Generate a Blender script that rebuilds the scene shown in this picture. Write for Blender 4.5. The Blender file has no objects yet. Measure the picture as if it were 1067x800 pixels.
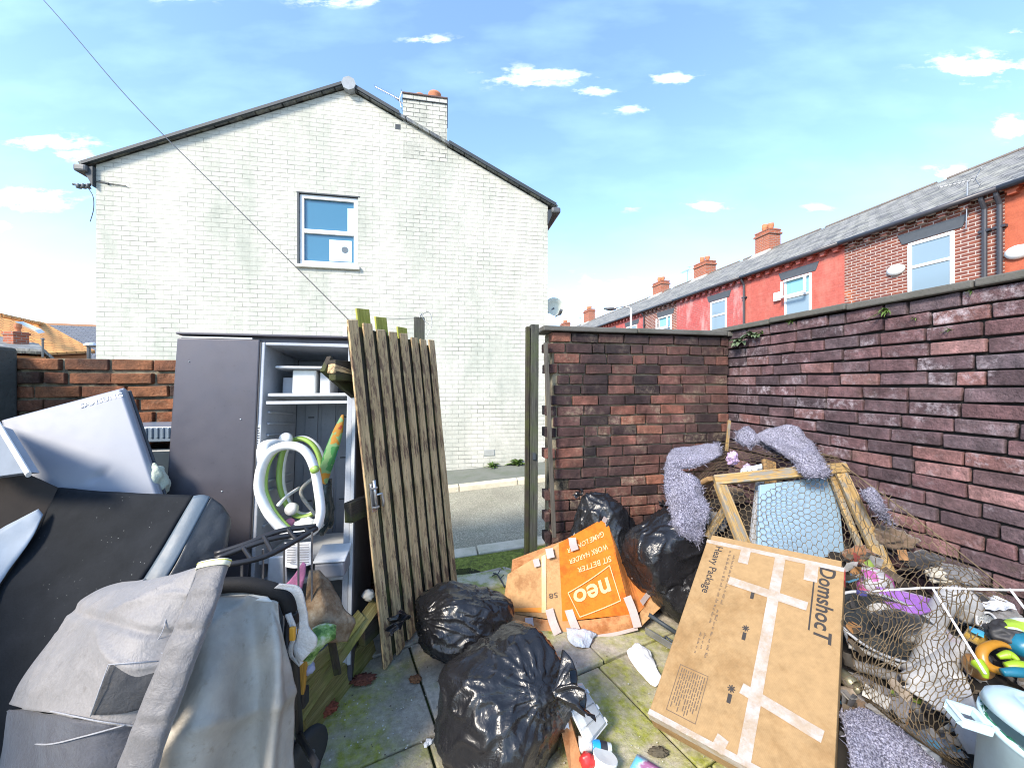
import bpy, bmesh, math, random
from mathutils import Vector, Matrix, noise, Quaternion
R = math.radians
random.seed(11)
SC = bpy.context.scene
COL = SC.collection
F = 390.0
EYE = 1.5
V = Vector
def P(px, py, Y):
    return V(((px - 533.5) / F * Y, Y, EYE - (py - 400) / F * Y))
def G(px, py, z=0.0):
    return P(px, py, (EYE - z) * F / (py - 400))

# ------------------------------------------------------------------ objects
def tag(o, label=None, cat=None, group=None, kind=None):
    if label: o['label'] = label
    if cat: o['category'] = cat
    if group: o['group'] = group
    if kind: o['kind'] = kind
    return o
def thing(name, label, cat, loc=(0, 0, 0), group=None, rot=None):
    o = bpy.data.objects.new(name, None)
    COL.objects.link(o)
    o.location = loc
    o.empty_display_size = 0.1
    if rot is not None: o.rotation_euler = rot
    return tag(o, label, cat, group)
LOCAL = set()          # things whose parts are modelled in the thing's own axes
def origin_of(p):
    w = V((0, 0, 0))
    while p is not None:
        if p.name in LOCAL: return V((0, 0, 0))
        w = w + p.location
        p = p.parent
    return w
def copy_tree(o, parent=None):
    c = o.copy(); COL.objects.link(c); c.parent = parent
    for ch in list(o.children): copy_tree(ch, c)
    return c

class MB:
    """collects shapes for ONE mesh object"""
    def __init__(s):
        s.bm = bmesh.new()
        s.uvl = None
    def uv(s):
        if s.uvl is None: s.uvl = s.bm.loops.layers.uv.new('UVMap')
        return s.uvl
    def face(s, pts, uvs=None):
        vs = [s.bm.verts.new(p) for p in pts]
        f = s.bm.faces.new(vs)
        if uvs:
            l = s.uv()
            for lp, q in zip(f.loops, uvs): lp[l].uv = q
        return f
    def hexa(s, p):
        v = [s.bm.verts.new(q) for q in p]
        for f in ((3, 2, 1, 0), (4, 5, 6, 7), (0, 1, 5, 4), (1, 2, 6, 5), (2, 3, 7, 6), (3, 0, 4, 7)):
            s.bm.faces.new([v[i] for i in f])
        return s
    def box(s, lo, hi, M=None):
        x0, y0, z0 = lo; x1, y1, z1 = hi
        p = [V(q) for q in ((x0, y0, z0), (x1, y0, z0), (x1, y1, z0), (x0, y1, z0), (x0, y0, z1), (x1, y0, z1), (x1, y1, z1), (x0, y1, z1))]
        if M is not None: p = [M @ q for q in p]
        return s.hexa(p)
    def frame_box(s, o, u, v, w):
        """box from corner o with edge vectors u, v, w"""
        o = V(o); u = V(u); v = V(v); w = V(w)
        return s.hexa([o, o + u, o + u + v, o + v, o + w, o + u + w, o + u + v + w, o + v + w])
    def tube(s, pts, r, n=8, closed=False, caps=True, squash=None):
        pts = [V(p) for p in pts]
        m = len(pts)
        rings = []
        prev = None
        for i, p in enumerate(pts):
            a = pts[(i - 1) % m] if (closed or i > 0) else p
            b = pts[(i + 1) % m] if (closed or i < m - 1) else p
            t = (b - a)
            if t.length < 1e-9: t = V((0, 0, 1))
            t.normalize()
            if prev is None:
                ref = V((0, 0, 1)) if abs(t.z) < .9 else V((1, 0, 0))
                prev = (ref - t * ref.dot(t)).normalized()
            else:
                prev = prev - t * prev.dot(t)
                if prev.length < 1e-6: prev = t.orthogonal()
                prev.normalize()
            q = t.cross(prev)
            rr = r[i] if isinstance(r, (list, tuple)) else r
            sq = squash if squash else 1.0
            rings.append([s.bm.verts.new(p + prev * (math.cos(2 * math.pi * k / n) * rr) + q * (math.sin(2 * math.pi * k / n) * rr * sq)) for k in range(n)])
        for i in range(m if closed else m - 1):
            A = rings[i]; B = rings[(i + 1) % m]
            for k in range(n):
                s.bm.faces.new([A[k], A[(k + 1) % n], B[(k + 1) % n], B[k]])
        if caps and not closed:
            s.bm.faces.new(list(reversed(rings[0]))); s.bm.faces.new(rings[-1])
        return s
    def prism(s, pts, off):
        off = V(off); pts = [V(p) for p in pts]
        a = [s.bm.verts.new(p) for p in pts]; b = [s.bm.verts.new(p + off) for p in pts]
        n = len(pts)
        s.bm.faces.new(list(reversed(a))); s.bm.faces.new(b)
        for i in range(n): s.bm.faces.new([a[i], a[(i + 1) % n], b[(i + 1) % n], b[i]])
        return s
    def lathe(s, prof, M=None, n=24, sx=1.0):
        rings = []
        for r, z in prof:
            row = []
            for k in range(n):
                a = 2 * math.pi * k / n
                p = V((math.cos(a) * r * sx, math.sin(a) * r, z))
                row.append(s.bm.verts.new(M @ p if M is not None else p))
            rings.append(row)
        for A, B in zip(rings, rings[1:]):
            for k in range(n): s.bm.faces.new([A[k], A[(k + 1) % n], B[(k + 1) % n], B[k]])
        if prof[0][0] > 1e-4: s.bm.faces.new(list(reversed(rings[0])))
        if prof[-1][0] > 1e-4: s.bm.faces.new(rings[-1])
        return s
    def grid(s, rows, uv=None):
        vs = [[s.bm.verts.new(p) for p in row] for row in rows]
        nr = len(rows); nc = len(rows[0])
        l = s.uv() if uv else None
        for i in range(nr - 1):
            for j in range(nc - 1):
                f = s.bm.faces.new([vs[i][j], vs[i][j + 1], vs[i + 1][j + 1], vs[i + 1][j]])
                if uv:
                    for lp, (a, b) in zip(f.loops, ((i, j), (i, j + 1), (i + 1, j + 1), (i + 1, j))):
                        lp[l].uv = (b / (nc - 1) * uv[0], a / (nr - 1) * uv[1])
        return s
    def build(s, name, mat, parent=None, smooth=False, bev=0, seg=2, solid=0, sub=0, label=None, uvfn=None, off=0, keep=False, flip=False):
        bm = s.bm
        bmesh.ops.remove_doubles(bm, verts=bm.verts, dist=1e-6)
        if not keep: bmesh.ops.recalc_face_normals(bm, faces=bm.faces)
        if flip: bmesh.ops.reverse_faces(bm, faces=bm.faces)
        if uvfn:
            l = s.uv()
            for f in bm.faces:
                nn = f.normal
                for lp in f.loops: lp[l].uv = uvfn(lp.vert.co, nn)
        o0 = origin_of(parent)
        for v in bm.verts: v.co -= o0
        me = bpy.data.meshes.new(name)
        bm.to_mesh(me); bm.free()
        if smooth: me.polygons.foreach_set('use_smooth', [True] * len(me.polygons))
        for mm in (mat if isinstance(mat, (list, tuple)) else [mat]): me.materials.append(mm)
        o = bpy.data.objects.new(name, me)
        COL.objects.link(o)
        if parent is not None: o.parent = parent
        if solid:
            md = o.modifiers.new('solid', 'SOLIDIFY'); md.thickness = solid; md.offset = off
        if bev:
            md = o.modifiers.new('bevel', 'BEVEL'); md.width = bev; md.segments = seg; md.limit_method = 'ANGLE'; md.angle_limit = R(35)
        if sub:
            md = o.modifiers.new('sub', 'SUBSURF'); md.levels = sub; md.render_levels = sub
        if label: o['label'] = label
        return o

def bar(name, p0, p1, w, t, mat, parent=None, up=(0, 0, 1), bev=.003, label=None, warp=.0, seed=0):
    """a timber: mesh along its own local X so that the grain follows it"""
    p0 = V(p0); p1 = V(p1)
    x = (p1 - p0); L = x.length; x.normalize()
    z = V(up); z = (z - x * z.dot(x)).normalized(); y = z.cross(x)
    mb = MB(); n = max(2, int(L / .12) + 1)
    rnd = random.Random(seed)
    rings = []
    for i in range(n):
        f = i / (n - 1); q = L * f
        dy = noise.noise((q * 2.1, seed * 3.3, .5)) * warp; dz = noise.noise((q * 2.1, seed * 3.3, 7.5)) * warp
        ww = w * (1 + .04 * noise.noise((q * 5, seed, 2.))); 
        rings.append([mb.bm.verts.new((q + (rnd.uniform(-.004, .004) if i in (0, n - 1) else 0), dy + a * ww / 2, dz + b * t / 2)) for a, b in ((-1, -1), (1, -1), (1, 1), (-1, 1))])
    for A, B in zip(rings, rings[1:]):
        for k in range(4): mb.bm.faces.new([A[k], A[(k + 1) % 4], B[(k + 1) % 4], B[k]])
    mb.bm.faces.new(list(reversed(rings[0]))); mb.bm.faces.new(rings[-1])
    bm = mb.bm
    bmesh.ops.recalc_face_normals(bm, faces=bm.faces)
    me = bpy.data.meshes.new(name); bm.to_mesh(me); bm.free(); me.materials.append(mat)
    o = bpy.data.objects.new(name, me); COL.objects.link(o)
    Mx = Matrix((x, y, z)).transposed().to_4x4()
    loc = p0 - (origin_of(parent) if parent is not None else V((0, 0, 0)))
    o.parent = parent
    Mx.translation = loc
    o.matrix_basis = Mx
    if bev:
        md = o.modifiers.new('bevel', 'BEVEL'); md.width = bev; md.segments = 2; md.limit_method = 'ANGLE'; md.angle_limit = R(40)
    if label: o['label'] = label
    return o

def crom(p, t):
    """Catmull-Rom through the list p at t in 0..len-1"""
    n = len(p); i = min(int(t), n - 2); f = t - i
    a = p[i - 1] if i > 0 else p[0] * 2 - p[1]
    b = p[i]; c = p[i + 1]
    d = p[i + 2] if i + 2 < n else p[-1] * 2 - p[-2]
    return .5 * ((2 * b) + (c - a) * f + (2 * a - 5 * b + 4 * c - d) * f * f + (3 * b - a - 3 * c + d) * f ** 3)
def lerp(p, t):
    n = len(p); i = min(int(t), n - 2); f = t - i
    return p[i] * (1 - f) + p[i + 1] * f
def surf(rows, nu, nv, disp=None, sharp=False):
    """rows of control points (Vectors or pixel,pixel,depth) -> dense rows"""
    fn = lerp if sharp else crom
    rows = [[q if isinstance(q, V) else P(*q) for q in r] for r in rows]
    dense = [[fn(r, j / (nu - 1) * (len(r) - 1)) for j in range(nu)] for r in rows]
    cols = list(zip(*dense))
    out = [[None] * nu for _ in range(nv)]
    for j, c in enumerate(cols):
        c = list(c)
        for i in range(nv): out[i][j] = fn(c, i / (nv - 1) * (len(c) - 1))
    if disp:
        new = [[None] * nu for _ in range(nv)]
        for i in range(nv):
            for j in range(nu):
                a = out[i][max(j - 1, 0)]; b = out[i][min(j + 1, nu - 1)]
                c = out[max(i - 1, 0)][j]; d = out[min(i + 1, nv - 1)][j]
                nn = (b - a).cross(d - c)
                if nn.length > 1e-12: nn.normalize()
                new[i][j] = out[i][j] + nn * disp(j / (nu - 1), i / (nv - 1), out[i][j])
        out = new
    return out
def curve(pts, n):
    pts = [q if isinstance(q, V) else P(*q) for q in pts]
    return [crom(pts, i / (n - 1) * (len(pts) - 1)) for i in range(n)]
def fbm(p, o=4): return noise.fractal(p, 1.0, 2.0, o)
def ridge(p, o=4): return noise.ridged_multi_fractal(p, 1.0, 2.0, o, 1.0, 2.0)

def text_shape(body, size=1.0, shear=0.0, bold=0.0, align='CENTER'):
    cu = bpy.data.curves.new('lettering_source', 'FONT'); cu.body = body; cu.size = size; cu.shear = shear
    cu.align_x = align; cu.align_y = 'CENTER'; cu.offset = bold; cu.resolution_u = 3
    ob = bpy.data.objects.new('lettering_source', cu); COL.objects.link(ob)
    dg = bpy.context.evaluated_depsgraph_get()
    me = ob.evaluated_get(dg).to_mesh()
    vs = [(v.co.x, v.co.y) for v in me.vertices]; fs = [tuple(p.vertices) for p in me.polygons]
    ob.evaluated_get(dg).to_mesh_clear()
    bpy.data.objects.remove(ob); bpy.data.curves.remove(cu)
    return vs, fs
def add_flat(mb, vs, fs, fn):
    vv = [mb.bm.verts.new(fn(x, y)) for x, y in vs]
    for f in fs:
        try: mb.bm.faces.new([vv[i] for i in f])
        except ValueError: pass
SKY_STRENGTH = .12; SUN_STRENGTH = 2.0; SUN_ANGLE = 14.0; EXPOSURE = 1.78
SKY_SAT = 1.08; SKY_HAZE = (4.8, 5.9, 6.8); SKY_VEIL = (3.1, 4.7, 6.6); SKY_CLOUD = (7.2, 7.2, 7.3)
# ------------------------------------------------------------------ materials
class N:
    def __init__(s, name, rough=.7, color=(.5, .5, .5), spec=.5, metal=0, sheen=0, trans=0, alpha=1):
        s.m = bpy.data.materials.new(name); s.m.use_nodes = True
        s.t = s.m.node_tree; s.b = s.t.nodes['Principled BSDF']
        s.inp('Roughness', rough); s.inp('Base Color', (*color, 1)); s.inp('Specular IOR Level', spec); s.inp('Metallic', metal)
        if sheen: s.inp('Sheen Weight', sheen)
        if trans: s.inp('Transmission Weight', trans)
        if alpha < 1: s.inp('Alpha', alpha)
        s.bumpout = None; s._tc = None
    def inp(s, k, v): s.b.inputs[k].default_value = v
    def n(s, t): return s.t.nodes.new(t)
    def l(s, a, b): s.t.links.new(a, b)
    def tc(s, which='Object'):
        if s._tc is None: s._tc = s.n('ShaderNodeTexCoord')
        return s._tc.outputs[which]
    def mapping(s, scale=(1, 1, 1), rot=(0, 0, 0), which='Object', loc=(0, 0, 0)):
        m = s.n('ShaderNodeMapping'); s.l(s.tc(which), m.inputs['Vector'])
        m.inputs['Scale'].default_value = scale; m.inputs['Rotation'].default_value = rot; m.inputs['Location'].default_value = loc
        return m.outputs[0]
    def noise(s, scale, detail=4, rough=.55, vec=None, dist=0):
        x = s.n('ShaderNodeTexNoise'); s.l(vec or s.tc(), x.inputs['Vector'])
        x.inputs['Scale'].default_value = scale; x.inputs['Detail'].default_value = detail; x.inputs['Roughness'].default_value = rough; x.inputs['Distortion'].default_value = dist
        return x.outputs['Fac']
    def vor(s, scale, vec=None, feat='F1', out='Distance'):
        x = s.n('ShaderNodeTexVoronoi'); x.feature = feat; s.l(vec or s.tc(), x.inputs['Vector']); x.inputs['Scale'].default_value = scale
        return x.outputs[out]
    def island(s): return s.n('ShaderNodeNewGeometry').outputs['Random Per Island']
    def ramp(s, fac, stops, interp='LINEAR'):
        x = s.n('ShaderNodeValToRGB'); s.l(fac, x.inputs[0]); e = x.color_ramp.elements; x.color_ramp.interpolation = interp
        while len(e) < len(stops): e.new(.5)
        for i, (p, c) in enumerate(stops):
            e[i].position = p; e[i].color = (c, c, c, 1) if isinstance(c, (int, float)) else (*c, 1)
        return x.outputs[0]
    def put(s, sock, v):
        if isinstance(v, (int, float)):
            sock.default_value = v if sock.type == 'VALUE' else (v, v, v, 1)
        elif isinstance(v, (tuple, list)): sock.default_value = (*v, 1) if len(v) == 3 else v
        else: s.l(v, sock)
    def mix(s, fac, a, b, mode='MIX'):
        x = s.n('ShaderNodeMix'); x.data_type = 'RGBA'; x.blend_type = mode
        s.put(x.inputs[0], fac); s.put(x.inputs[6], a); s.put(x.inputs[7], b)
        return x.outputs[2]
    def math(s, op, a, b=0.0, clamp=False):
        x = s.n('ShaderNodeMath'); x.operation = op; x.use_clamp = clamp
        s.put(x.inputs[0], a); s.put(x.inputs[1], b); return x.outputs[0]
    def bump(s, h, strength=.5, dist=.01):
        x = s.n('ShaderNodeBump'); s.l(h, x.inputs['Height']); x.inputs['Strength'].default_value = strength; x.inputs['Distance'].default_value = dist
        if s.bumpout is not None: s.l(s.bumpout, x.inputs['Normal'])
        s.bumpout = x.outputs[0]; s.l(s.bumpout, s.b.inputs['Normal']); return s
    def color(s, c): s.put(s.b.inputs['Base Color'], c); return s
    def rough(s, c): s.put(s.b.inputs['Roughness'], c); return s

def dirty(name, c, rough=.6, amt=.35, scale=6, spec=.4, bump=.15, bs=60, metal=0, dirt=(.12, .10, .08), fine=1, sheen=0, lo=.45, hi=.75):
    """a painted or plastic surface with grime and fine scratches"""
    n = N(name, rough, c, spec, metal, sheen)
    f = n.ramp(n.noise(scale, 6, .65), [(lo, 0), (hi, 1)])
    f = n.math('MULTIPLY', f, amt)
    col = n.mix(f, c, dirt)
    if fine:
        g = n.ramp(n.noise(scale * 14, 3, .6), [(.60, 0), (.72, 1)])
        col = n.mix(n.math('MULTIPLY', g, amt * .8), col, dirt)
    n.color(col)
    n.rough(n.math('ADD', n.math('MULTIPLY', n.noise(scale * 3, 4), .3), rough - .15, True))
    if bump: n.bump(n.noise(bs, 4), bump, .004)
    return n.m

def wall_brick(name, ramp, eff=.5, effcol=(.55, .53, .56), effscale=5, soot=None, creep=None):
    n = N(name, .9, spec=.25)
    col = n.ramp(n.island(), ramp)
    col = n.mix(.75, col, n.ramp(n.noise(9, 6, .7), [(.28, (.22, .22, .23)), (.5, (.85, .85, .85)), (.72, (1.75, 1.66, 1.66))]), 'MULTIPLY')
    col = n.mix(.45, col, n.ramp(n.noise(60, 4, .7), [(.3, .45), (.7, 1.45)]), 'MULTIPLY')
    a = n.ramp(n.noise(effscale, 7, .72), [(.48, 0), (.66, 1)])
    b = n.ramp(n.noise(effscale * 7, 4, .7), [(.42, 0), (.62, 1)])
    x = n.math('MULTIPLY', a, b)
    # each brick takes it more or less
    w = n.ramp(n.math('FRACT', n.math('MULTIPLY', n.island(), 17.3)), [(.25, .1), (.9, 1)])
    col = n.mix(n.math('MULTIPLY', n.math('MULTIPLY', x, w), eff), col, effcol)
    if soot:
        col = n.mix(n.math('MULTIPLY', n.ramp(n.noise(1.3, 5, .6), [(.42, 0), (.62, 1)]), soot), col, (.02, .02, .022))
    if creep:
        g = n.ramp(n.noise(3.1, 6, .75), [(.60, 0), (.72, 1)])
        col = n.mix(n.math('MULTIPLY', g, creep), col, (.07, .09, .035))
    n.color(col)
    n.bump(n.noise(22, 6, .7), .9, .016).bump(n.noise(110, 3, .6), .6, .005)
    return n.m

def uv_brick(name, c1, c2, mortar, L=.225, H=.075, m=.008, bump=.6, mort_vis=1.0, stain=None, rough=.85, offs=.5, patch=None, var=.5):
    n = N(name, rough, spec=.3)
    uv = n.tc('UV')
    t = n.n('ShaderNodeTexBrick'); n.l(uv, t.inputs['Vector'])
    t.inputs['Scale'].default_value = 1; t.inputs['Brick Width'].default_value = L; t.inputs['Row Height'].default_value = H
    t.inputs['Mortar Size'].default_value = m; t.inputs['Mortar Smooth'].default_value = .3; t.inputs['Bias'].default_value = -.1
    t.offset = offs
    n.put(t.inputs['Color1'], c1); n.put(t.inputs['Color2'], c2); n.put(t.inputs['Mortar'], c1)
    col = t.outputs['Color']
    col = n.mix(var, col, n.ramp(n.noise(7, 6, .7, uv), [(.3, .62), (.7, 1.35)]), 'MULTIPLY')
    col = n.mix(var * .8, col, n.ramp(n.noise(45, 4, .7, uv), [(.3, .6), (.7, 1.4)]), 'MULTIPLY')
    if patch:
        col = n.mix(n.ramp(n.noise(patch[1], 5, .6, uv), [(patch[2], 0), (patch[2] + .06, 1)]), col, patch[0])
    fac = t.outputs['Fac']
    if mort_vis < 1:
        v = n.ramp(n.noise(1.5, 7, .75, uv), [(.42, mort_vis * .05), (.68, mort_vis * 3.0)])
        fac2 = n.math('MULTIPLY', fac, v, True)
    else: fac2 = fac
    col = n.mix(fac2, col, mortar)
    if stain:
        col = n.mix(n.ramp(n.noise(stain[1], 7, .7, n.mapping((1, .35, 1), which='UV')), [(stain[2], 0), (stain[2] + .25, stain[3])]), col, stain[0])
    n.color(col)
    n.bump(n.math('SUBTRACT', 1.0, fac), bump, .006).bump(n.noise(30, 5, .7, uv), .35, .006)
    return n.m

def wood(name, c1, c2, c3=None, moss=None, rough=.85, grain=1.0, worn=None):
    n = N(name, rough, spec=.25)
    v = n.mapping((2.2, 26, 26))
    g = n.noise(1.6 * grain, 8, .7, v, .6)
    col = n.ramp(g, [(.28, c2), (.5, c1), (.72, c3 or c1)])
    v2 = n.mapping((1.2, 60, 60))
    g2 = n.noise(3, 6, .75, v2)
    col = n.mix(.6, col, n.ramp(g2, [(.35, .35), (.6, 1.25)]), 'MULTIPLY')
    if worn:
        col = n.mix(n.ramp(n.noise(3.0, 8, .78, n.mapping((2.6, 12, 12))), [(.50, 0), (.58, .88)]), col, worn)
    if moss:
        mf = n.ramp(n.noise(4.5, 7, .7), [(.46, 0), (.66, .8)])
        col = n.mix(mf, col, moss)
    n.color(col)
    n.bump(g2, .6, .006).bump(g, .5, .008)
    return n.m

def cardboard(name, c=(.47, .29, .13), dirt=(.16, .09, .04), amt=.5, scale=4):
    n = N(name, .85, spec=.2)
    col = n.mix(n.math('MULTIPLY', n.ramp(n.noise(scale, 7, .75), [(.48, 0), (.62, 1)]), amt), c, dirt)
    col = n.mix(.35, col, n.ramp(n.noise(30, 6, .7), [(.3, .6), (.7, 1.35)]), 'MULTIPLY')
    w = n.n('ShaderNodeTexWave'); n.l(n.mapping((1, 1, 1)), w.inputs['Vector']); w.inputs['Scale'].default_value = 55; w.inputs['Distortion'].default_value = .6
    col = n.mix(.07, col, n.ramp(w.outputs['Fac'], [(0, .5), (1, 1.4)]), 'MULTIPLY')
    n.color(col)
    n.bump(n.noise(7, 5, .6), .35, .02).bump(n.noise(90, 3), .2, .002)
    return n.m

def fabric(name, c, c2=None, rough=.8, wr=.5, ws=6, sheen=.25, weave=900, amt=.6):
    n = N(name, rough, spec=.3, sheen=sheen)
    c2 = c2 or tuple(x * .6 for x in c)
    col = n.mix(n.math('MULTIPLY', n.ramp(n.noise(ws * .8, 6, .65), [(.42, 0), (.68, 1)]), amt), c, c2)
    col = n.mix(.25, col, n.ramp(n.noise(180, 3, .6), [(.3, .6), (.7, 1.4)]), 'MULTIPLY')
    n.color(col)
    n.bump(n.noise(ws, 5, .55, None, 1.2), wr, .03).bump(n.noise(ws * 3.3, 5, .6, None, 2.0), .35, .012).bump(n.noise(weave, 2), .2, .002)
    sp = n.math('MULTIPLY', n.ramp(n.noise(ws * 4, 7, .75), [(.57, 0), (.70, 1)]), .35)
    n.color(n.mix(sp, col, (.10, .085, .065)))
    return n.m

def binbag(name, c=(.012, .012, .014)):
    n = N(name, .25, c, .55)
    v = n.noise(5, 5, .6, None, 1.5)
    vv = n.mapping((1, 1, 1))
    w = n.n('ShaderNodeMix'); w.data_type = 'VECTOR'
    n.l(n.tc(), w.inputs[4])
    nz = n.n('ShaderNodeTexNoise'); n.l(n.tc(), nz.inputs['Vector']); nz.inputs['Scale'].default_value = 4
    n.l(nz.outputs['Color'], w.inputs[5]); w.inputs[0].default_value = .25
    a = n.vor(9, w.outputs[1]); b = n.vor(22, w.outputs[1])
    n.bump(v, .35, .03).bump(a, .16, .03).bump(n.noise(11, 3, .5, w.outputs[1], 2.5), .30, .012).bump(n.noise(60, 3, .6, None, 1), .10, .003)
    n.rough(n.math('ADD', n.math('MULTIPLY', n.noise(14, 5), .22), .17))
    f = n.ramp(n.noise(26, 6, .75), [(.62, 0), (.75, .35)])
    n.color(n.mix(f, c, (.10, .10, .10)))
    return n.m

def glass(name, c=(.03, .06, .09), rough=.04):
    n = N(name, rough, c, .8)
    n.bump(n.noise(1.7, 2), .04, .05)
    return n.m
def clear(name, tint=(.9, .95, .97), rough=.12):
    n = N(name, rough, tint, .5, trans=.85)
    n.bump(n.noise(40, 3), .3, .006)
    return n.m
def plain(name, c, rough=.5, spec=.5, metal=0, bump=.1, bs=50, var=.25):
    n = N(name, rough, c, spec, metal)
    n.color(n.mix(var, c, n.ramp(n.noise(12, 5, .65), [(.3, .55), (.7, 1.4)]), 'MULTIPLY'))
    if bump: n.bump(n.noise(bs, 4), bump, .004)
    return n.m

def carpet_mat(name):
    n = N(name, .95, spec=.1, sheen=.2)
    i = n.noise(140, 3, .8)
    col = n.ramp(i, [(.40, (.06, .058, .10)), (.49, (.27, .265, .38)), (.60, (.64, .63, .77))])
    col = n.mix(.5, col, n.ramp(n.noise(16, 5, .7), [(.3, .5), (.7, 1.4)]), 'MULTIPLY')
    n.color(col); n.bump(i, 1.0, .02)
    return n.m

def paving_mat():
    n = N('paving_stone', .92, spec=.25)
    base = n.ramp(n.island(), [(0, (.31, .275, .22)), (.5, (.38, .34, .275)), (1, (.45, .40, .325))])
    col = n.mix(.8, base, n.ramp(n.noise(3.0, 8, .7), [(.3, .7), (.7, 1.4)]), 'MULTIPLY')
    col = n.mix(.55, col, n.ramp(n.noise(40, 6, .75), [(.3, .45), (.68, 1.5)]), 'MULTIPLY')
    moss = n.ramp(n.noise(1.45, 8, .66, n.mapping((1, 1, 1), loc=(3.1, 1.35, 0))), [(.51, 0), (.63, .85)])
    # thick moss grows in known damp places
    for (mx, my, r_) in ((.50, 1.72, .34), (.32, 1.55, .22), (-.80, 1.72, .26), (-.62, 1.52, .20), (-.05, 2.62, .36), (.10, 2.30, .25), (-.35, 2.3, .14), (.75, 1.45, .2), (.55, 1.98, .12)):
        vd = n.n('ShaderNodeVectorMath'); vd.operation = 'DISTANCE'; n.l(n.tc(), vd.inputs[0]); vd.inputs[1].default_value = (mx, my, 0)
        dn_ = n.math('ADD', n.math('DIVIDE', vd.outputs['Value'], r_), n.math('MULTIPLY', n.math('SUBTRACT', n.noise(7, 7, .7), .5), 2.2))
        moss = n.math('MAXIMUM', moss, n.ramp(dn_, [(.35, 1), (1.0, 0)]))
    moss = n.math('MULTIPLY', moss, n.ramp(n.noise(19, 6, .75), [(.34, .25), (.6, 1)]))
    col = n.mix(moss, col, n.ramp(n.noise(26, 5, .7), [(.3, (.17, .18, .03)), (.7, (.40, .41, .08))]))
    wet = n.ramp(n.noise(2.2, 6, .6, n.mapping((1, 1, 1), loc=(7, 0, 0))), [(.5, 0), (.66, .28)])
    col = n.mix(wet, col, (.06, .055, .05))
    spots = n.ramp(n.vor(55), [(.05, 1), (.11, 0)])
    spots = n.math('MULTIPLY', spots, n.ramp(n.noise(7, 3), [(.55, 0), (.62, .7)]))
    col = n.mix(spots, col, (.5, .49, .45))
    n.color(col)
    n.bump(n.noise(14, 7, .7), .5, .02).bump(n.noise(130, 4, .7), .5, .004)
    return n.m
def road_mat():
    n = N('asphalt', .9, spec=.3)
    c = n.ramp(n.noise(70, 6, .85), [(.34, (.09, .088, .062)), (.5, (.31, .295, .225)), (.64, (.60, .575, .46))])
    c = n.mix(.7, c, n.ramp(n.noise(1.6, 6, .6), [(.3, .7), (.7, 1.3)]), 'MULTIPLY')
    c = n.mix(n.ramp(n.noise(3.2, 7, .7), [(.55, 0), (.75, .5)]), c, (.10, .125, .07))
    n.color(c); n.bump(n.noise(90, 4, .8), .8, .012).bump(n.noise(9, 4), .3, .02)
    return n.m
def moss_mat(name='moss', a=(.13, .16, .03), b=(.34, .40, .09)):
    n = N(name, .95, spec=.1)
    n.color(n.ramp(n.noise(30, 7, .75), [(.32, (.10, .09, .06)), (.48, a), (.7, b)]))
    n.bump(n.noise(60, 5, .75), 1, .02)
    return n.m
def slate(name, c1, c2, L=.3, H=.22, lich=(.30, .31, .25), rough=.7):
    n = N(name, rough, spec=.4)
    uv = n.tc('UV')
    t = n.n('ShaderNodeTexBrick'); n.l(uv, t.inputs['Vector']); t.inputs['Scale'].default_value = 1
    t.inputs['Brick Width'].default_value = L; t.inputs['Row Height'].default_value = H; t.inputs['Mortar Size'].default_value = .014
    n.put(t.inputs['Color1'], c1); n.put(t.inputs['Color2'], c2); n.put(t.inputs['Mortar'], tuple(x * .2 for x in c1))
    col = n.mix(n.ramp(n.noise(2.6, 8, .75, uv), [(.45, 0), (.65, .8)]), t.outputs['Color'], lich)
    col = n.mix(.8, col, n.ramp(n.noise(18, 6, .75, uv), [(.32, .45), (.68, 1.6)]), 'MULTIPLY')
    n.color(col)
    # each course laps over the next: a saw-tooth height
    sx = n.n('ShaderNodeSeparateXYZ'); n.l(uv, sx.inputs[0])
    saw = n.math('FRACT', n.math('DIVIDE', sx.outputs[1], H))
    n.bump(n.math('SUBTRACT', 1.0, saw), .8, .02).bump(n.math('SUBTRACT', 1.0, t.outputs['Fac']), .5, .01)
    return n.m
# ------------------------------------------------------------------ world, sun, camera
W = bpy.data.worlds.new('World'); SC.world = W; W.use_nodes = True
wt = W.node_tree; bg = wt.nodes['Background']
SUN_DIR = V((-0.50, -0.62, 0.60)).normalized()          # towards the sun: behind the viewer, to the left
el = math.asin(SUN_DIR.z); az = math.atan2(SUN_DIR.x, SUN_DIR.y)
sky = wt.nodes.new('ShaderNodeTexSky'); sky.sky_type = 'NISHITA'; sky.sun_disc = False
sky.sun_elevation = el; sky.sun_rotation = az; sky.altitude = 60; sky.air_density = 1.0; sky.dust_density = .6; sky.ozone_density = 2.6
def wn(t): return wt.nodes.new(t)
def wl(a, b): wt.links.new(a, b)
def wmath(op, a, b=0.0, clamp=False):
    x = wn('ShaderNodeMath'); x.operation = op; x.use_clamp = clamp
    for i, q in enumerate((a, b)):
        if isinstance(q, (int, float)): x.inputs[i].default_value = q
        else: wl(q, x.inputs[i])
    return x.outputs[0]
wtc = wn('ShaderNodeTexCoord')
nrm = wn('ShaderNodeVectorMath'); nrm.operation = 'NORMALIZE'; wl(wtc.outputs['Generated'], nrm.inputs[0])
sep = wn('ShaderNodeSeparateXYZ'); wl(nrm.outputs[0], sep.inputs[0])
fwd = wmath('MAXIMUM', sep.outputs[1], .06)
azn = wmath('DIVIDE', sep.outputs[0], fwd); eln = wmath('DIVIDE', sep.outputs[2], fwd)
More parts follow.
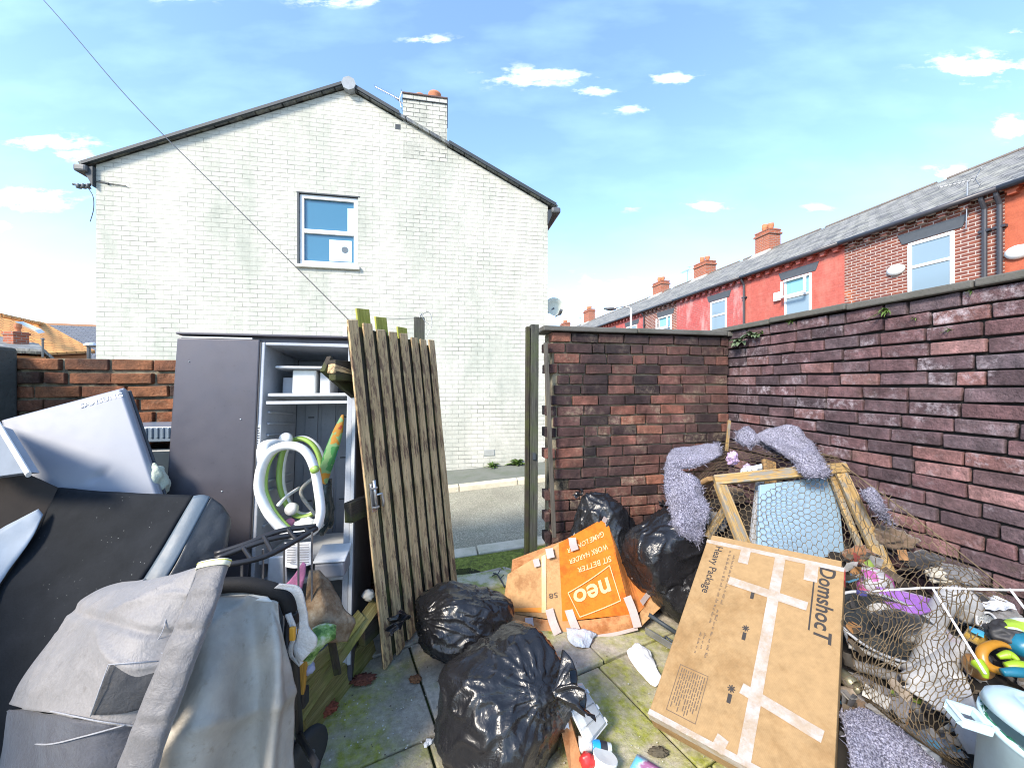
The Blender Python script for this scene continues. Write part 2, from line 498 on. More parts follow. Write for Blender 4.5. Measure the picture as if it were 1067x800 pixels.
# clouds: soft-edged banks at given azimuth and elevation, broken up by noise
cmap = wn('ShaderNodeCombineXYZ'); wl(azn, cmap.inputs[0]); wl(wmath('MULTIPLY', eln, 2.6), cmap.inputs[1])
cn = wn('ShaderNodeTexNoise'); wl(cmap.outputs[0], cn.inputs['Vector']); cn.inputs['Scale'].default_value = 11; cn.inputs['Detail'].default_value = 8; cn.inputs['Roughness'].default_value = .62
cn2 = wn('ShaderNodeTexNoise'); wl(cmap.outputs[0], cn2.inputs['Vector']); cn2.inputs['Scale'].default_value = 3.2; cn2.inputs['Detail'].default_value = 6
def sky_at(px, py):
    return (px - 533.5) / F, -(py - 400) / F
total = None
for px, py, wpx, hpx, amp in ((556, 80, 66, 13, 1.0), (618, 95, 30, 8, .8), (702, 82, 36, 8, .85), (660, 114, 36, 7, .5), (447, 42, 36, 8, .55),
                              (1020, 70, 62, 18, 1.05), (1055, 132, 24, 15, 1), (990, 182, 34, 11, .95), (732, 216, 34, 7, .85), (654, 216, 22, 6, .4), (850, 217, 26, 6, .55),
                              (55, 149, 56, 11, .95), (82, 163, 40, 9, .8), (25, 208, 60, 15, 1.0), (5, 235, 24, 7, .8), (1055, 35, 26, 6, .6), (355, 1, 60, 8, .8), (190, -4, 60, 8, .6),
                              (50, 305, 80, 18, .45), (620, 300, 80, 18, .5), (1500, 120, 140, 30, 1), (-500, 100, 200, 40, 1)):
    a0, e0 = sky_at(px, py); a1, e1 = sky_at(px + wpx, py); a2, e2 = sky_at(px, py - hpx)
    sa = abs(a1 - a0) * .82; se = abs(e2 - e0) * .8
    u = wmath('DIVIDE', wmath('SUBTRACT', azn, a0), sa); v = wmath('DIVIDE', wmath('SUBTRACT', eln, e0), se)
    # flat underside
    v = wmath('MULTIPLY', v, 1.0)
    r2 = wmath('ADD', wmath('MULTIPLY', u, u), wmath('MULTIPLY', v, v))
    g = wmath('MULTIPLY', wmath('EXPONENT', wmath('MULTIPLY', r2, -1.1)), amp)
    total = g if total is None else wmath('MAXIMUM', total, g)
cl = wmath('MULTIPLY', wmath('SUBTRACT', wmath('ADD', total, wmath('MULTIPLY', wmath('SUBTRACT', cn.outputs['Fac'], .5), 3.0)), .30), .85, True)
cl = wmath('MULTIPLY', cl, wmath('MULTIPLY', total, 2.2, True), True)
# thin high veil streaks
veil = wmath('ADD', .08, wmath('MULTIPLY', wmath('SUBTRACT', cn2.outputs['Fac'], .45), .5, True))
skc = wn('ShaderNodeHueSaturation'); wl(sky.outputs[0], skc.inputs['Color']); skc.inputs['Saturation'].default_value = SKY_SAT; skc.inputs['Value'].default_value = 1.0
# milky band of air low over the roofs
lowf = wmath('POWER', wmath('SUBTRACT', 1.0, wmath('MAXIMUM', sep.outputs[2], 0.0)), 4.6)
def wmix(f, a, b):
    x = wn('ShaderNodeMix'); x.data_type = 'RGBA'
    if isinstance(f, (int, float)): x.inputs[0].default_value = f
    else: wl(f, x.inputs[0])
    for i, q in ((6, a), (7, b)):
        if isinstance(q, tuple): x.inputs[i].default_value = (*q, 1)
        else: wl(q, x.inputs[i])
    return x.outputs[2]
c0 = wmix(wmath('MULTIPLY', lowf, .52), skc.outputs[0], SKY_HAZE)
c1 = wmix(veil, c0, SKY_VEIL)
c2 = wmix(cl, c1, SKY_CLOUD)
wl(c2, bg.inputs['Color']); bg.inputs['Strength'].default_value = SKY_STRENGTH

sl = bpy.data.lights.new('sun', 'SUN'); sl.energy = SUN_STRENGTH; sl.angle = R(SUN_ANGLE); sl.color = (1.0, .90, .76)
so = bpy.data.objects.new('sun', sl); COL.objects.link(so); so.rotation_euler = (-SUN_DIR).to_track_quat('-Z', 'Y').to_euler()
cam = bpy.data.cameras.new('camera'); cam.sensor_width = 36; cam.sensor_fit = 'HORIZONTAL'; cam.lens = F / 1067 * 36; cam.clip_start = .02; cam.clip_end = 3000
co = bpy.data.objects.new('camera', cam); COL.objects.link(co); co.location = (0, 0, EYE); co.rotation_euler = (R(90), 0, 0); SC.camera = co
SC.view_settings.view_transform = 'Standard'; SC.view_settings.look = 'None'; SC.view_settings.exposure = EXPOSURE; SC.view_settings.gamma = 1
SC.render.resolution_x = 1024; SC.render.resolution_y = 767
SC.cycles.max_bounces = 6; SC.cycles.diffuse_bounces = 3; SC.cycles.glossy_bounces = 3; SC.cycles.transmission_bounces = 5; SC.cycles.use_denoising = True; SC.cycles.pixel_filter_type = 'BLACKMAN_HARRIS'; SC.cycles.filter_width = 1.05; SC.cycles.denoising_input_passes = 'RGB_ALBEDO_NORMAL'; SC.cycles.denoising_prefilter = 'ACCURATE'
SC.cycles.sample_clamp_indirect = 6

# ------------------------------------------------------------------ yard frame
YU = V((.9778, .2094, 0)); YN = V((-.2094, .9778, 0)); UP = V((0, 0, 1))
CORNER = V((1.9, 3.27, 0))
def yard(u, n, z): return YU * u + YN * n + UP * z         # u along the street, n away from the viewer
CU, CN = CORNER.dot(YU), CORNER.dot(YN)                     # 2.543, 2.80
SL = .054
def street_z(u): return max(-.35, min(.35, SL * (u - .23)))

# ------------------------------------------------------------------ ground
m_earth = plain('earth', (.10, .085, .06), .95, .1, bump=1, bs=25)
m_pav = paving_mat(); m_road = road_mat(); m_moss = moss_mat()
m_kerb = dirty('kerb_stone', (.62, .57, .46), .9, .5, 4, dirt=(.22, .23, .10), bump=.6, bs=60)
mb = MB(); mb.face([(-900, -900, -.45), (900, -900, -.45), (900, 1500, -.45), (-900, 1500, -.45)])
tag(mb.build('ground', m_earth), kind='structure')

mb = MB()       # yard flags, laid at an angle to the walls
fu = V((math.cos(R(27)), math.sin(R(27)), 0)); fv = V((-math.sin(R(27)), math.cos(R(27)), 0)); f0 = V((.46, 2.003, 0))
rnd = random.Random(5)
for i in range(-6, 5):
    for j in range(-6, 4):
        sh = .0 if j % 2 else .05
        a = f0 + fu * (i * .92 + sh) + fv * (j * .61)
        c = a + fu * .46 + fv * .3
        cu, cn = c.dot(YU), c.dot(YN)
        if cu > CU + .3 or cu < -3.6 or cn > CN + .22: continue
        dz = rnd.uniform(-.004, .005); tx = rnd.uniform(-.006, .006); ty = rnd.uniform(-.006, .006)
        g = .006
        def q(s, t, z): 
            b = a + fu * s + fv * t
            return V((b.x, b.y, z + dz + tx * (s - .46) + ty * (t - .3)))
        nu_, nv_ = 6, 4
        top = [[q(g + (.92 - 2 * g) * x / nu_, g + (.61 - 2 * g) * y / nv_, -.002 + .004 * noise.noise((a.x * 3 + x * .5, a.y * 3 + y * .5, 1))) for x in range(nu_ + 1)] for y in range(nv_ + 1)]
        vs = [[mb.bm.verts.new(p) for p in row] for row in top]
        for y in range(nv_):
            for x in range(nu_): mb.bm.faces.new([vs[y][x], vs[y][x + 1], vs[y + 1][x + 1], vs[y + 1][x]])
        edge = vs[0][:] + [vs[y][-1] for y in range(1, nv_ + 1)] + vs[-1][-2::-1] + [vs[y][0] for y in range(nv_ - 1, 0, -1)]
        low = [mb.bm.verts.new(v.co - V((0, 0, .05))) for v in edge]
        for k in range(len(edge)): mb.bm.faces.new([edge[k], edge[(k + 1) % len(edge)], low[(k + 1) % len(edge)], low[k]])
tag(mb.build('yard_paving', m_pav, bev=.006), kind='structure')
mb = MB(); mb.hexa([yard(-3.8, -3, -.3), yard(CU + .3, -3, -.3), yard(CU + .3, CN + .3, -.3), yard(-3.8, CN + .3, -.3), yard(-3.8, -3, -.018), yard(CU + .3, -3, -.018), yard(CU + .3, CN + .3, -.018), yard(-3.8, CN + .3, -.018)])
n_ = N('joint_dirt', .95, spec=.1); n_.color(n_.ramp(n_.noise(5, 6, .7), [(.4, (.03, .028, .022)), (.6, (.05, .06, .018))]))
tag(mb.build('yard_soil', n_.m), kind='structure')

def strip(name, n0, n1, z0, z1, mat, u0=-40, u1=40, nu=160, thick=.25, wob=0, kind='structure', bev=0):
    mb = MB()
    rows = []
    for i in range(nu + 1):
        u = u0 + (u1 - u0) * i / nu
        zz = street_z(u)
        w = lambda k: wob * noise.noise((u * 3, k, 0))
        rows.append([yard(u, n0 + w(1), zz + z0 - thick), yard(u, n0 + w(1), zz + z0), yard(u, n1 + w(2), zz + z1), yard(u, n1 + w(2), zz + z1 - thick)])
    mb.grid(rows)
    return tag(mb.build(name, mat, bev=bev), kind=kind)
# street: moss strip, near kerb, carriageway, far kerb, footway
nk = 3.44
strip('verge', CN + .16, nk - .155, -.03, -.012, moss_mat('verge_moss', (.20, .24, .05), (.44, .48, .12)), -8, 6, 200, wob=.015)
strip('road', nk + .02, 5.62, -.11, -.11, m_road)
strip('pavement', 5.76, 8.6, -.045, -.045, dirty('footway_asphalt', (.17, .18, .155), .95, .5, 2.5, dirt=(.07, .10, .04), bump=.8, bs=160))
def kerb(name, n0, n1, ztop, seed):
    mb = MB(); rnd = random.Random(seed); u = -14.0
    while u < 14:
        L = .9; dz = rnd.uniform(-.006, .006)
        a, b = u + .005, u + L - .005
        mb.hexa([yard(a, n0, street_z(a) + ztop - .22), yard(b, n0, street_z(b) + ztop - .22), yard(b, n1, street_z(b) + ztop - .22), yard(a, n1, street_z(a) + ztop - .22),
                 yard(a, n0, street_z(a) + ztop + dz), yard(b, n0, street_z(b) + ztop + dz), yard(b, n1, street_z(b) + ztop + dz), yard(a, n1, street_z(a) + ztop + dz)])
        u += L
    return tag(mb.build(name, m_kerb, bev=.012), kind='structure')
kerb('kerb', nk - .16, nk + .02, 0.0, 3); kerb('kerb', 5.62, 5.765, -.035, 4)

# ------------------------------------------------------------------ brick walls
m_mortar = plain('old_mortar', (.028, .026, .025), .95, .1, bump=1, bs=60)
m_mortar_pale = N('pale_mortar', .95, spec=.1)
m_mortar_pale.color(m_mortar_pale.ramp(m_mortar_pale.noise(2.2, 6, .7, m_mortar_pale.mapping((1, 1, 1), loc=(.4, 0, 0))), [(.38, (.03, .027, .025)), (.54, (.34, .29, .20))])).bump(m_mortar_pale.noise(60, 5, .7), 1, .01)
m_brick_right = wall_brick('purple_engineering_brick', [(0, (.062, .045, .052)), (.3, (.115, .073, .080)), (.55, (.145, .080, .085)), (.75, (.10, .080, .092)), (.9, (.19, .095, .090)), (1, (.27, .155, .15))], 1.0, (.52, .46, .50), 4.8, creep=.2)
m_brick_front = wall_brick('red_brown_brick', [(0, (.030, .021, .024)), (.25, (.075, .044, .044)), (.5, (.12, .063, .058)), (.75, (.16, .076, .064)), (.92, (.22, .094, .07)), (1, (.28, .12, .08))], .8, (.46, .38, .27), 4.4, soot=.6)
m_brick_left = wall_brick('orange_brick', [(0, (.07, .04, .03)), (.3, (.16, .07, .042)), (.6, (.28, .11, .055)), (1, (.36, .15, .07))], .7, (.34, .29, .20), 5, soot=.75, creep=.3)
m_coping = dirty('coping_stone', (.115, .11, .10), .95, .7, 5, dirt=(.05, .055, .04), bump=.8, bs=50)

def brick_courses(mb, o, u, n, L, H, lb, hb, seed, joint=.011, depth=.1, skip=None, left_end=None, header=.12, jit=.004):
    rnd = random.Random(seed); k = 0; z = 0.0
    while z + hb * .6 < H:
        s = -rnd.uniform(.0, .06) - (lb * .5 if k % 2 else 0)
        s0 = left_end(k) if left_end else 0.0
        while s < L:
            w = lb * (.5 if rnd.random() < header else 1) * rnd.uniform(.96, 1.04)
            a = max(s, s0); b = min(s + w, L)
            if b - a > .045 and not (skip and skip((a + b) / 2, z)):
                d = rnd.uniform(-jit, jit); dz = rnd.uniform(-.002, .002); t = rnd.uniform(-.0035, .0035)
                lo = o + u * (a + joint / 2) + UP * (z + joint / 2 + dz)
                ww = b - a - joint; hh = hb - joint
                f = [V(lo + n * (d + rnd.uniform(-.0025, .0025)) + u * (x * ww + rnd.uniform(-.0025, .0025)) + UP * (y * hh + t * (x - .5) * 2 + rnd.uniform(-.0018, .0018))) for x, y in ((0, 0), (1, 0), (1, 1), (0, 1))]
                mb.hexa(f[:2] + [f[1] - n * depth, f[0] - n * depth] + [f[3], f[2], f[2] - n * depth, f[3] - n * depth])
            s += w
        z += hb; k += 1
    return z
def wall_thing(name, label, o, u, n, L, H, lb, hb, bm_, mm, seed, thick=.22, coping=True, cop_over=.03, cop_len=.6, cop_h=.04, **kw):
    t = thing(name, label, 'wall', o)
    mb = MB(); zt = brick_courses(mb, o, u, n, L, H, lb, hb, seed, **kw)
    mb.build('brick_face', bm_, t, bev=.005)
    mb = MB(); a = o - n * .024
    e0 = kw.get('left_end') and .07 or 0
    mb.frame_box(a + u * e0 - UP * .3, u * (L - e0), -n * (thick - .024), UP * (zt + .3 - .004))
    mb.build('mortar', mm, t)
    if coping:
        mb = MB(); rnd = random.Random(seed + 1); s = -.02
        while s < L - .02:
            w = min(cop_len * rnd.uniform(.9, 1.1), L + .02 - s); dz = rnd.uniform(-.004, .004)
            p = o + u * (s + .003) + n * cop_over + UP * (zt + .003 + dz)
            mb.frame_box(p, u * (w - .006), -n * (thick + 2 * cop_over), UP * cop_h)
            s += w
        mb.build('coping', m_coping, t, bev=.008)
    return t
# right wall runs from the corner towards the viewer
u_r = -YN; n_r = -YU
wall_thing('yard_wall', 'dark purple brick yard wall with stone coping running along the right of the yard', CORNER + YN * .22, u_r, n_r, 4.6, 1.985, .213, .0783, m_brick_right, m_mortar, 21, header=.10, joint=.0125)
# rear wall right of the gateway, its left end broken and toothed
teeth = lambda k: (.0 if k % 2 else .055) + (.05 if k in (17, 18) else 0)
o_f = yard(.86, CN, 0)
def gapfn(s, z): return (s < .16 and (.62 < z < .80 or 1.40 < z < 1.47))
wall_thing('yard_wall', 'red brown brick rear wall with a broken toothed end beside the gateway', o_f, YU, -YN, CU - .86 - .004, 1.90, .228, .083, m_brick_front, m_mortar_pale.m, 33, left_end=teeth, skip=gapfn, joint=.012, cop_over=.035, cop_h=.04, cop_len=.8)
# rear wall left of the gateway
u_l0 = -2.52
wall_thing('yard_wall', 'orange brick rear wall crumbling along the top behind the fridge', yard(u_l0, CN, 0), YU, -YN, 2.42, 1.68, .235, .083, m_brick_left, m_mortar_pale.m, 44, coping=False, jit=.013, joint=.017)
# rendered left side wall
m_render = dirty('sooty_render', (.075, .078, .07), .95, .7, 4, dirt=(.02, .025, .018), bump=1, bs=45)
t = thing('side_wall', 'blackened rendered side wall at the left edge of the yard', 'wall', yard(-2.42, CN, 0))
mb = MB(); mb.frame_box(yard(-2.405, CN - .003, -.1), YN * -4.2, -YU * .22, UP * 1.815); mb.build('render', m_render, t, bev=.02)

# ------------------------------------------------------------------ the white gable
GU = V((.985, .174, 0)).normalized(); GN = V((-.174, .985, 0)).normalized(); GL = V((-6.385, 5.745, 0))
def gab(u, z, n=0.0): return GL + GU * u + GN * n + UP * z
GW = 7.164; EZ0, EZ1, AP = 4.86, 4.82, (3.633, 6.52)
m_gable = uv_brick('white_painted_brick', (.55, .54, .475), (.58, .57, .505), (.17, .175, .15), .225, .0745, .0055, .8, .33, stain=((.26, .295, .25), 1.1, .42, .6), var=.30, rough=.75)
m_stack = uv_brick('white_painted_stack', (.54, .53, .465), (.58, .57, .50), (.13, .135, .12), .225, .0745, .0065, .9, .62, stain=((.22, .24, .21), 1.8, .45, .6))
m_slate_gable = slate('grey_slate', (.10, .11, .12), (.16, .17, .18))
m_darktrim = plain('dark_verge', (.035, .045, .055), .6)
m_guttergrey = plain('grey_plastic', (.10, .105, .11), .45)
m_white = dirty('white_upvc', (.78, .79, .78), .35, .15, 3, bump=0)
m_pane = glass('window_glass', (.05, .17, .27), .03)
m_panelight = N('curtained_glass', .08, (.24, .33, .40), .6).m
guv = lambda c, n: ((c - GL).dot(GU), c.z) if abs(n.dot(GN)) > .5 else ((c - GL).dot(GN), c.z)
gable = thing('gable_house', 'white painted brick gable end of a house with one upstairs window across the back street', 'house', gab(GW / 2, 0))
# gable face with a window hole: pieces round it
w0, w1, z0, z1 = 2.866, 3.806, 3.478, 4.695
mb = MB()
def roof_z(u): return EZ0 + (AP[1] - EZ0) * u / AP[0] if u <= AP[0] else AP[1] + (EZ1 - AP[1]) * (u - AP[0]) / (GW - AP[0])
D = .28
for poly in ([(0, -.6), (w0, -.6), (w0, roof_z(w0)), (0, roof_z(0))], [(w1, -.6), (GW, -.6), (GW, roof_z(GW)), (w1, roof_z(w1))],
             [(w0, -.6), (w1, -.6), (w1, z0), (w0, z0)], [(w0, z1), (w1, z1), (w1, roof_z(w1)), (AP[0], AP[1]), (w0, roof_z(w0))]):
    mb.prism([gab(a, b) for a, b in poly], GN * D)
mb.frame_box(gab(0, -.6, D), GU * .25, GN * 8.5, UP * (EZ0 + .6)); mb.frame_box(gab(GW - .25, -.6, D), GU * .25, GN * 8.5, UP * (EZ1 + .6))
mb.frame_box(gab(.25, -.6, 8.5), GU * (GW - .5), GN * .28, UP * (EZ1 + .6))
mb.build('wall', m_gable, gable, uvfn=guv)
mb = MB()
for (ua, za), (ub, zb) in ((((-.16), EZ0 - .07), AP), ((GW + .16, EZ1 - .07), AP)):
    a = gab(ua, za + .02, -.07); b = gab(ub, zb + .02, -.07); d = (b - a).normalized(); up = V((0, 0, 1)); up = (up - d * up.dot(d)).normalized()
    mb.frame_box(a, b - a, GN * 8.9, up * .05)
ruv = lambda c, n: ((c - GL).dot(GN), math.hypot((c - GL).dot(GU) - AP[0], c.z - AP[1]))
rf = mb.build('roof', m_slate_gable, gable, uvfn=ruv)
mb = MB(); a = gab(-.12, EZ0 - .05, -.095); b = gab(AP[0], AP[1] + .035, -.095); mb.frame_box(a, b - a, GN * .05, UP * .05)
a = gab(AP[0], AP[1] + .035, -.095)
for ub, uc in ((AP[0] + .02, 4.50), (5.345, GW + .14)):
    a = gab(ub, roof_z(ub) + .035 if ub > AP[0] + .1 else AP[1] + .03, -.095); b = gab(uc, roof_z(min(uc, GW)) + .035 - max(0, uc - GW) * .48, -.095); mb.frame_box(a, b - a, GN * .05, UP * .06)
mb.build('verge_trim', m_darktrim, gable)
mb = MB(); mb.lathe([(.001, -.12), (.115, -.12), (.115, .5), (.001, .5)], Matrix.Translation(gab(AP[0] + .05, AP[1] + .02)) @ Matrix(((GU.x, 0, GN.x, 0), (GU.y, 0, GN.y, 0), (0, 1, 0, 0), (0, 0, 0, 1))), 8)
mb.build('ridge_tile', plain('ridge_grey', (.30, .33, .36), .7), gable)
mb = MB()
for ua, ub, zz in ((-.22, -.05, EZ0 - .16), (GW + .05, GW + .22, EZ1 - .16)):
    mb = MB(); mb.frame_box(gab(ua, zz, -.11), GU * (ub - ua), GN * 9, UP * .11)
    mb.build('gutter', m_guttergrey, gable, bev=.03)
mb = MB(); mb.prism([gab(GW - .01, EZ1 - .1, -.06), gab(GW + .12, EZ1 - .05, -.06), gab(GW - .01, EZ1 - .36, -.06)], GN * .1); mb.build('barge_end', m_darktrim, gable); mb = MB(); mb.prism([gab(-.13, EZ0 - .1, -.06), gab(.0, EZ0 - .05, -.06), gab(0, EZ0 - .36, -.06)], GN * .1); mb.build('barge_end', m_darktrim, gable)
# window
wn_ = MB(); fw = .06
def wframe(mb, g, a, b, c, d, fw, n0, n1, bars=()):
    for (x0, x1, y0, y1) in [(a, b, c, c + fw), (a, b, d - fw, d), (a, a + fw, c + fw, d - fw), (b - fw, b, c + fw, d - fw)] + list(bars):
        mb.frame_box(g(x0, y0, n0), g(x1, y0, n0) - g(x0, y0, n0), g(x0, y0, n1) - g(x0, y0, n0), UP * (y1 - y0))
zm = z0 + .56
wframe(wn_, gab, w0 + .01, w1 - .01, z0 + .03, z1 - .01, .065, .03, .11, [(w0 + .075, w1 - .075, zm, zm + .07)])
win = wn_.build('window', m_white, gable, bev=.008)
mb = MB(); mb.frame_box(gab(w0 + .06, z0 + .08, .07), GU * (w1 - w0 - .12), GN * .02, UP * (z1 - z0 - .14)); mb.build('pane', m_pane, win)
mb = MB(); mb.frame_box(gab(w0 - .04, z0 - .035, -.05), GU * (w1 - w0 + .08), GN * .14, UP * .055); mb.build('sill', dirty('stone_sill', (.55, .55, .5), .8, .5, 4), win, bev=.008)
mb = MB(); mb.frame_box(gab(3.33, 3.60, .064), GU * .36, GN * .004, UP * .36); mb.build('notice', plain('notice_paper', (.62, .74, .80), .6), win)
mb = MB(); mb.lathe([(.001, 0), (.055, 0), (.055, .003), (.001, .003)], Matrix.Translation(gab(3.58, 3.80, .062)) @ Matrix(((GU.x, 0, -GN.x, 0), (GU.y, 0, -GN.y, 0), (0, 1, 0, 0), (0, 0, 0, 1))), 20); mb.build('round_sign', plain('sign_grey', (.10, .13, .16), .5), win)
mb = MB(); mb.frame_box(gab(3.62, 4.12, .064), GU * .13, GN * .004, UP * .40); mb.build('curtain', plain('curtain_white', (.5, .66, .75), .7), win)
mb = MB(); mb.frame_box(gab(w0 - .03, z1 - .006, -.004), GU * (w1 - w0 + .06), GN * .05, UP * .02); mb.frame_box(gab(w0 - .02, z0, -.003), GU * .03, GN * .05, UP * (z1 - z0 - .01)); mb.build('reveal_gap', m_darktrim, win)
# chimney
c0_, c1_ = 4.551, 5.31
mb = MB(); mb.frame_box(gab(c0_, 5.45, -.004), GU * (c1_ - c0_), GN * .62, UP * 1.13); ch = mb.build('chimney', m_stack, gable, uvfn=guv)
mb = MB(); mb.frame_box(gab(c0_ - .012, 6.47, -.022), GU * (c1_ - c0_ + .024), GN * .65, UP * .012)
mb.build('dark_course', m_darktrim, ch)  # thin dark course near the top of the stack
mb = MB(); mb.frame_box(gab(c0_ - .012, 6.565, -.02), GU * (c1_ - c0_ + .024), GN * .65, UP * .03)
mb.build('corbel', plain('sooty_brick', (.13, .09, .085), .9, bump=1), ch, bev=.01)
m_terra = dirty('terracotta', (.50, .19, .09), .8, .4, 6)
for uu, hh, rr in ((c1_ - .22, .13, .115), (c0_ + .28, .07, .085)):
    mb = MB(); mb.lathe([(rr * .95, 0), (rr * .9, hh * .4), (rr * 1.05, hh * .7), (rr * 1.0, hh), (rr * .75, hh), (rr * .7, hh * .4)], Matrix.Translation(gab(uu, 6.59, .13)), 20); mb.build('chimney_pot', m_terra, ch, smooth=True)
mb = MB(); mb.frame_box(gab(4.42, 5.93, -.002), GU * .09, GN * .02, UP * .09); mb.build('vent_hole', m_darktrim, gable)
mb = MB(); mb.frame_box(gab(5.96, .20, -.012), GU * .2, GN * .03, UP * .11); mb.build('air_brick', plain('grey_vent', (.36, .37, .35), .8), gable, bev=.005)
# ------------------------------------------------------------------ the terrace on the right
TB = V((11.35, 0, 0)); TA = V((-.2094, .9778, 0)); TM = V((-.9778, -.2094, 0))
def ter(s, z, d=0.0): return TB + TA * s - TM * d + UP * z      # s along, d into the house
def s_of(px): return 11.35 * F / (px - 450) / .9778
EAVE, RIDGE, RD = 5.38, 7.34, 3.42
def tuv(c, n):
    s = (c - TB).dot(TA); d = -(c - TB).dot(TM)
    return (s, c.z) if abs(n.dot(TM)) > .5 else (d, c.z)
def truv(c, n): return ((c - TB).dot(TA), (c - TB).dot(TM) * 1.15)
m_slate_t = slate('terrace_slate', (.12, .118, .115), (.26, .25, .235), .28, .24, (.34, .33, .27))
m_tb_red = uv_brick('terrace_red_brick', (.25, .085, .055), (.17, .065, .055), (.50, .42, .38), .225, .075, .010, .7, 1, patch=((.42, .13, .06), 1.1, .60))
m_tb_paint = uv_brick('red_masonry_paint', (.48, .115, .085), (.52, .13, .10), (.40, .10, .08), .225, .075, .006, .5, .7, stain=((.56, .24, .18), 1.6, .48, .7), rough=.7)
m_tb_pink = uv_brick('faded_pink_paint', (.50, .11, .10), (.44, .095, .09), (.40, .20, .18), .225, .075, .008, .4, .8, stain=((.62, .45, .42), 1.8, .50, .9))
m_tb_orange = uv_brick('orange_masonry_paint', (.43, .11, .058), (.48, .125, .065), (.46, .12, .07), .225, .075, .006, .3, .5, stain=((.36, .10, .07), 1.6, .48, .8))
m_stackbrick = uv_brick('stack_brick', (.40, .12, .06), (.30, .095, .055), (.34, .24, .2), .225, .075, .01, .7, 1)
m_lintel = plain('slate_grey_lintel', (.075, .085, .10), .7)
m_black = plain('black_plastic', (.02, .02, .023), .4)
m_pipe = plain('dark_pipe', (.045, .045, .055), .4)
m_panel_teal = N('reflecting_glass', .05, (.22, .50, .56), .8).m
def t_house(label, s0, s1, mat, wins=(), stack=None, pipes=(), vents=(), pots=2, far=False, lintel_tall=.25):
    h = thing('terraced_house', label, 'house', ter((s0 + s1) / 2, 0), 'terraced houses along the right')
    mb = MB(); mb.frame_box(ter(s0, -.5), TA * (s1 - s0), -TM * .3, UP * (EAVE + .42)); mb.frame_box(ter(s0, -.5, 6.6), TA * (s1 - s0), -TM * .3, UP * (EAVE + .42))
    mb.frame_box(ter(s0, -.5, .3), TA * .02, -TM * 6.3, UP * (EAVE + .4)); mb.frame_box(ter(s1 - .02, -.5, .3), TA * .02, -TM * 6.3, UP * (EAVE + .4))
    mb.build('wall', mat, h, uvfn=tuv)
    mb = MB()
    for a, b in ((-.2, RD), (2 * RD + .2, RD)):
        za = EAVE - .04
        mb.prism([ter(s0, za, a), ter(s1, za, a), ter(s1, RIDGE, b), ter(s0, RIDGE, b)], UP * .06)
    rf = mb.build('roof', m_slate_t, h, uvfn=truv)
    mb = MB(); n = 8
    for k in range(max(1, int((s1 - s0) / .45))):
        a = s0 + k * .45; w = min(.44, s1 - a)
        mb.tube([ter(a, RIDGE + .045, RD), ter(a + w, RIDGE + .045, RD)], .07, 8)
    mb.build('ridge_tiles', plain('ridge_clay', (.17, .14, .12), .9), rf)
    mb = MB(); mb.tube([ter(s0, EAVE - .03, -.2), ter(s1, EAVE - .03, -.2)], .06, 10); mb.build('gutter', m_pipe, h, smooth=True)
    # brick brackets under the gutter
    mb = MB(); a = s0 + .1; pts = [ter(s0, EAVE - .06)]
    while a < s1 - .2:
        pts += [ter(a - .03, EAVE - .06 - .001), ter(a - .03, EAVE - .13), ter(a, EAVE - .13), ter(a, EAVE - .20), ter(a + .12, EAVE - .20), ter(a + .12, EAVE - .13), ter(a + .15, EAVE - .13), ter(a + .15, EAVE - .061)]; a += .36
    pts += [ter(s1, EAVE - .06), ter(s1, EAVE - .02), ter(s0, EAVE - .02)]
    mb.prism(pts, TM * .12)
    mb.build('eaves_brackets', mat, h, uvfn=tuv)
    for (a, b, zb, zt, openl) in wins:
        mb = MB(); wframe(mb, ter, a, b, zb, zt, .07, -.035, .02, [(a + .07, b - .07, zt - .62, zt - .55)])
        w = mb.build('window', m_white, h, bev=.01)
        mb = MB(); mb.frame_box(ter(a + .06, zb + .05, -.018), TA * (b - a - .12), -TM * .012, UP * (zt - zb - .68)); mb.build('pane', m_panelight, w)
        mb = MB(); mb.frame_box(ter(a + .06, zt - .56, -.018), TA * (b - a - .12), -TM * .012, UP * .51); mb.build('pane', m_panel_teal if openl else m_panelight, w)
        mb = MB(); q = .14; mb.prism([ter(a - .12, zt + .02, -.02), ter(b + .12, zt + .02, -.02), ter(b + .22, zt + .02 + lintel_tall, -.02), ter(a - .22, zt + .02 + lintel_tall, -.02)], -TM * .05)
        mb.build('lintel', m_lintel, h, bev=.008)
        mb = MB(); mb.frame_box(ter(a - .1, zb - .12, -.06), TA * (b - a + .2), -TM * .1, UP * .11); mb.build('sill', m_lintel, h, bev=.008)
        if openl:
            mb = MB(); wframe(mb, lambda x, y, dd: ter(x, y, dd - .05 - (zt - y) * .28), a + .03, b - .03, zt - .60, zt - .02, .06, -.02, .03); mb.build('open_sash', m_white, w)
    if stack:
        sc, sw, hh = stack
        mb = MB(); mb.frame_box(ter(sc - sw / 2, RIDGE - .75, RD - .26), TA * sw, -TM * .6, UP * (.75 + hh))
        c = mb.build('chimney', m_stackbrick, h, uvfn=tuv)
        mb = MB(); mb.frame_box(ter(sc - sw / 2 - .05, RIDGE + hh - .17, RD - .31), TA * (sw + .1), -TM * .7, UP * .075); mb.frame_box(ter(sc - sw / 2 - .02, RIDGE + hh + .002, RD - .28), TA * (sw + .04), -TM * .64, UP * .05); mb.build('chimney_cap', m_stackbrick, c, uvfn=tuv)
        for k in range(pots):
            mb = MB(); mb.lathe([(.11, 0), (.10, .12), (.125, .2), (.12, .3 + .07 * (k % 2)), (.08, .3)], Matrix.Translation(ter(sc + (k - (pots - 1) / 2) * sw * .42, RIDGE + hh + .05, RD + .05)), 14); mb.build('chimney_pot', m_terra, c, smooth=True)
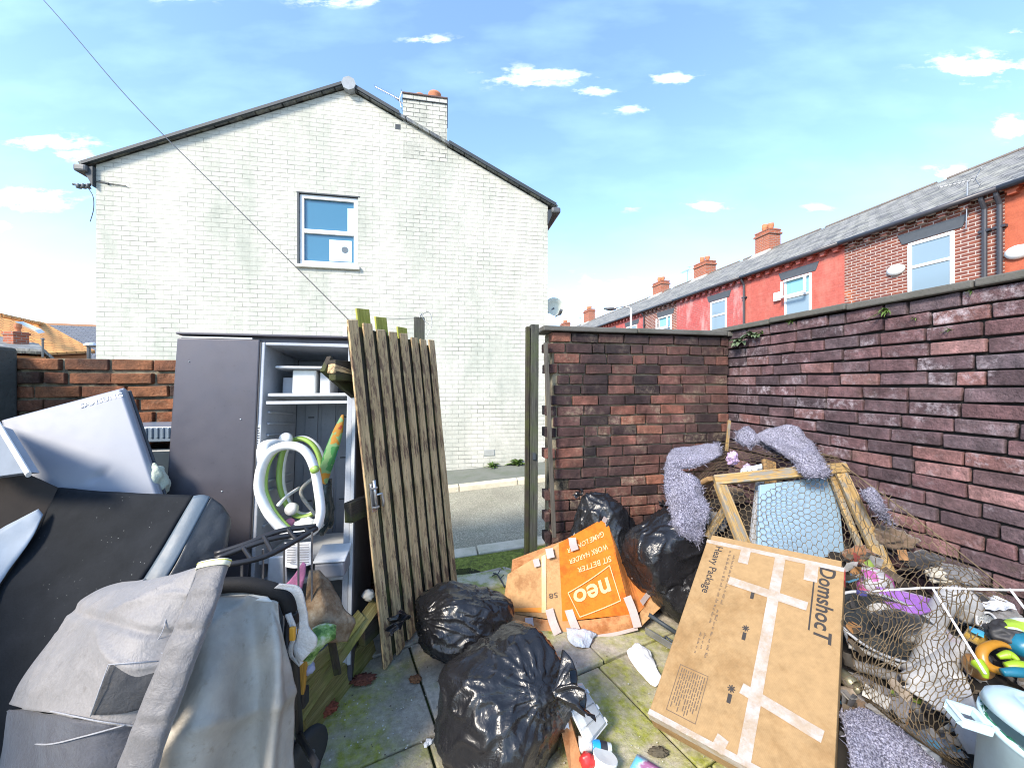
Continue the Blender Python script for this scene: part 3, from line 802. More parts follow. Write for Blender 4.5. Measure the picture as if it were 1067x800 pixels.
        mb = MB(); mb.prism([ter(sc - sw / 2 - .1, RIDGE - .62, RD - .9), ter(sc + sw / 2 + .1, RIDGE - .62, RD - .9), ter(sc + sw / 2 + .1, RIDGE - .1, RD - .265), ter(sc - sw / 2 - .1, RIDGE - .1, RD - .265)], UP * .1); mb.build('flashing', plain('mortar_flashing', (.42, .40, .36), .9), c)
    for a in pipes:
        mb = MB(); mb.tube([ter(a, EAVE - .05, -.17), ter(a, EAVE - .14, -.15), ter(a, EAVE - .32, -.06), ter(a, -.4, -.06)], .040, 10)
        for zz in (4.6, 3.4, 2.0): mb.frame_box(ter(a - .085, zz, -.09), TA * .17, -TM * .09, UP * .05)
        mb.build('drainpipe', m_pipe, h, smooth=False)
    for a, z, kind in vents:
        mb = MB()
        if kind == 'oval': mb.lathe([(.001, .09), (.08, .085), (.13, .05), (.14, 0)], Matrix.Translation(ter(a, z, 0)) @ Matrix(((TA.x, 0, TM.x, 0), (TA.y, 0, TM.y, 0), (0, 1, 0, 0), (0, 0, 0, 1))), 20, sx=1.35)
        else: mb.frame_box(ter(a - .11, z - .14, -.09), TA * .22, -TM * .09, UP * .28)
        mb.build('vent_cowl' if kind == 'oval' else 'alarm_box', m_white, h, smooth=(kind == 'oval'), bev=0 if kind == 'oval' else .015)
    return h
sO, sB, sR, sP = s_of(1047), s_of(880), s_of(776), s_of(735)
t_house('orange painted end of a terraced house beyond a black drainpipe', 2.6, sO, m_tb_orange, [(4.6, 5.5, 3.3, 4.85, False)], (3.4, .8, .55), [], [(s_of(1062), 4.05, 'oval')])
t_house('unpainted red brick terraced house with a wide grey lintel over its white window', sO, sB, m_tb_red, [(s_of(995), s_of(947), 3.25, 4.83, False)], None, [sO + .04, s_of(1028)], [(s_of(934), 4.28, 'oval')])
t_house('bright red painted terraced house with an open top window pane', sB, sR, m_tb_paint, [(s_of(846), s_of(818), 3.4, 4.83, True)], (s_of(815) * 0 + 15.87 / .9778, .72, .85), [sR - .03], [(s_of(811), 4.35, 'box')])
t_house('pinkish red terraced house with flaking paint beside a drainpipe', sR, s_of(705), m_tb_pink, [(s_of(757.5), s_of(741), 3.4, 4.81, False)], None, [], [])
s1_ = s_of(705); s2_ = s_of(671); s3_ = s_of(646); s4_ = s_of(627)
t_house('weathered red brick terraced house with a pale streak down its front', s1_, s2_, m_tb_red, [(s_of(700), s_of(687), 3.4, 4.8, True)], (19.7 / .9778, .95, .7), [s_of(672)], [])
t_house('distant brick terraced house with a grey lintel just above the wall', s2_, s3_, m_tb_pink, [(s_of(664), s_of(653), 3.4, 4.8, False)], (23.6 / .9778, .95, .7), [], [], far=True)
t_house('smaller red terraced house near the far end of the row', s3_, s4_, m_tb_paint, [(s_of(640), s_of(633), 3.4, 4.8, False)], None, [], [])
t_house('furthest terraced house at the vanishing end of the row', s4_, s4_ + 11, m_tb_red, [(s_of(620), s_of(615), 3.4, 4.8, False)], (34.7 / .9778, 1.3, 1.1), [], [])
t_house('chimneyed house beyond the end of the terrace behind the rear wall', s4_ + 11.4, s4_ + 18, m_tb_red, [], (39.5 / .9778 + 1.6, 1.6, .9), [], [])

# ------------------------------------------------------------------ aerials, dish, lamp, cable
m_alu = plain('grey_metal', (.30, .31, .33), .4, metal=.8)
def aerial(name, label, base, top, boom_dir, L, nel, el_dir, r=.007):
    t = thing(name, label, 'tv aerial', base)
    mb = MB(); mb.tube([base, top], r * 1.6, 6); mb.build('mast', m_alu, t)
    mb = MB(); a = top - boom_dir * L * .2; b = top + boom_dir * L * .8; mb.tube([a, b], r, 6)
    for k in range(nel):
        c = a + (b - a) * (k / (nel - 1)); w = .16 - .06 * k / nel
        mb.tube([c - el_dir * w, c + el_dir * w], r * .6, 5)
    mb.build('boom', m_alu, t)
    mb = MB()
    for k in (-1, 1): mb.tube([a + UP * .0, a + UP * .16 * k - boom_dir * .06], r * .8, 5); mb.tube([a + UP * .16 * k - boom_dir * .06 - el_dir * .13, a + UP * .16 * k - boom_dir * .06 + el_dir * .13], r * .7, 5)
    mb.build('reflector', m_alu, t)
    return t
a_top = P(411, 101, 6.75); aerial('tv_aerial', 'small tv aerial on the white chimney stack', P(424, 112, 6.75), a_top, (P(386, 88, 6.9) - a_top).normalized(), .62, 11, (GN + UP * .4).normalized())
b_ = ter(s_of(1011), 4.75, -.12)
aerial('tv_aerial', 'thin tv aerial on a pole above the gutter of the unpainted brick house', b_, b_ + UP * 1.02 - TM * .05, (TA * .8 + TM * .6).normalized(), .5, 9, (TA * .6 - TM * .8).normalized())
for s_, lab in ((20.6, 'faint tv aerial beside the chimney of the weathered brick house'), (36.6, 'tiny distant tv aerial on the last chimney')):
    b_ = ter(s_ + .9, RIDGE + .4, RD); aerial('tv_aerial', lab, b_ - UP * .4, b_ + UP * .35, TA, .6, 7, TM, .008)
# satellite dish on the far side of the gable
dc = P(578, 320, 7.3)
t = thing('satellite_dish', 'pale round satellite dish on the right hand corner of the white gable house', 'satellite dish', dc)
dn = V((.25, -.95, .25)).normalized(); dx = V((0, 0, 1)).cross(dn).normalized(); dy = dn.cross(dx)
DM = Matrix.Translation(dc) @ Matrix(((dx.x, dy.x, dn.x, 0), (dx.y, dy.y, dn.y, 0), (dx.z, dy.z, dn.z, 0), (0, 0, 0, 1)))
mb = MB(); mb.lathe([(.001, -.045), (.07, -.037), (.13, -.015), (.19, .025), (.195, .02), (.13, -.025), (.07, -.045), (.001, -.053)], DM, 28); mb.build('dish', plain('cream_dish', (.62, .62, .50), .5), t, smooth=True)
mb = MB(); mb.tube([dc - dn * .05, dc - V((.12, -.0, .10)), gab(GW, 3.0, .25)], .02, 8); mb.tube([dc - dy * .2, dc - dy * .24 + dn * .22], .012, 6); mb.build('bracket', m_guttergrey, t)
mb = MB(); mb.tube([dc - dy * .24 + dn * .2, dc - dy * .20 + dn * .30], .03, 8); mb.build('receiver', m_guttergrey, t)
# street lamp beyond the wall
lp = P(657.5, 345, 17)
t = thing('street_lamp', 'slim white street lamp post rising behind the rear wall', 'street lamp', lp)
lb = V((lp.x, lp.y, 0)); lt = P(657.5, 321, 17)
mb = MB(); mb.tube([lb, lb + UP * 1.2, lt], [.09, .06, .045], 10); mb.build('post', plain('galvanised', (.62, .66, .68), .5, metal=.2), t, smooth=True)
hd = P(636, 322, 17.5)
mb = MB(); mb.tube([lt, P(650, 319, 17.2), hd], .03, 8); mb.build('arm', m_alu, t)
mb = MB(); mb.tube([hd + V((.25, 0, .02)), hd, hd - V((.3, 0, -.02))], [.06, .09, .04], 10, squash=1.6); mb.build('lamp_head', m_guttergrey, t, smooth=True)
# overhead cable down to the gateway post
mb = MB(); mb.tube(curve([P(-60, -110, 4.4), P(45, 0, 4.0), P(135, 104, 3.6), P(235, 205, 3.2), P(357, 327, 2.75), P(362, 333, 2.72)], 60), .0042, 6)
tag(mb.build('overhead_cable', m_black, smooth=True), 'thin black cable sloping down across the white gable to the gate', 'cable')
# insulator bracket at the eaves corner of the gable
ib = gab(0, 4.63, .02)
t = thing('cable_bracket', 'iron bracket with cable insulators below the left eaves of the white gable', 'bracket', ib)
mb = MB(); mb.tube([ib + V((.18, 0, -.05)), ib, P(88, 195, 5.75), P(76, 192, 5.75)], .016, 6); mb.build('arm', m_darktrim, t)
mb = MB()
for px in (92, 87, 82): c = P(px, 194, 5.74); mb.lathe([(.001, -.04), (.035, -.03), (.02, 0), (.035, .02), (.001, .04)], Matrix.Translation(c), 10)
mb.build('insulators', m_guttergrey, t, smooth=True)
mb = MB(); mb.tube(curve([(92, 196, 5.74), (97, 205, 5.74), (97.5, 218, 5.73), (94, 231, 5.72)], 12), .006, 5); mb.tube([gab(.0, 4.6, -.01), gab(.4, 4.57, -.012), gab(.42, 4.55, -.012)], .006, 5); mb.build('loose_wire', m_guttergrey, t)

# ------------------------------------------------------------------ roofs on the left
m_tile = uv_brick('orange_roof_tile', (.62, .30, .10), (.70, .36, .12), (.30, .13, .05), .3, .32, .02, .8, 1)
m_tile_d = slate('dark_roof_tile', (.13, .14, .16), (.16, .17, .19), .3, .3, (.18, .18, .18))
m_orange_wall = plain('orange_brick_far', (.45, .20, .09), .9)
def plane_uv(o, u, v): return lambda c, n: ((c - o).dot(u), (c - o).dot(v))
def roofed(label, A, B, C_, D_, roofmat, wallmat, back=4.0):
    """A-B ridge, D_-C_ eave (towards the viewer)"""
    t = thing('house', label, 'house', ((D_ + C_) * .5))
    u = (C_ - D_).normalized(); v = (A - D_); v = (v - u * v.dot(u)).normalized()
    mb = MB(); mb.prism([D_, C_, B, A], UP * .12); hz = V((-u.y, u.x, 0)).normalized()
    mb.prism([A, B, B + hz * back - UP * 1.6, A + hz * back - UP * 1.6], UP * .12)
    mb.build('roof', roofmat, t, uvfn=plane_uv(D_, u, v))
    mb = MB(); i = hz * .25
    D2, C2 = D_ + i - UP * .05, C_ + i - u * .1 - UP * .05
    zb = -.5
    dn_ = lambda p: V((p.x, p.y, zb))
    bA, bB = A + hz * (back - .3) - UP * 1.7, B + hz * (back - .3) - u * .1 - UP * 1.7
    mb.face([dn_(D2), dn_(C2), C2, D2]); mb.face([dn_(C2), dn_(bB), bB, B - u * .1 - UP * .05, C2]); mb.face([dn_(bB), dn_(bA), bA, bB]); mb.face([dn_(bA), dn_(D2), D2, A - UP * .05, bA])
    mb.build('wall', wallmat, t)
    return t, u, v
t1, u1, v1 = roofed('house with a sunlit orange tiled roof and a roof window left of the gable', P(-120, 312, 15), P(45, 338, 18.5), P(99, 368, 17), P(-90, 378, 12.5), m_tile, m_orange_wall)
o1 = P(-90, 378, 12.5)
a, b = P(19, 338.3, 15.7), P(40, 347.3, 15.5)
mb = MB(); mb.prism([a, P(28, 338.5, 16.0), P(47, 346.5, 16.0), b], UP * .12 - V((0, .12, 0))); w = mb.build('roof_window', plain('skylight_frame', (.75, .76, .72), .5), t1)
mb = MB(); mb.tube([P(1, 328.5, 14.9), P(45, 338, 18.4)], .09, 8); mb.build('ridge_tiles', m_tile, t1, uvfn=plane_uv(o1, u1, v1))
t2, u2, v2 = roofed('house with a dark tiled roof and orange ridge beside the gable', P(44, 338.5, 24), P(125, 341.5, 26), P(135, 380, 22), P(70, 380, 20.5), m_tile_d, m_orange_wall)
mb = MB(); mb.tube([P(44, 338.8, 23.9), P(125, 341.8, 25.9)], .17, 8); mb.build('ridge_tiles', plain('orange_ridge', (.42, .22, .12), .9), t2)
t3, u3, v3 = roofed('low house with a grey slate roof and a small orange chimney over the left wall', P(-90, 338, 11), P(40, 362, 11.5), P(46, 369, 9.5), P(-90, 364, 8.6), m_slate_t, m_orange_wall, 3)
c = P(18, 361, 10.9)
mb = MB(); mb.frame_box(c + V((-.15, -.2, -.6)), V((.30, 0, 0)), V((.02, .34, 0)), UP * 1.02); k = mb.build('chimney', m_stackbrick, t3, uvfn=lambda c, n: (c.x + c.y, c.z))
mb = MB(); mb.frame_box(c + V((-.17, -.22, .33)), V((.34, 0, 0)), V((.02, .38, 0)), UP * .07); mb.build('chimney_cap', m_stackbrick, k, uvfn=lambda c, n: (c.x + c.y, c.z))
mb = MB(); mb.lathe([(.06, 0), (.055, .1), (.08, .16), (.075, .26), (.05, .26)], Matrix.Translation(c + V((.02, 0, .4))), 12); mb.build('chimney_pot', m_terra, k)
mb = MB(); mb.tube([P(44.5, 372, 9.4), P(44.5, 354, 9.4)], .02, 8); mb.lathe([(.001, 0), (.05, .01), (.001, .05)], Matrix.Translation(P(44.5, 354, 9.4)), 10); tag(mb.build('flue_pipe', m_guttergrey), 'thin grey vent pipe rising behind the left wall', 'pipe')
c = P(95, 372, 12)
t = thing('street_light', 'short grey lantern post just left of the white gable corner', 'lamp post', V((c.x, c.y, 0)))
mb = MB(); mb.tube([V((c.x, c.y, -.4)), P(92.5, 360, 12)], .05, 8); mb.build('post', m_guttergrey, t)
mb = MB(); mb.lathe([(.08, -.05), (.19, 0), (.16, .06), (.001, .10)], Matrix.Translation(P(95.5, 360, 12)), 12); mb.build('lantern', plain('pale_cap', (.5, .56, .62), .4), t)
# ------------------------------------------------------------------ gateway: posts and the leaning gate
m_gate = wood('weathered_gate_wood', (.64, .46, .24), (.20, .12, .065), (.80, .63, .37), worn=(.155, .09, .062))
m_gate_dark = wood('dark_wood_gap_shade', (.055, .045, .035), (.022, .018, .015), moss=(.07, .085, .02))
m_mossy = wood('mossy_board', (.40, .38, .08), (.20, .18, .05), (.50, .46, .12), moss=(.28, .32, .05))
m_post = wood('grey_green_post', (.075, .075, .065), (.03, .03, .027), (.12, .12, .10), moss=(.07, .09, .04))
m_steel = plain('galvanised_steel', (.45, .46, .47), .35, metal=.85)
gb0, gb1, gt1, gt0 = V((-.672, 1.95, .005)), V((-.396, 2.785, .005)), V((-.544, 2.667, 1.80)), V((-.815, 1.831, 1.825))
gate = thing('wooden_gate', 'weathered open slatted wooden gate leaning in front of the fridge', 'gate', (gb0 + gb1) * .5)
gup = ((gt0 - gb0).normalized() + (gt1 - gb1).normalized()).normalized()
gx = (gb1 - gb0).normalized(); gnrm = gx.cross(gup).normalized()          # towards the viewer's right
if gnrm.x < 0: gnrm = -gnrm
for k in range(8):
    a = (k + .42) / 8
    b = gb0 + (gb1 - gb0) * a; t = gt0 + (gt1 - gt0) * a
    rnd = random.Random(k + 60)
    b = b + (t - b).normalized() * rnd.uniform(0, .012); t = t + (t - b).normalized() * rnd.uniform(-.02, .012)
    bar('slat', b, t, .072, .012, m_gate, gate, up=gnrm, bev=.004, warp=.004, seed=k + 3)
for k, (a, e) in enumerate(((.20, .085), (.37, .07), (.60, .045), (.09, -.03), (.21, -.03), (.33, -.02), (.45, -.03), (.57, -.03), (.69, -.02), (.81, -.03), (.93, -.03))):
    dd = .036 if e > 0 else .019
    b = gb0 + (gb1 - gb0) * a - gnrm * dd; t = gt0 + (gt1 - gt0) * a - gnrm * dd
    if e > 0: b = b.lerp(t, .80)
    t = t + (t - b).normalized() * e
    bar('back_board', b, t, .10, .012, m_mossy if e > 0 else m_gate_dark, gate, up=gnrm, bev=.003, warp=.003, seed=k + 31)  # dark boards close the slat gaps; the gap shade is in their colour
for f in (.115, .47, .86):
    a = gb0.lerp(gt0, f) - gnrm * .068 - gx * .05; b = gb1.lerp(gt1, f) - gnrm * .068
    bar('ledge', a, b, .10, .044, m_gate_dark, gate, up=gnrm, bev=.004, warp=.003, seed=int(f * 100))
a = gb0.lerp(gt0, .855) - gnrm * .115 - gx * .02; 
bar('brace', gb0.lerp(gt0, .88) - gnrm * .11 - gx * .045, gb1.lerp(gt1, .52) - gnrm * .11, .09, .03, m_gate_dark, gate, up=gnrm, seed=77)
for f, q in ((.865, .055),):
    p = gb0.lerp(gt0, f) - gnrm * .07 - gx * q
    bar('broken_stub', p, p - gx * -.14 - UP * .03, .045, .05, m_gate, gate, up=(0, 0, 1), bev=.008, seed=int(f * 50))
# galvanised bolt on the first slat
bc = gb0.lerp(gt0, .50) + (gb1 - gb0) * .055 + gnrm * .012
def gl(x, y, z): return bc + gx * x + gup * y + gnrm * z
mb = MB(); mb.frame_box(gl(-.022, -.075, 0), gx * .044, gup * .15, gnrm * .005)
hw = mb.build('bolt', m_steel, gate, bev=.002)
mb = MB(); mb.tube([gl(0, -.06, .016), gl(0, .09, .016)], .008, 10); mb.build('bolt_bar', m_steel, hw, smooth=True)
mb = MB(); mb.tube([gl(0, .012, .016), gl(.03, .012, .03), gl(.036, -.03, .034), gl(.03, -.055, .03)], .007, 8); mb.build('bolt_handle', m_steel, hw, smooth=True)
mb = MB()
for y in (-.05, .05): mb = MB(); mb.tube([gl(-.016, y, .004), gl(-.012, y, .02), gl(.0, y, .027), gl(.012, y, .02), gl(.016, y, .004)], .005, 6); mb.build('bolt_keeper', m_steel, hw)

p = P(437, 340, 2.74)
t = thing('gate_post', 'short topped timber gate post showing behind the leaning gate', 'post', V((p.x, p.y, 0)))
bar('post', V((p.x, p.y, -.1)), P(437, 331, 2.74), .075, .075, m_post, t, up=YN, bev=.006)
mb = MB(); mb.tube(curve([(395, 331.5, 2.6), (420, 332, 2.68), (436, 331, 2.72), (440, 326, 2.72)], 12), .0025, 5); mb.tube(curve([(438, 329, 2.72), (447, 325, 2.72), (450, 338, 2.72), (444, 352, 2.72)], 14), .002, 5); mb.tube(curve([(437, 331, 2.7), (439, 327, 2.7), (442, 334, 2.7), (447, 338, 2.7)], 10), .002, 5)
mb.build('wire_tie', m_alu, t)
p0, p1 = P(553, 568, 2.9), P(552, 338.5, 2.9)
t = thing('gate_post', 'tall grey green timber post at the broken end of the rear wall', 'post', V((p0.x, p0.y, 0)))
bar('post', V((p0.x + .012, p0.y, -.1)), P(556.5, 338.5, 2.9), .062, .06, m_post, t, up=YN, bev=.004)
bar('stop_strip', V((p0.x - .036, p0.y - .025, -.05)), P(549.8, 340.5, 2.88), .028, .04, m_gate_dark, t, up=YN, bev=.003)
mb = MB(); c = P(556.5, 476, 2.865); mb.frame_box(c - V((.012, .006, .02)), V((.024, 0, 0)), V((0, .01, 0)), V((0, 0, .05))); mb.build('hinge_plate', m_darktrim, t)
bar('batten', P(577.5, 560, 2.84), P(568.5, 357, 2.88), .032, .02, wood('grey_batten_wood', (.11, .10, .085), (.04, .036, .03)), None, up=YN, bev=.003, warp=.004)
tag(bpy.data.objects['batten'], 'thin upright timber batten fixed against the broken wall end', 'batten')

# ------------------------------------------------------------------ fridge freezer leaning back against the rear wall
m_fr_dark = dirty('dark_silver_steel', (.095, .09, .105), .42, .3, 4, dirt=(.045, .04, .045), metal=.35, bump=.06, bs=400)
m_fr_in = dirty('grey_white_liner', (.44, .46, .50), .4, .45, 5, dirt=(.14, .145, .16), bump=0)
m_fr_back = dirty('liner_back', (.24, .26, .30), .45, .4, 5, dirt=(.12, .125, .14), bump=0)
m_fr_trim = plain('white_trim', (.50, .52, .54), .4)
m_fr_gasket = plain('dark_gasket', (.05, .05, .055), .6)
fridge = bpy.data.objects.new('fridge_freezer', None); COL.objects.link(fridge); LOCAL.add('fridge_freezer')
tag(fridge, 'tall dark silver fridge freezer with its right door missing behind the gate', 'fridge')
yaw = math.atan2(.2094, .9778); tilt = R(6.0)
fridge.matrix_world = Matrix.Translation((-1.630, 1.685, 0)) @ Matrix.Rotation(yaw, 4, 'Z') @ Matrix.Rotation(-tilt, 4, 'X')
FW, FH, FD, dv = .85, 1.757, .60, .372
mb = MB()
mb.box((0, .04, .02), (.022, FD, FH)); mb.box((FW - .022, .0, .02), (FW, FD, FH)); mb.box((.022, .04, FH - .03), (FW - .022, FD, FH)); mb.box((.022, .04, .02), (FW - .022, FD, .10)); mb.box((.022, FD - .03, .10), (FW - .022, FD, FH - .03))
mb.build('cabinet', m_fr_dark, fridge, bev=.004)
mb = MB(); mb.box((0, 0, .06), (dv - .003, .037, FH - .018))
dr = mb.build('door', m_fr_dark, fridge, bev=.006)
mb = MB()
for i, (x, z, r) in enumerate(((.21, 1.36, .016), (.235, 1.375, .012), (.13, 1.38, .014), (.165, 1.20, .013))):
    mb.lathe([(r, -.001), (r * .8, -.0035), (r * .4, -.001), (.001, -.0005)], Matrix.Translation((x, 0, z)) @ Matrix.Rotation(R(90), 4, 'X'), 14)
mb.build('dents', m_fr_dark, dr, smooth=True)
mb = MB()
for x, z, r in ((.30, 1.33, .004), (.235, .98, .004), (.27, .86, .003), (.28, .55, .004), (.06, 1.62, .003)):
    mb.lathe([(.001, 0), (r, 0), (r * .6, .0025), (.001, .003)], Matrix.Translation((x, -.001, z)) @ Matrix.Rotation(R(90), 4, 'X'), 8)
mb.build('paint_flecks', m_fr_trim, dr)
mb = MB(); mb.box((.012, .004, FH - .016), (dv - .04, .03, FH - .008)); mb.build('door_cap', m_fr_trim, fridge)
mb = MB(); mb.box((-.004, -.004, FH + .0005), (FW + .003, .09, FH + .012)); mb.build('top_rail', m_fr_dark, fridge, bev=.003)
mb = MB(); mb.box((dv, .002, .09), (dv + .022, .5, FH - .03)); mb.box((dv + .022, .004, FH - .045), (FW - .024, .5, FH - .03)); mb.box((FW - .052, .004, .10), (FW - .024, .5, FH - .045)); mb.box((dv + .022, .004, .10), (FW - .052, .5, .12))
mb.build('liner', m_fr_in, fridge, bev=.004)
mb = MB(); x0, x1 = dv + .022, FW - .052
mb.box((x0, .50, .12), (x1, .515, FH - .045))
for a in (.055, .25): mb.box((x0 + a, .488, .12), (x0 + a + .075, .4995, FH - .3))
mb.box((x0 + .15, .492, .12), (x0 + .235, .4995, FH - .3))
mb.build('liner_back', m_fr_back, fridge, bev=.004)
mb = MB()
for a in (.075, .27):
    for z in (.82, 1.08, 1.34): mb.box((x0 + a, .484, z), (x0 + a + .035, .4875, z + .008))
mb.build('air_slots', m_fr_gasket, fridge)
mb = MB()
for z in (.62, .70, .78, .95, 1.0, 1.12, 1.18, 1.24, 1.30, 1.36): mb.box((x0 + .0005, .06, z), (x0 + .014, .44, z + .012))
mb.build('shelf_runners', m_fr_in, fridge, bev=.004)
mb = MB(); mb.box((dv + .001, -.001, .09), (dv + .006, .0015, FH - .03)); mb.build('gasket', m_fr_gasket, fridge)
mb = MB(); mb.box((x0 + .014, .02, 1.445), (x1 - .002, .44, 1.462)); sh = mb.build('shelf', m_fr_trim, fridge, bev=.004)
mb = MB(); mb.box((x0 + .014, .008, 1.405), (x1 - .002, .03, 1.42)); mb.build('shelf_trim', m_fr_trim, sh)
mb = MB(); mb.box((x0 + .03, .06, 1.60), (x1 - .01, .40, 1.612)); mb.build('ice_shelf', m_fr_trim, fridge, bev=.003)
mb = MB(); mb.box((x0 + .10, .10, 1.465), (x0 + .22, .36, 1.598)); tag(mb.build('food_tub', plain('white_tub', (.74, .74, .70), .4), bev=.01), 'white plastic tub standing on the upper fridge shelf', 'tub')
bpy.data.objects['food_tub'].matrix_world = fridge.matrix_world
mb = MB(); mb.box((x0 + .235, .12, 1.465), (x0 + .29, .3, 1.59)); o = mb.build('milk_carton', plain('pale_carton', (.55, .56, .58), .5), bev=.006); o.matrix_world = fridge.matrix_world; tag(o, 'pale grey carton beside the white tub on the fridge shelf', 'carton')
mb = MB(); mb.box((x0 + .04, .14, 1.465), (x0 + .10, .3, 1.56)); o = mb.build('ice_tray', plain('grey_tray', (.30, .31, .34), .5), bev=.006); o.matrix_world = fridge.matrix_world; tag(o, 'grey ice tray at the left of the upper fridge shelf', 'tray')
mb = MB(); mb.box((dv + .003, .001, 1.17), (dv + .02, .0018, 1.30)); lb_ = mb.build('rating_label', plain('label_grey', (.55, .57, .6), .5), fridge)
mb = MB(); rnd = random.Random(2)
for k in range(9): mb.box((dv + .005, .0002, 1.18 + k * .0125), (dv + .005 + rnd.uniform(.006, .013), .0009, 1.186 + k * .0125))
mb.build('small_print', m_fr_gasket, lb_)
for z, z2 in ((.52, .53), (.63, .64)):
    mb = MB(); mb.box((x0 + .015, .01, z), (x1 - .002, .40, z2)); mb.box((x0 + .015, .002, z - .012), (x1 - .002, .0095, z2 + .006)); mb.build('lower_shelf', m_fr_trim, fridge, bev=.003)
mb = MB(); mb.box((FW - .0235, -.006, .1), (FW - .006, -.0005, FH - .03)); mb.build('hinge_side_trim', m_fr_trim, fridge, bev=.002)
def fr(x, y, z): return fridge.matrix_world @ V((x, y, z))
# white tub on top
mb = MB(); c = fr(.80, .12, FH + .013); mb.lathe([(.001, 0), (.05, 0), (.055, .02), (.055, .075), (.05, .085), (.001, .088)], Matrix.Translation(c), 20); tag(mb.build('paint_tub', plain('white_tub2', (.74, .75, .72), .4), smooth=True), 'round white tub on top of the fridge', 'tub')
# things stuffed in the fridge
def oval_ring(name, label, pts, r, mat, n=60, squash=None, parts=()):
    pts = [P(*q) for q in pts]; m = len(pts); out = []
    for i in range(n):
        t = i / n * m; k = int(t); f = t - k
        a, b, c, d = pts[(k - 1) % m], pts[k % m], pts[(k + 1) % m], pts[(k + 2) % m]
        out.append(.5 * ((2 * b) + (c - a) * f + (2 * a - 5 * b + 4 * c - d) * f * f + (3 * b - a - 3 * c + d) * f ** 3))
    return out
m_whiteplas = plain('white_plastic', (.78, .79, .78), .35)
m_green = plain('lime_green_plastic', (.30, .46, .10), .4)
t = thing('baby_bouncer_frame', 'white and lime green oval baby bouncer frame propped in the open fridge', 'bouncer', P(300, 555, 1.72))
ring = oval_ring('', '', [(270, 508, 1.74), (273, 486, 1.75), (283, 470, 1.76), (300, 464, 1.76), (317, 469, 1.77), (327, 486, 1.77), (332, 512, 1.76), (334, 535, 1.74), (328, 551, 1.73), (314, 558, 1.72), (298, 554, 1.71), (284, 540, 1.72), (275, 525, 1.73)], .02, None)
mb = MB(); mb.tube(ring, .020, 12, closed=True, squash=1.3); mb.build('front_ring', m_whiteplas, t, smooth=True)
mb = MB(); mb.tube([q + V((.012 if q.x < P(302, 500, 1.74).x else -.012, .022, 0)) for q in ring], .012, 8, closed=True); mb.build('green_liner', m_green, t, smooth=True)
ring2 = oval_ring('', '', [(291, 500, 2.02), (296, 468, 2.05), (312, 457, 2.06), (328, 466, 2.06), (335, 490, 2.05), (330, 530, 2.02), (312, 538, 2.0), (298, 525, 2.0)], .02, None)
mb = MB(); mb.tube(ring2, .013, 10, closed=True, squash=1.6); mb.build('rear_ring', m_green, t, smooth=True)
mb = MB(); mb.tube([q + V((0, .02, .0)) for q in ring2], .016, 10, closed=True, squash=1.3); mb.build('rear_ring_shell', m_whiteplas, t, smooth=True)
mb = MB(); mb.tube(curve([(275, 480, 1.76), (275, 466, 1.82), (285, 462, 1.9), (298, 462, 2.03)], 10), .022, 10, squash=1.3); mb.build('side_arm', m_whiteplas, t, smooth=True); mb = MB(); mb.tube(curve([(290, 526, 1.72), (300, 516, 1.85), (312, 508, 2.0)], 8), .008, 8); mb.build('side_arm', m_whiteplas, t, smooth=True)
for (px, py, Y) in ((298, 457, 2.0), (304, 530, 1.98)):
    mb = MB(); mb.lathe([(.001, -.02), (.028, -.02), (.034, 0), (.028, .02), (.001, .02)], Matrix.Translation(P(px, py, Y)) @ Matrix.Rotation(R(90), 4, 'X'), 16); mb.build('hub', m_whiteplas, t, smooth=True)
mb = MB(); mb.lathe([(.001, -.012), (.017, -.012), (.017, .012), (.001, .014)], Matrix.Translation(P(328, 489, 1.735)) @ Matrix.Rotation(R(90), 4, 'X'), 14); mb.build('knob', m_green, t, smooth=True)
# colourful folded kite
n = N('kite_print', .45, spec=.4)
vv = n.ramp(n.noise(7, 3, .5, n.mapping((1, 1, 1))), [(.0, (.02, .22, .22)), (.40, (.05, .20, .06)), (.50, (.16, .28, .12)), (.56, (.36, .17, .02)), (.61, (.30, .04, .02)), (.67, (.03, .10, .14))], 'CONSTANT'); n.color(vv); n.bump(n.noise(30, 4), .3, .01)
mb = MB()
spine = curve([(357, 432, 1.93), (350, 455, 1.93), (342, 480, 1.93), (334, 510, 1.95)], 18)
rings = []
for i, c in enumerate(spine):
    f = i / 17; w = .002 + .036 * math.sin(math.pi * min(1, f * .8 + .03)) ** .8
    rings.append([c + V((math.cos(a) * w, math.sin(a) * w * .5, math.cos(a) * w * .25 + .006 * noise.noise((f * 7, a, 1)))) for a in [2 * math.pi * k / 12 for k in range(13)]])
mb.grid(rings); tag(mb.build('folded_kite', n.m, smooth=True), 'multicoloured pointed folded kite standing up in the fridge', 'kite')
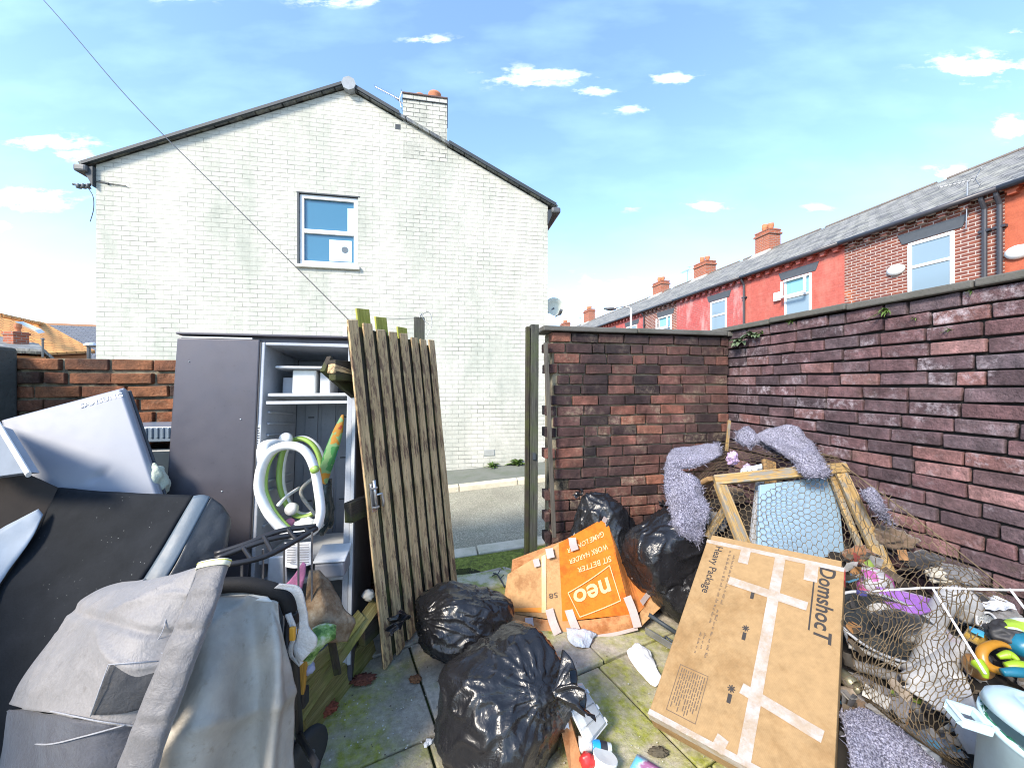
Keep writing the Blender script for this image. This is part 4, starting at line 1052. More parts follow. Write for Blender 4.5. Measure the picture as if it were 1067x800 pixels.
# dark bag behind it
m_bagsm = binbag('dark_green_bag', (.012, .022, .024))
def lump(name, label, cat, c, rx, ry, rz, mat, seed=1, amp=.18, fr_=2.0, subd=4, flat=None, facets=0, parent=None, rot=None, smooth=True):
    mb = MB(); bmesh.ops.create_icosphere(mb.bm, subdivisions=subd, radius=1)
    rnd = random.Random(seed); pl = []
    for k in range(facets):
        d = V((rnd.gauss(0, 1), rnd.gauss(0, 1), rnd.gauss(0, 1))).normalized(); pl.append((d, rnd.uniform(.62, .9)))
    off = V((seed * 3.7, seed * 1.9, seed * 5.1))
    for v in mb.bm.verts:
        d = v.co.normalized(); r = 1.0
        for q, h in pl:
            k = d.dot(q)
            if k > .3: r = min(r, h / k * .5 + .5 * min(1, h / k))
        r += amp * fbm(d * fr_ + off, 4)
        q = V((d.x * rx * r, d.y * ry * r, d.z * rz * r))
        if rot is not None: q = rot @ q
        p_ = V(c) + q
        if flat is not None and p_.z < flat: p_.z = flat + (p_.z - flat) * .05
        v.co = p_
    o = mb.build(name, mat, parent, smooth=smooth)
    if label: tag(o, label, cat)
    return o
lump('small_dark_bag', 'dark green plastic bag slumped in the fridge below the kite', 'bag', P(337, 527, 1.96), .048, .045, .15, m_bagsm, 3, .3, 1.6)
mb = MB(); mb.tube(curve([(328, 497, 1.93), (316, 507, 1.93), (314, 516, 1.93), (324, 530, 1.93), (330, 538, 1.93)], 16), .009, 8); tag(mb.build('cloth_strap', fabric('strap_fabric', (.35, .33, .28)), smooth=True), 'beige looped cloth strap hanging inside the white bouncer ring', 'strap')
lump('pink_ball', 'small pink ball below the bouncer ring', 'ball', P(302, 545, 1.80), .024, .024, .024, plain('pink_plastic', (.52, .17, .26), .4), 4, .02, 2, 3)
lump('white_cloth', 'crumpled white cloth at the bottom of the bouncer ring', 'cloth', P(320, 548, 1.80), .07, .05, .035, fabric('white_fabric', (.60, .61, .60)), 7, .35, 2.2)
m_liddedbox = plain('white_box_plastic', (.62, .64, .66), .35)
t = thing('lunch_box', 'white lidded plastic box on the lower fridge shelf', 'box', P(341, 594, 1.83))
mb = MB(); a = P(327, 604, 1.78); mb.frame_box(a, V((.135, .02, 0)), V((-.02, .12, .0)), V((0, 0, .075))); mb.build('body', plain('grey_box_plastic', (.22, .23, .26), .4), t, bev=.012)
mb = MB(); a = P(325.5, 588, 1.775); mb.frame_box(a, V((.145, .022, 0)), V((-.02, .13, .03)), V((0, 0, .012))); mb.build('lid', m_liddedbox, t, bev=.006)
o = None
mb = MB(); rows = surf([[(296, 565, 1.66), (312, 565, 1.68), (325, 564, 1.70)], [(297, 578, 1.64), (311, 580, 1.66), (325, 578, 1.69)], [(295, 590, 1.62), (309, 592, 1.63), (324, 588, 1.66)]], 8, 8); mb.grid(rows); t = thing('printed_papers', 'sheaf of white printed papers below the bouncer', 'papers', P(310, 580, 1.65)); mb.build('sheet', plain('white_paper', (.66, .66, .66), .7), t, solid=.006)
mb = MB()
for k in range(8): mb.frame_box(P(299, 568 + k * 2.6, 1.64 - k * .003), V((.035, .0, -.001)), V((0, .004, 0)), UP * .0022); mb.frame_box(P(312, 568 + k * 2.6, 1.655 - k * .003), V((.04, .0, .001)), V((0, .004, 0)), UP * .0022)
mb.build('print_lines', plain('grey_ink', (.20, .20, .22), .7), t)
mb = MB(); mb.grid(surf([[(316, 585, 1.62), (319, 587, 1.62)], [(304, 602, 1.6), (318, 598, 1.61)], [(288, 618, 1.58), (314, 616, 1.6)]], 8, 10, lambda u, v, p: .008 * noise.noise(p * 25))); tag(mb.build('pink_cloth', fabric('pink_fabric', (.55, .20, .36)), smooth=True, solid=.006), 'pink cloth triangle hanging by the printed papers', 'cloth')
mb = MB(); mb.hexa([P(278, 612, 1.68), P(300, 612, 1.68), P(300, 612, 1.78), P(278, 612, 1.78), P(280, 580, 1.68), P(298, 578, 1.68), P(298, 578, 1.78), P(280, 580, 1.78)]); tag(mb.build('white_tray', m_liddedbox, bev=.01), 'white plastic tray on end at the left of the fridge bottom', 'tray')
# stained cushion, green sleeve, mossy boards, orange plank
m_cush = N('stained_fabric', .9, spec=.15); m_cush.color(m_cush.ramp(m_cush.noise(9, 6, .7), [(.3, (.08, .05, .03)), (.45, (.19, .13, .08)), (.6, (.30, .25, .18)), (.75, (.46, .44, .38))])).bump(m_cush.noise(30, 6, .7), .7, .02)
mb = MB(); mb.grid(surf([[(322, 594, 1.62), (332, 594, 1.63), (343, 606, 1.66)], [(318, 625, 1.56), (335, 622, 1.56), (358, 632, 1.62)], [(316, 650, 1.52), (338, 645, 1.51), (370, 648, 1.6)], [(318, 672, 1.5), (336, 670, 1.50), (362, 668, 1.58)]], 22, 26, lambda u, v, p: .009 * fbm(p * 9, 4), sharp=True))
tag(mb.build('stained_cushion', m_cush.m, smooth=True, solid=.03, off=1), 'brown stained grey cushion slumped between fridge and gate', 'cushion')
m_sleeve = N('lime_print_fabric', .6, spec=.3); m_sleeve.color(m_sleeve.ramp(m_sleeve.noise(26, 4, .6), [(.38, (.06, .14, .03)), (.5, (.22, .36, .10)), (.62, (.50, .56, .40))])).bump(m_sleeve.noise(18, 4), .5, .02)
mb = MB(); mb.tube(curve([(350, 658, 1.49), (336, 661, 1.47), (325, 671, 1.45), (318, 690, 1.44)], 16), [.022 + .018 * math.sin(k / 15 * 3.0) for k in range(16)], 12, squash=1.2); tag(mb.build('green_pouch', m_sleeve.m, smooth=True), 'lime green printed pouch lying on the mossy boards', 'pouch')
m_mboard = wood('mossy_yellow_plank', (.25, .20, .07), (.09, .07, .03), (.36, .31, .13), moss=(.16, .17, .03))
t = thing('broken_panel', 'broken mossy yellow green boards lying beside the pushchair wheel', 'boards', P(345, 700, 1.5))
for k, (a, b, w) in enumerate((((308, 748, 1.44), (392, 628, 2.0), .05), ((304, 730, 1.45), (376, 640, 1.9), .045), ((306, 712, 1.46), (352, 672, 1.7), .04))):
    bar('board', P(*a), P(*b), w * 1.3, .02, m_mboard, t, up=(.5, -.55, .65), seed=k + 8, warp=.01)
bar('board', G(318, 762, .03), G(388, 672, .03), .16, .025, m_mboard, t, up=(.9, -.4, .25), seed=20, label='dark damp board at the foot of the broken panel')
bar('bracket', P(345, 665, 1.58), P(352, 702, 1.62), .03, .012, m_gate_dark, t, up=(.3, -.9, 0))
t = tag(bar('orange_plank', P(317, 655, 1.43), P(309, 722, 1.40), .055, .02, wood('orange_wood', (.52, .27, .05), (.36, .17, .03)), None, up=(.2, -.9, .3)), 'short orange wooden plank behind the white strap of the pushchair', 'plank')
lump('blue_scrap', 'small pale blue scrap beside the orange plank', 'scrap', P(322, 696, 1.43), .022, .02, .022, plain('lilac_plastic', (.34, .36, .50), .5), 5, .3, 2, 3)
lump('white_scrap', 'torn white scrap caught in the dark gap between fridge and gate', 'scrap', P(384, 620, 1.97), .03, .02, .03, plain('paper_white', (.55, .53, .48), .8), 6, .4, 2, 3)

# ------------------------------------------------------------------ wire rack
t = thing('wire_rack', 'black wire rack with thin grey rods between the black sofa and the fridge', 'rack', P(280, 600, 1.55))
mb = MB()
for pts in ([(329, 548, 1.60), (292, 553, 1.52), (258, 566, 1.45), (224, 577, 1.40)], [(318, 556, 1.57), (280, 562, 1.48), (224, 582, 1.38)], [(330, 550, 1.60), (310, 562, 1.52), (280, 578, 1.42), (250, 586, 1.36), (222, 589, 1.33)]):
    mb.tube(curve(pts, 16), .011, 8)
mb.build('top_frame', m_black, t, smooth=True)
mb = MB()
for a, b in (((300, 551, 1.53), (309, 562, 1.52)), ((275, 559, 1.48), (284, 576, 1.43)), ((252, 568, 1.44), (262, 583, 1.38)), ((318, 549.5, 1.57), (322, 555, 1.57))): mb.tube([P(*a), P(*b)], .008, 8)
mb.build('cross_bars', m_black, t)
for px, y0, Y in ((252, 586, 1.45), (274, 572, 1.50), (296, 566, 1.52), (311, 560, 1.54), (325, 554, 1.56)):
    mb = MB(); q = P(px, y0, Y); mb.tube([q, V((q.x, q.y, .25))], .0045, 6); mb.build('rod', m_alu, t)

# ------------------------------------------------------------------ white fridge door lying on the left
m_door_w = dirty('silver_white_door', (.285, .30, .34), .42, .5, 7, dirt=(.26, .27, .31), bump=.05, bs=300, lo=.42, hi=.8)
TLd, TRd = P(-2, 436, 1.60), P(127, 402, 1.78)
e = (TRd - TLd); dwn = (P(165, 514, 1.66) - TRd); nd = e.cross(dwn).normalized()
if nd.y > 0: nd = -nd
dwn2 = dwn.normalized() * 1.0; dwn2b = (dwn.normalized() + e.normalized() * .0) * 1.0
BLd = P(96, 530, 1.47)
t = thing('discarded_door', 'detached silver white fridge door with a dent and raised lettering lying over the black sofa', 'fridge door', TRd)
mb = MB(); lo = [TLd + dwn * 1.5, TRd + dwn * 1.5, TRd, TLd]
hb = -nd * .017; mb.hexa([lo[0] + hb, lo[1] + hb, lo[1] - nd * .05, lo[0] - nd * .05, lo[3] + hb, lo[2] + hb, lo[2] - nd * .05, lo[3] - nd * .05]); mb.build('panel', m_door_w, t, bev=.006)
mb = MB(); DA, DB, DC_ = lo[3] + nd * .0005, (lo[2] - lo[3]), (lo[0] - lo[3])
dentc = ((TRd - e * .42 + dwn * .70) - lo[3]); eu = e.normalized(); ev_d = DC_.normalized()
def dpt(i, j):
    q = DB * (.006 + .988 * i / 60) + DC_ * (.006 + .988 * j / 90); r = q - dentc; x = r.dot(eu); y = r.dot(ev_d) * 1.7 + x * .35
    if i in (0, 60) or j in (0, 90): return DA + q - nd * .018
    return DA + q + nd * (.0006 - .013 * math.exp(-(x * x + y * y) / .0010) + .0012 * noise.noise(q * 6))
mb.grid([[dpt(i, j) for i in range(61)] for j in range(91)]); mb.build('skin', m_door_w, t, smooth=True)
mb = MB(); b_ = nd * -.012; mb.hexa([lo[0] - nd * .052, lo[1] - nd * .052 + e * .02, lo[1] - nd * .062 + e * .02, lo[0] - nd * .062, lo[3] - nd * .052, lo[2] - nd * .052 + e * .02, lo[2] - nd * .062 + e * .02, lo[3] - nd * .062]); mb.build('gasket', m_fr_gasket, t, bev=.006)
vs, fs = text_shape('SAMSUNG', .032, bold=.0002)
mb = MB(); ce = TRd - e * .20 + dwn * .085; eu = e.normalized(); ev = nd.cross(eu).normalized()
if ev.z < 0: ev = -ev
add_flat(mb, vs, fs, lambda x, y: ce + eu * x * 1.05 + ev * y + nd * .0026); mb.build('lettering', plain('raised_letters', (.50, .52, .56), .35), t, solid=.002)
# second white panel beyond its left edge
a, b, c, d = P(-40, 430, 1.50), P(2, 446, 1.42), P(30, 492, 1.32), P(-30, 500, 1.38)
t = thing('appliance_panel', 'white edged appliance panel tucked under the left of the silver door', 'panel', b)
mb = MB(); nn = (b - a).cross(c - b).normalized(); nn = nn if nn.y < 0 else -nn
mb.hexa([d, c, c - nn * .03, d - nn * .03, a, b, b - nn * .03, a - nn * .03]); mb.build('panel', plain('pale_blue_panel', (.24, .28, .34), .45), t, bev=.003)
mb = MB(); mb.tube([b + nn * .004 - (c - b) * .1, c + nn * .004 + (c - b) * .05], .012, 8, squash=.6); mb.build('edge_trim', m_white, t)
# recycling crate and pale sack in the corner by the fridge
m_crate = plain('blue_black_crate', (.05, .07, .09), .35)
t = thing('recycling_crate', 'blue black ribbed recycling crate behind the silver door', 'crate', P(155, 470, 2.15))
a = P(140, 466, 2.0); mb = MB(); mb.frame_box(V((a.x - .25, a.y + .05, 0)), V((.46, .08, 0)), V((-.06, .26, 0)), UP * (a.z - .03)); mb.build('body', m_crate, t, bev=.01)
mb = MB(); a = P(140, 463, 2.0); mb.frame_box(V((a.x - .27, a.y + .03, a.z)), V((.50, .09, -.0)), V((-.06, .30, 0)), UP * .085)
rnd = random.Random(3)
for k in range(18): mb.frame_box(V((a.x - .26 + k * .027, a.y + .025 + k * .0049, a.z + .02)), V((.012, .002, 0)), V((0, .01, 0)), UP * .06)
mb.build('lid', plain('blue_grey_lid', (.20, .26, .33), .3), t, bev=.008)
lump('pale_sack', 'pale green white sack squeezed between silver door and fridge', 'sack', P(161, 503, 1.72), .045, .05, .08, fabric('pale_sack', (.48, .52, .42), (.30, .36, .20)), 9, .3, 1.8)

# ------------------------------------------------------------------ black sofa tipped on its back
m_sofa = N('black_sofa_base_cloth', .8, spec=.2)
sc_ = m_sofa.mix(m_sofa.ramp(m_sofa.noise(3.5, 7, .7), [(.4, 0), (.7, .6)]), (.007, .009, .012), (.022, .025, .031))
sp = m_sofa.math('MULTIPLY', m_sofa.ramp(m_sofa.vor(60), [(.04, 1), (.10, 0)]), m_sofa.ramp(m_sofa.noise(6, 4), [(.52, 0), (.60, 1)]))
sc_ = m_sofa.mix(sp, sc_, (.50, .52, .52)); m_sofa.color(sc_).bump(m_sofa.noise(8, 5, .6), .35, .02).bump(m_sofa.noise(200, 3), .2, .002)
m_leather = dirty('black_leatherette', (.055, .058, .062), .38, .4, 5, dirt=(.14, .13, .12), bump=.5, bs=30)
m_brownfelt = plain('brown_black_felt', (.045, .036, .03), .85, .3)
t = thing('black_sofa', 'black sofa tipped over with its dusty underside showing behind the pushchair', 'sofa', P(100, 650, 1.2))
mb = MB()
mb.grid(surf([[(65, 509, 1.56), (110, 513, 1.55), (158, 515, 1.53), (203, 517, 1.50)], [(15, 590, 1.40), (60, 592, 1.39), (110, 592, 1.38), (160, 590, 1.36)], [(-35, 680, 1.26), (10, 680, 1.25), (60, 676, 1.24), (105, 672, 1.22)], [(-90, 800, 1.14), (-40, 810, 1.13), (10, 810, 1.12), (60, 810, 1.11)]], 40, 50, lambda u, v, p: .008 * fbm(p * 5, 3), sharp=True))
mb.build('underside_cloth', m_sofa.m, t, smooth=True, solid=.015, off=-1)
m_strip = dirty('blue_grey_highlight', (.11, .15, .19), .5, .3, 6, bump=.2)  # lighter blue grey: the highlight along the sofa edge, put into the colour
e0 = [(203, 517, 1.50), (160, 590, 1.27), (105, 672, 1.07)]
mb = MB()
rows = surf([[(203, 517, 1.50), (212, 516, 1.51), (219, 518, 1.52)], [(160, 590, 1.36), (172, 588, 1.365), (181, 590, 1.37)], [(105, 672, 1.22), (120, 670, 1.225), (130, 672, 1.23)]], 8, 30); mb.grid(rows); mb.build('edge_highlight', m_strip, t, smooth=True, solid=.01, off=-1)
mb = MB()
rows = surf([[(219, 518, 1.52), (230, 527, 1.54), (237, 541, 1.55), (236, 556, 1.54)], [(200, 552, 1.445), (217, 562, 1.47), (229, 574, 1.49), (230, 592, 1.49)], [(181, 590, 1.37), (196, 600, 1.40), (210, 612, 1.42), (214, 635, 1.43)], [(130, 672, 1.23), (150, 680, 1.25), (170, 700, 1.27), (180, 730, 1.29)]], 26, 34, lambda u, v, p: .012 * fbm(p * 7, 3) * math.sin(math.pi * min(1, max(0, u))) )
mb.grid(rows); mb.build('arm_end', m_leather, t, smooth=True, solid=.01, off=-1)
mb = MB(); mb.hexa([P(-100, 800, 1.42), P(70, 800, 1.38), P(200, 620, 1.62), P(0, 620, 1.66), P(-80, 700, 1.38), P(60, 690, 1.36), P(228, 560, 1.60), P(66, 530, 1.68)]); mb.build('body', m_leather, t)
mb = MB(); mb.grid(surf([[(-30, 470, 1.42), (10, 485, 1.48), (40, 498, 1.52), (66, 510, 1.555)], [(-45, 540, 1.38), (-5, 546, 1.41), (20, 552, 1.43), (38, 553, 1.445)], [(-60, 640, 1.24), (-40, 640, 1.26), (-15, 640, 1.28), (0, 612, 1.35)]], 16, 20, lambda u, v, p: .005 * fbm(p * 6, 3), sharp=True)); mb.build('back_panel', m_brownfelt, t, smooth=True, solid=.03, off=1)
mb = MB(); mb.grid(surf([[(40, 530, 1.46), (45, 536, 1.46)], [(18, 542, 1.42), (32, 562, 1.405)], [(-12, 560, 1.37), (4, 602, 1.345)], [(-30, 590, 1.32), (-20, 640, 1.28)]], 8, 16, lambda u, v, p: .006 * noise.noise(p * 20))); tag(mb.build('torn_sheet', plain('pale_blue_paper', (.32, .37, .43), .6), smooth=True, solid=.003), 'torn pale blue strip of sheet lying on the black sofa', 'sheet')
mb = MB(); mb.grid(surf([[(-20, 470, 1.38), (0, 482, 1.40), (18, 484, 1.42)], [(-20, 500, 1.36), (-5, 498, 1.38), (10, 487, 1.41)]], 8, 8)); mb.build('cover_fold', fabric('cream_cover', (.50, .49, .46)), t, smooth=True, solid=.008)
# ------------------------------------------------------------------ pushchair
m_pr_hi = fabric('grey_pushchair_cloth', (.265, .25, .245), (.15, .145, .145), .5, .35, 5, .3, amt=.5)
m_pr_lo = fabric('darker_shaded_cloth', (.085, .088, .105), (.05, .05, .06), .6, .4, 6, .3)  # darker lower cloth; part of its tone is shade put into the colour
m_pr_strip = fabric('padded_grey_cloth', (.18, .172, .172), (.11, .106, .108), .45, .25, 9, .3, amt=.35)
m_pr_apron = N('worn_silver_apron', .42, spec=.45)
ac = m_pr_apron.mix(m_pr_apron.ramp(m_pr_apron.noise(5, 6, .65), [(.40, 0), (.62, .8)]), (.42, .385, .33), (.27, .25, .215))
ac = m_pr_apron.mix(m_pr_apron.math('MULTIPLY', m_pr_apron.ramp(m_pr_apron.noise(22, 6, .7), [(.58, 0), (.68, 1)]), .5), ac, (.20, .17, .12))
m_pr_apron.color(ac).bump(m_pr_apron.noise(7, 5, .55, None, 1), .4, .02).bump(m_pr_apron.noise(60, 4, .6), .2, .003)
m_mesh = fabric('charcoal_mesh', (.045, .047, .052), (.03, .03, .033), .7, .4, 7, .1)
m_foam = plain('black_foam', (.014, .014, .015), .75, .3, bump=.4, bs=300)
m_pipe_c = fabric('pale_piping', (.34, .34, .36), (.4, .4, .44), .6, .2, 9)
pr = thing('pushchair', 'folded grey pushchair with a rumpled hood standing at the front left of the yard', 'pushchair', V((-.9, 1.15, 0)))
HS = -1
def hood_wr(u, v, p): 
    w = V((p.x * 3.2, p.y * 2, p.z * 5.5)) + V((noise.noise(p * 4), 0, noise.noise(p * 4 + V((5, 0, 0))))) * .7
    c = (1 - abs(noise.noise(w))) ** 7; c2 = (1 - abs(noise.noise(w * 2.3 + V((8, 1, 3))))) ** 8
    return HS * (.012 * fbm(p * 4 + V((3, 0, 0)), 2) + (.024 * c * (.35 + u * .65) + .010 * c2 * u) * min(1, u * 6) * min(1, v * 8) - .012 * math.exp(-((v - .33 - .1 * u) / .025) ** 2))
hood_rows = [[(152, 604, 1.34), (150, 606, 1.24), (166, 603, 1.17), (182, 598, 1.13), (208, 590, 1.11)], [(105, 615, 1.36), (97, 622, 1.22), (130, 628, 1.10), (163, 632, 1.05), (196, 630, 1.06)], [(72, 655, 1.32), (60, 660, 1.18), (100, 668, 1.03), (143, 675, .99), (184, 672, 1.02)],
             [(44, 695, 1.26), (28, 698, 1.12), (76, 710, .99), (122, 718, .95), (170, 713, .985)], [(24, 735, 1.22), (8, 733, 1.09), (60, 743, .96), (104, 752, .93), (154, 756, .97)]]
mb = MB(); mb.grid(surf(hood_rows, 56, 60, hood_wr)); hood = mb.build('hood', m_pr_hi, pr, smooth=True, solid=.006, off=-1)
low_rows = [[(30, 738, 1.20), (16, 738, 1.095), (62, 744, .972), (104, 751, .942), (153, 757, .975)], [(18, 765, 1.18), (7, 768, 1.08), (52, 785, .965), (98, 795, .93), (140, 795, .96)], [(10, 800, 1.15), (0, 805, 1.06), (44, 825, .95), (90, 838, .92), (128, 838, .945)], [(12, 850, 1.1), (5, 850, 1.04), (40, 870, .94), (80, 880, .91), (118, 880, .935)]]
mb = MB(); mb.grid(surf(low_rows, 46, 34, lambda u, v, p: .010 * fbm(p * 6 + V((1, 7, 0)), 3) - .004)); mb.build('lower_panel', m_pr_lo, pr, smooth=True, solid=.006, off=-1)
mb = MB(); mb.grid(surf([[(114, 693, .955), (135, 691, .965), (166, 690, .99)], [(104, 716, .935), (130, 716, .945), (165, 716, .97)], [(95, 745, .922), (125, 744, .93), (152, 738, .955)]], 22, 18, lambda u, v, p: .003 - .004 * fbm(p * 9, 3))); mb.build('mesh_window', m_mesh, hood, smooth=True, solid=.004, off=0)
mb = MB(); mb.tube(curve([(24, 772, 1.05), (50, 775, .955), (90, 766, .925), (130, 755, .94)], 30), .0018, 6); mb.tube(curve([(64, 660, 1.155), (90, 670, 1.05), (130, 671, .993), (176, 682, 1.0)], 30), .0018, 6); mb.tube([P(94, 746, .918), P(104, 717, .928), P(113, 692, .948), P(138, 690, .958), P(164, 688.5, .982)], .0014, 6); mb.tube(curve([(150, 612, 1.20), (172, 640, 1.04), (160, 672, 1.0), (128, 690, .962)], 24), .0012, 6); mb.tube(curve([(20, 734, 1.08), (60, 742, .955), (104, 751, .925), (152, 757, .962)], 24), .0016, 6); mb.build('piping', m_pipe_c, hood, smooth=True)
# padded rim of the hood
sp_ = curve([(224, 586, 1.12), (211, 625, 1.06), (192, 672, 1.00), (172, 722, .955), (152, 775, .92), (134, 830, .90), (122, 875, .89)], 64)
mb = MB(); rows = []
for i, c in enumerate(sp_):
    f = i / 63; tng = (sp_[min(i + 1, 63)] - sp_[max(i - 1, 0)]).normalized()
    side = V((0, 1, .15)).cross(tng).normalized()
    if side.x < 0: side = -side
    nr = tng.cross(side).normalized()
    if nr.y > 0: nr = -nr
    w = .043 + .004 * noise.noise((f * 9, 2, 2)); h = .021 + .0085 * math.sin(f * 62 + 3 * noise.noise((f * 10, 0, 5))) * (.4 + .6 * noise.noise((f * 6, 4, 1)))
    rows.append([c + side * (math.cos(a) * w) + nr * (math.copysign(abs(math.sin(a)) ** .7, math.sin(a)) * (h + .004 * noise.noise((f * 30, math.cos(a) * 2, 0)))) for a in [2 * math.pi * k / 28 for k in range(29)]])
mb.grid(rows); mb.bm.faces.new([mb.bm.verts.new(p) for p in rows[0][:-1]]); rim = mb.build('hood_rim', m_pr_strip, pr, smooth=True)
mb = MB(); mb.tube([r[15] + (r[15] - r[1]).normalized() * .002 for r in rows], .0035, 6); mb.build('seam_piping', m_pipe_c, rim, smooth=True)
c0, c1 = sp_[0] + V((0, -.0, .004)), sp_[2]
mb = MB()
rr = []
for k in range(2):
    base = rows[0] if k == 0 else rows[2]
    cc = sp_[0] if k == 0 else sp_[2]
    rr.append([cc + (p - cc) * 1.06 + V((0, 0, .004)) for p in base])
mb.grid(rr); mb.build('zip_band', plain('cream_zip', (.66, .65, .50), .6), rim, smooth=True, solid=.003)
mb = MB(); mb.tube([sp_[0] + (p - sp_[0]) * 1.09 + V((0, -.002, .001)) for p in rows[0][:-1]], .0022, 5, closed=True); mb.build('zip_teeth', plain('yellow_zip', (.55, .55, .12), .5), rim)
# apron
def apr(u, v, p):
    return -1.3 * (-.030 * math.exp(-((u - .55 - .08 * v) / .10) ** 2) * min(1, v * 3) + .026 * math.exp(-((u - .30) / .12) ** 2) * v + .020 * math.exp(-((u - .80 + .1 * v) / .06) ** 2) * min(1, v * 2) + .010 * fbm(p * 5 + V((9, 0, 0)), 3) + .012 * (1 - abs(noise.noise(V((p.x * 5, p.y * 3, p.z * 3)) + V((2, 2, 2))))) ** 8)
mb = MB(); mb.grid(surf([[(205, 628, 1.22), (225, 622, 1.235), (255, 621, 1.255), (278, 624, 1.26), (288, 628, 1.25)], [(194, 655, 1.13), (222, 655, 1.14), (255, 655, 1.19), (284, 655, 1.22), (294, 658, 1.24)], [(178, 705, 1.06), (212, 708, 1.07), (250, 708, 1.13), (288, 700, 1.17), (305, 694, 1.23)],
                                [(160, 765, 1.0), (200, 768, 1.02), (245, 768, 1.09), (285, 765, 1.13), (308, 755, 1.20)], [(142, 835, .96), (190, 840, .99), (240, 838, 1.06), (280, 830, 1.09), (304, 815, 1.17)], [(130, 880, .94), (185, 890, .97), (240, 890, 1.03), (280, 880, 1.06), (300, 870, 1.14)]], 60, 64, apr))
ap = mb.build('apron', m_pr_apron.m, pr, smooth=True, solid=.005, off=-1)
mb = MB(); mb.grid(surf([[(208, 618, 1.26), (240, 611, 1.27), (272, 613, 1.285)], [(206, 627, 1.225), (242, 624, 1.25), (284, 627, 1.258)]], 20, 6, lambda u, v, p: .004 * fbm(p * 10, 2))); mb.build('lining', plain('white_lining', (.62, .63, .60), .6), ap, smooth=True, solid=.004)
mb = MB(); mb.tube(curve([(200, 618, 1.22), (222, 611, 1.25), (255, 609, 1.27), (282, 614, 1.29), (297, 622, 1.30), (303, 636, 1.31)], 34), .0245, 16); mb.build('handlebar', m_foam, pr, smooth=True)
# frame, straps, wheels
mb = MB(); mb.tube(curve([(302, 632, 1.32), (306, 665, 1.34), (309, 715, 1.38), (313, 775, 1.43)], 18), .013, 10)
q1 = P(316, 780, 1.43); q2 = V((-1.10, 1.43, .10)); q3 = V((-.98, .92, .10)); q4 = V((-.55, .92, .10))
mb.tube([q1 + V((.0, 0, .02)), V((q2.x, q2.y, .13))], .011, 8); mb.tube([q1 + V((-.02, 0, .06)), V((-.60, 1.15, .33)), V((-.60, .95, .18))], .012, 8); mb.tube([V((-1.10, 1.43, .13)), V((-1.02, 1.15, .33)), V((-1.0, .95, .18))], .012, 8)
mb.tube(curve([(303, 636, 1.31), (299, 655, 1.30), (300, 690, 1.27), (306, 740, 1.25)], 14), .009, 8)
mb.build('frame', m_black, pr, smooth=True)
mb = MB(); mb.frame_box(P(296, 655, 1.30), V((.035, .02, 0)), V((0, .03, 0)), UP * .045); mb.build('joint_block', m_black, pr, bev=.008); mb = MB(); mb.frame_box(P(303, 742, 1.40), V((.045, .01, 0)), V((0, .04, 0)), UP * .07); mb.build('joint_block', m_black, pr, bev=.008)
def wheel(c, r, ax):
    ax = V(ax).normalized(); w = bpy.data.objects.new('wheel', None)
    a = ax.orthogonal().normalized(); b = ax.cross(a)
    Mx = Matrix.Translation(V(c)) @ Matrix(((a.x, b.x, ax.x, 0), (a.y, b.y, ax.y, 0), (a.z, b.z, ax.z, 0), (0, 0, 0, 1)))
    mb = MB(); mb.lathe([(r * .70, -.016), (r * .93, -.017), (r, -.008), (r, .008), (r * .93, .017), (r * .70, .016)], Mx, 28); ty = mb.build('wheel', plain('worn_tyre', (.03, .03, .03), .8, bump=.5), pr, smooth=True)
    mb = MB(); mb.lathe([(.001, -.018), (r * .2, -.018), (r * .22, -.010), (r * .66, -.009), (r * .71, -.014), (r * .71, .014), (r * .66, .009), (r * .22, .010), (r * .2, .018), (.001, .018)], Mx, 24); mb.build('rim', plain('grey_rim', (.12, .12, .125), .5), ty, smooth=True)
wheel((q1.x + .018, q1.y, .088), .088, (.95, -.3, 0)); wheel((-1.12, 1.43, .088), .088, (.95, -.3, 0)); wheel((-.60, .93, .07), .07, (.9, .4, 0)); wheel((-1.0, .93, .07), .07, (.9, .4, 0))
m_strap = fabric('dirty_white_webbing', (.60, .57, .54), (.40, .37, .33), .7, .5, 12)
mb = MB(); mb.grid(surf([[(286, 612, 1.27), (291, 608, 1.27)], [(304, 617, 1.27), (312, 611, 1.28)], [(311, 636, 1.28), (319, 632, 1.28)], [(312, 655, 1.28), (322, 652, 1.28)], [(306, 676, 1.27), (330, 664, 1.28)], [(312, 692, 1.27), (330, 672, 1.28)]], 6, 36, lambda u, v, p: .004 * noise.noise(p * 22))); mb.build('strap', m_strap, pr, smooth=True, solid=.006)
mb = MB(); mb.grid(surf([[(297, 640, 1.28), (303, 638, 1.28)], [(304, 660, 1.275), (309, 657, 1.275)], [(300, 680, 1.275), (305, 682, 1.275)], [(312, 694, 1.27), (316, 690, 1.27)]], 4, 20)); mb.build('strap', m_strap, pr, smooth=True, solid=.005)
mb = MB(); mb.frame_box(P(301, 668, 1.26), V((.018, .0, .0)), V((0, .012, 0)), UP * .045); mb.build('clip', plain('orange_clip', (.62, .30, .03), .4), pr, bev=.003)
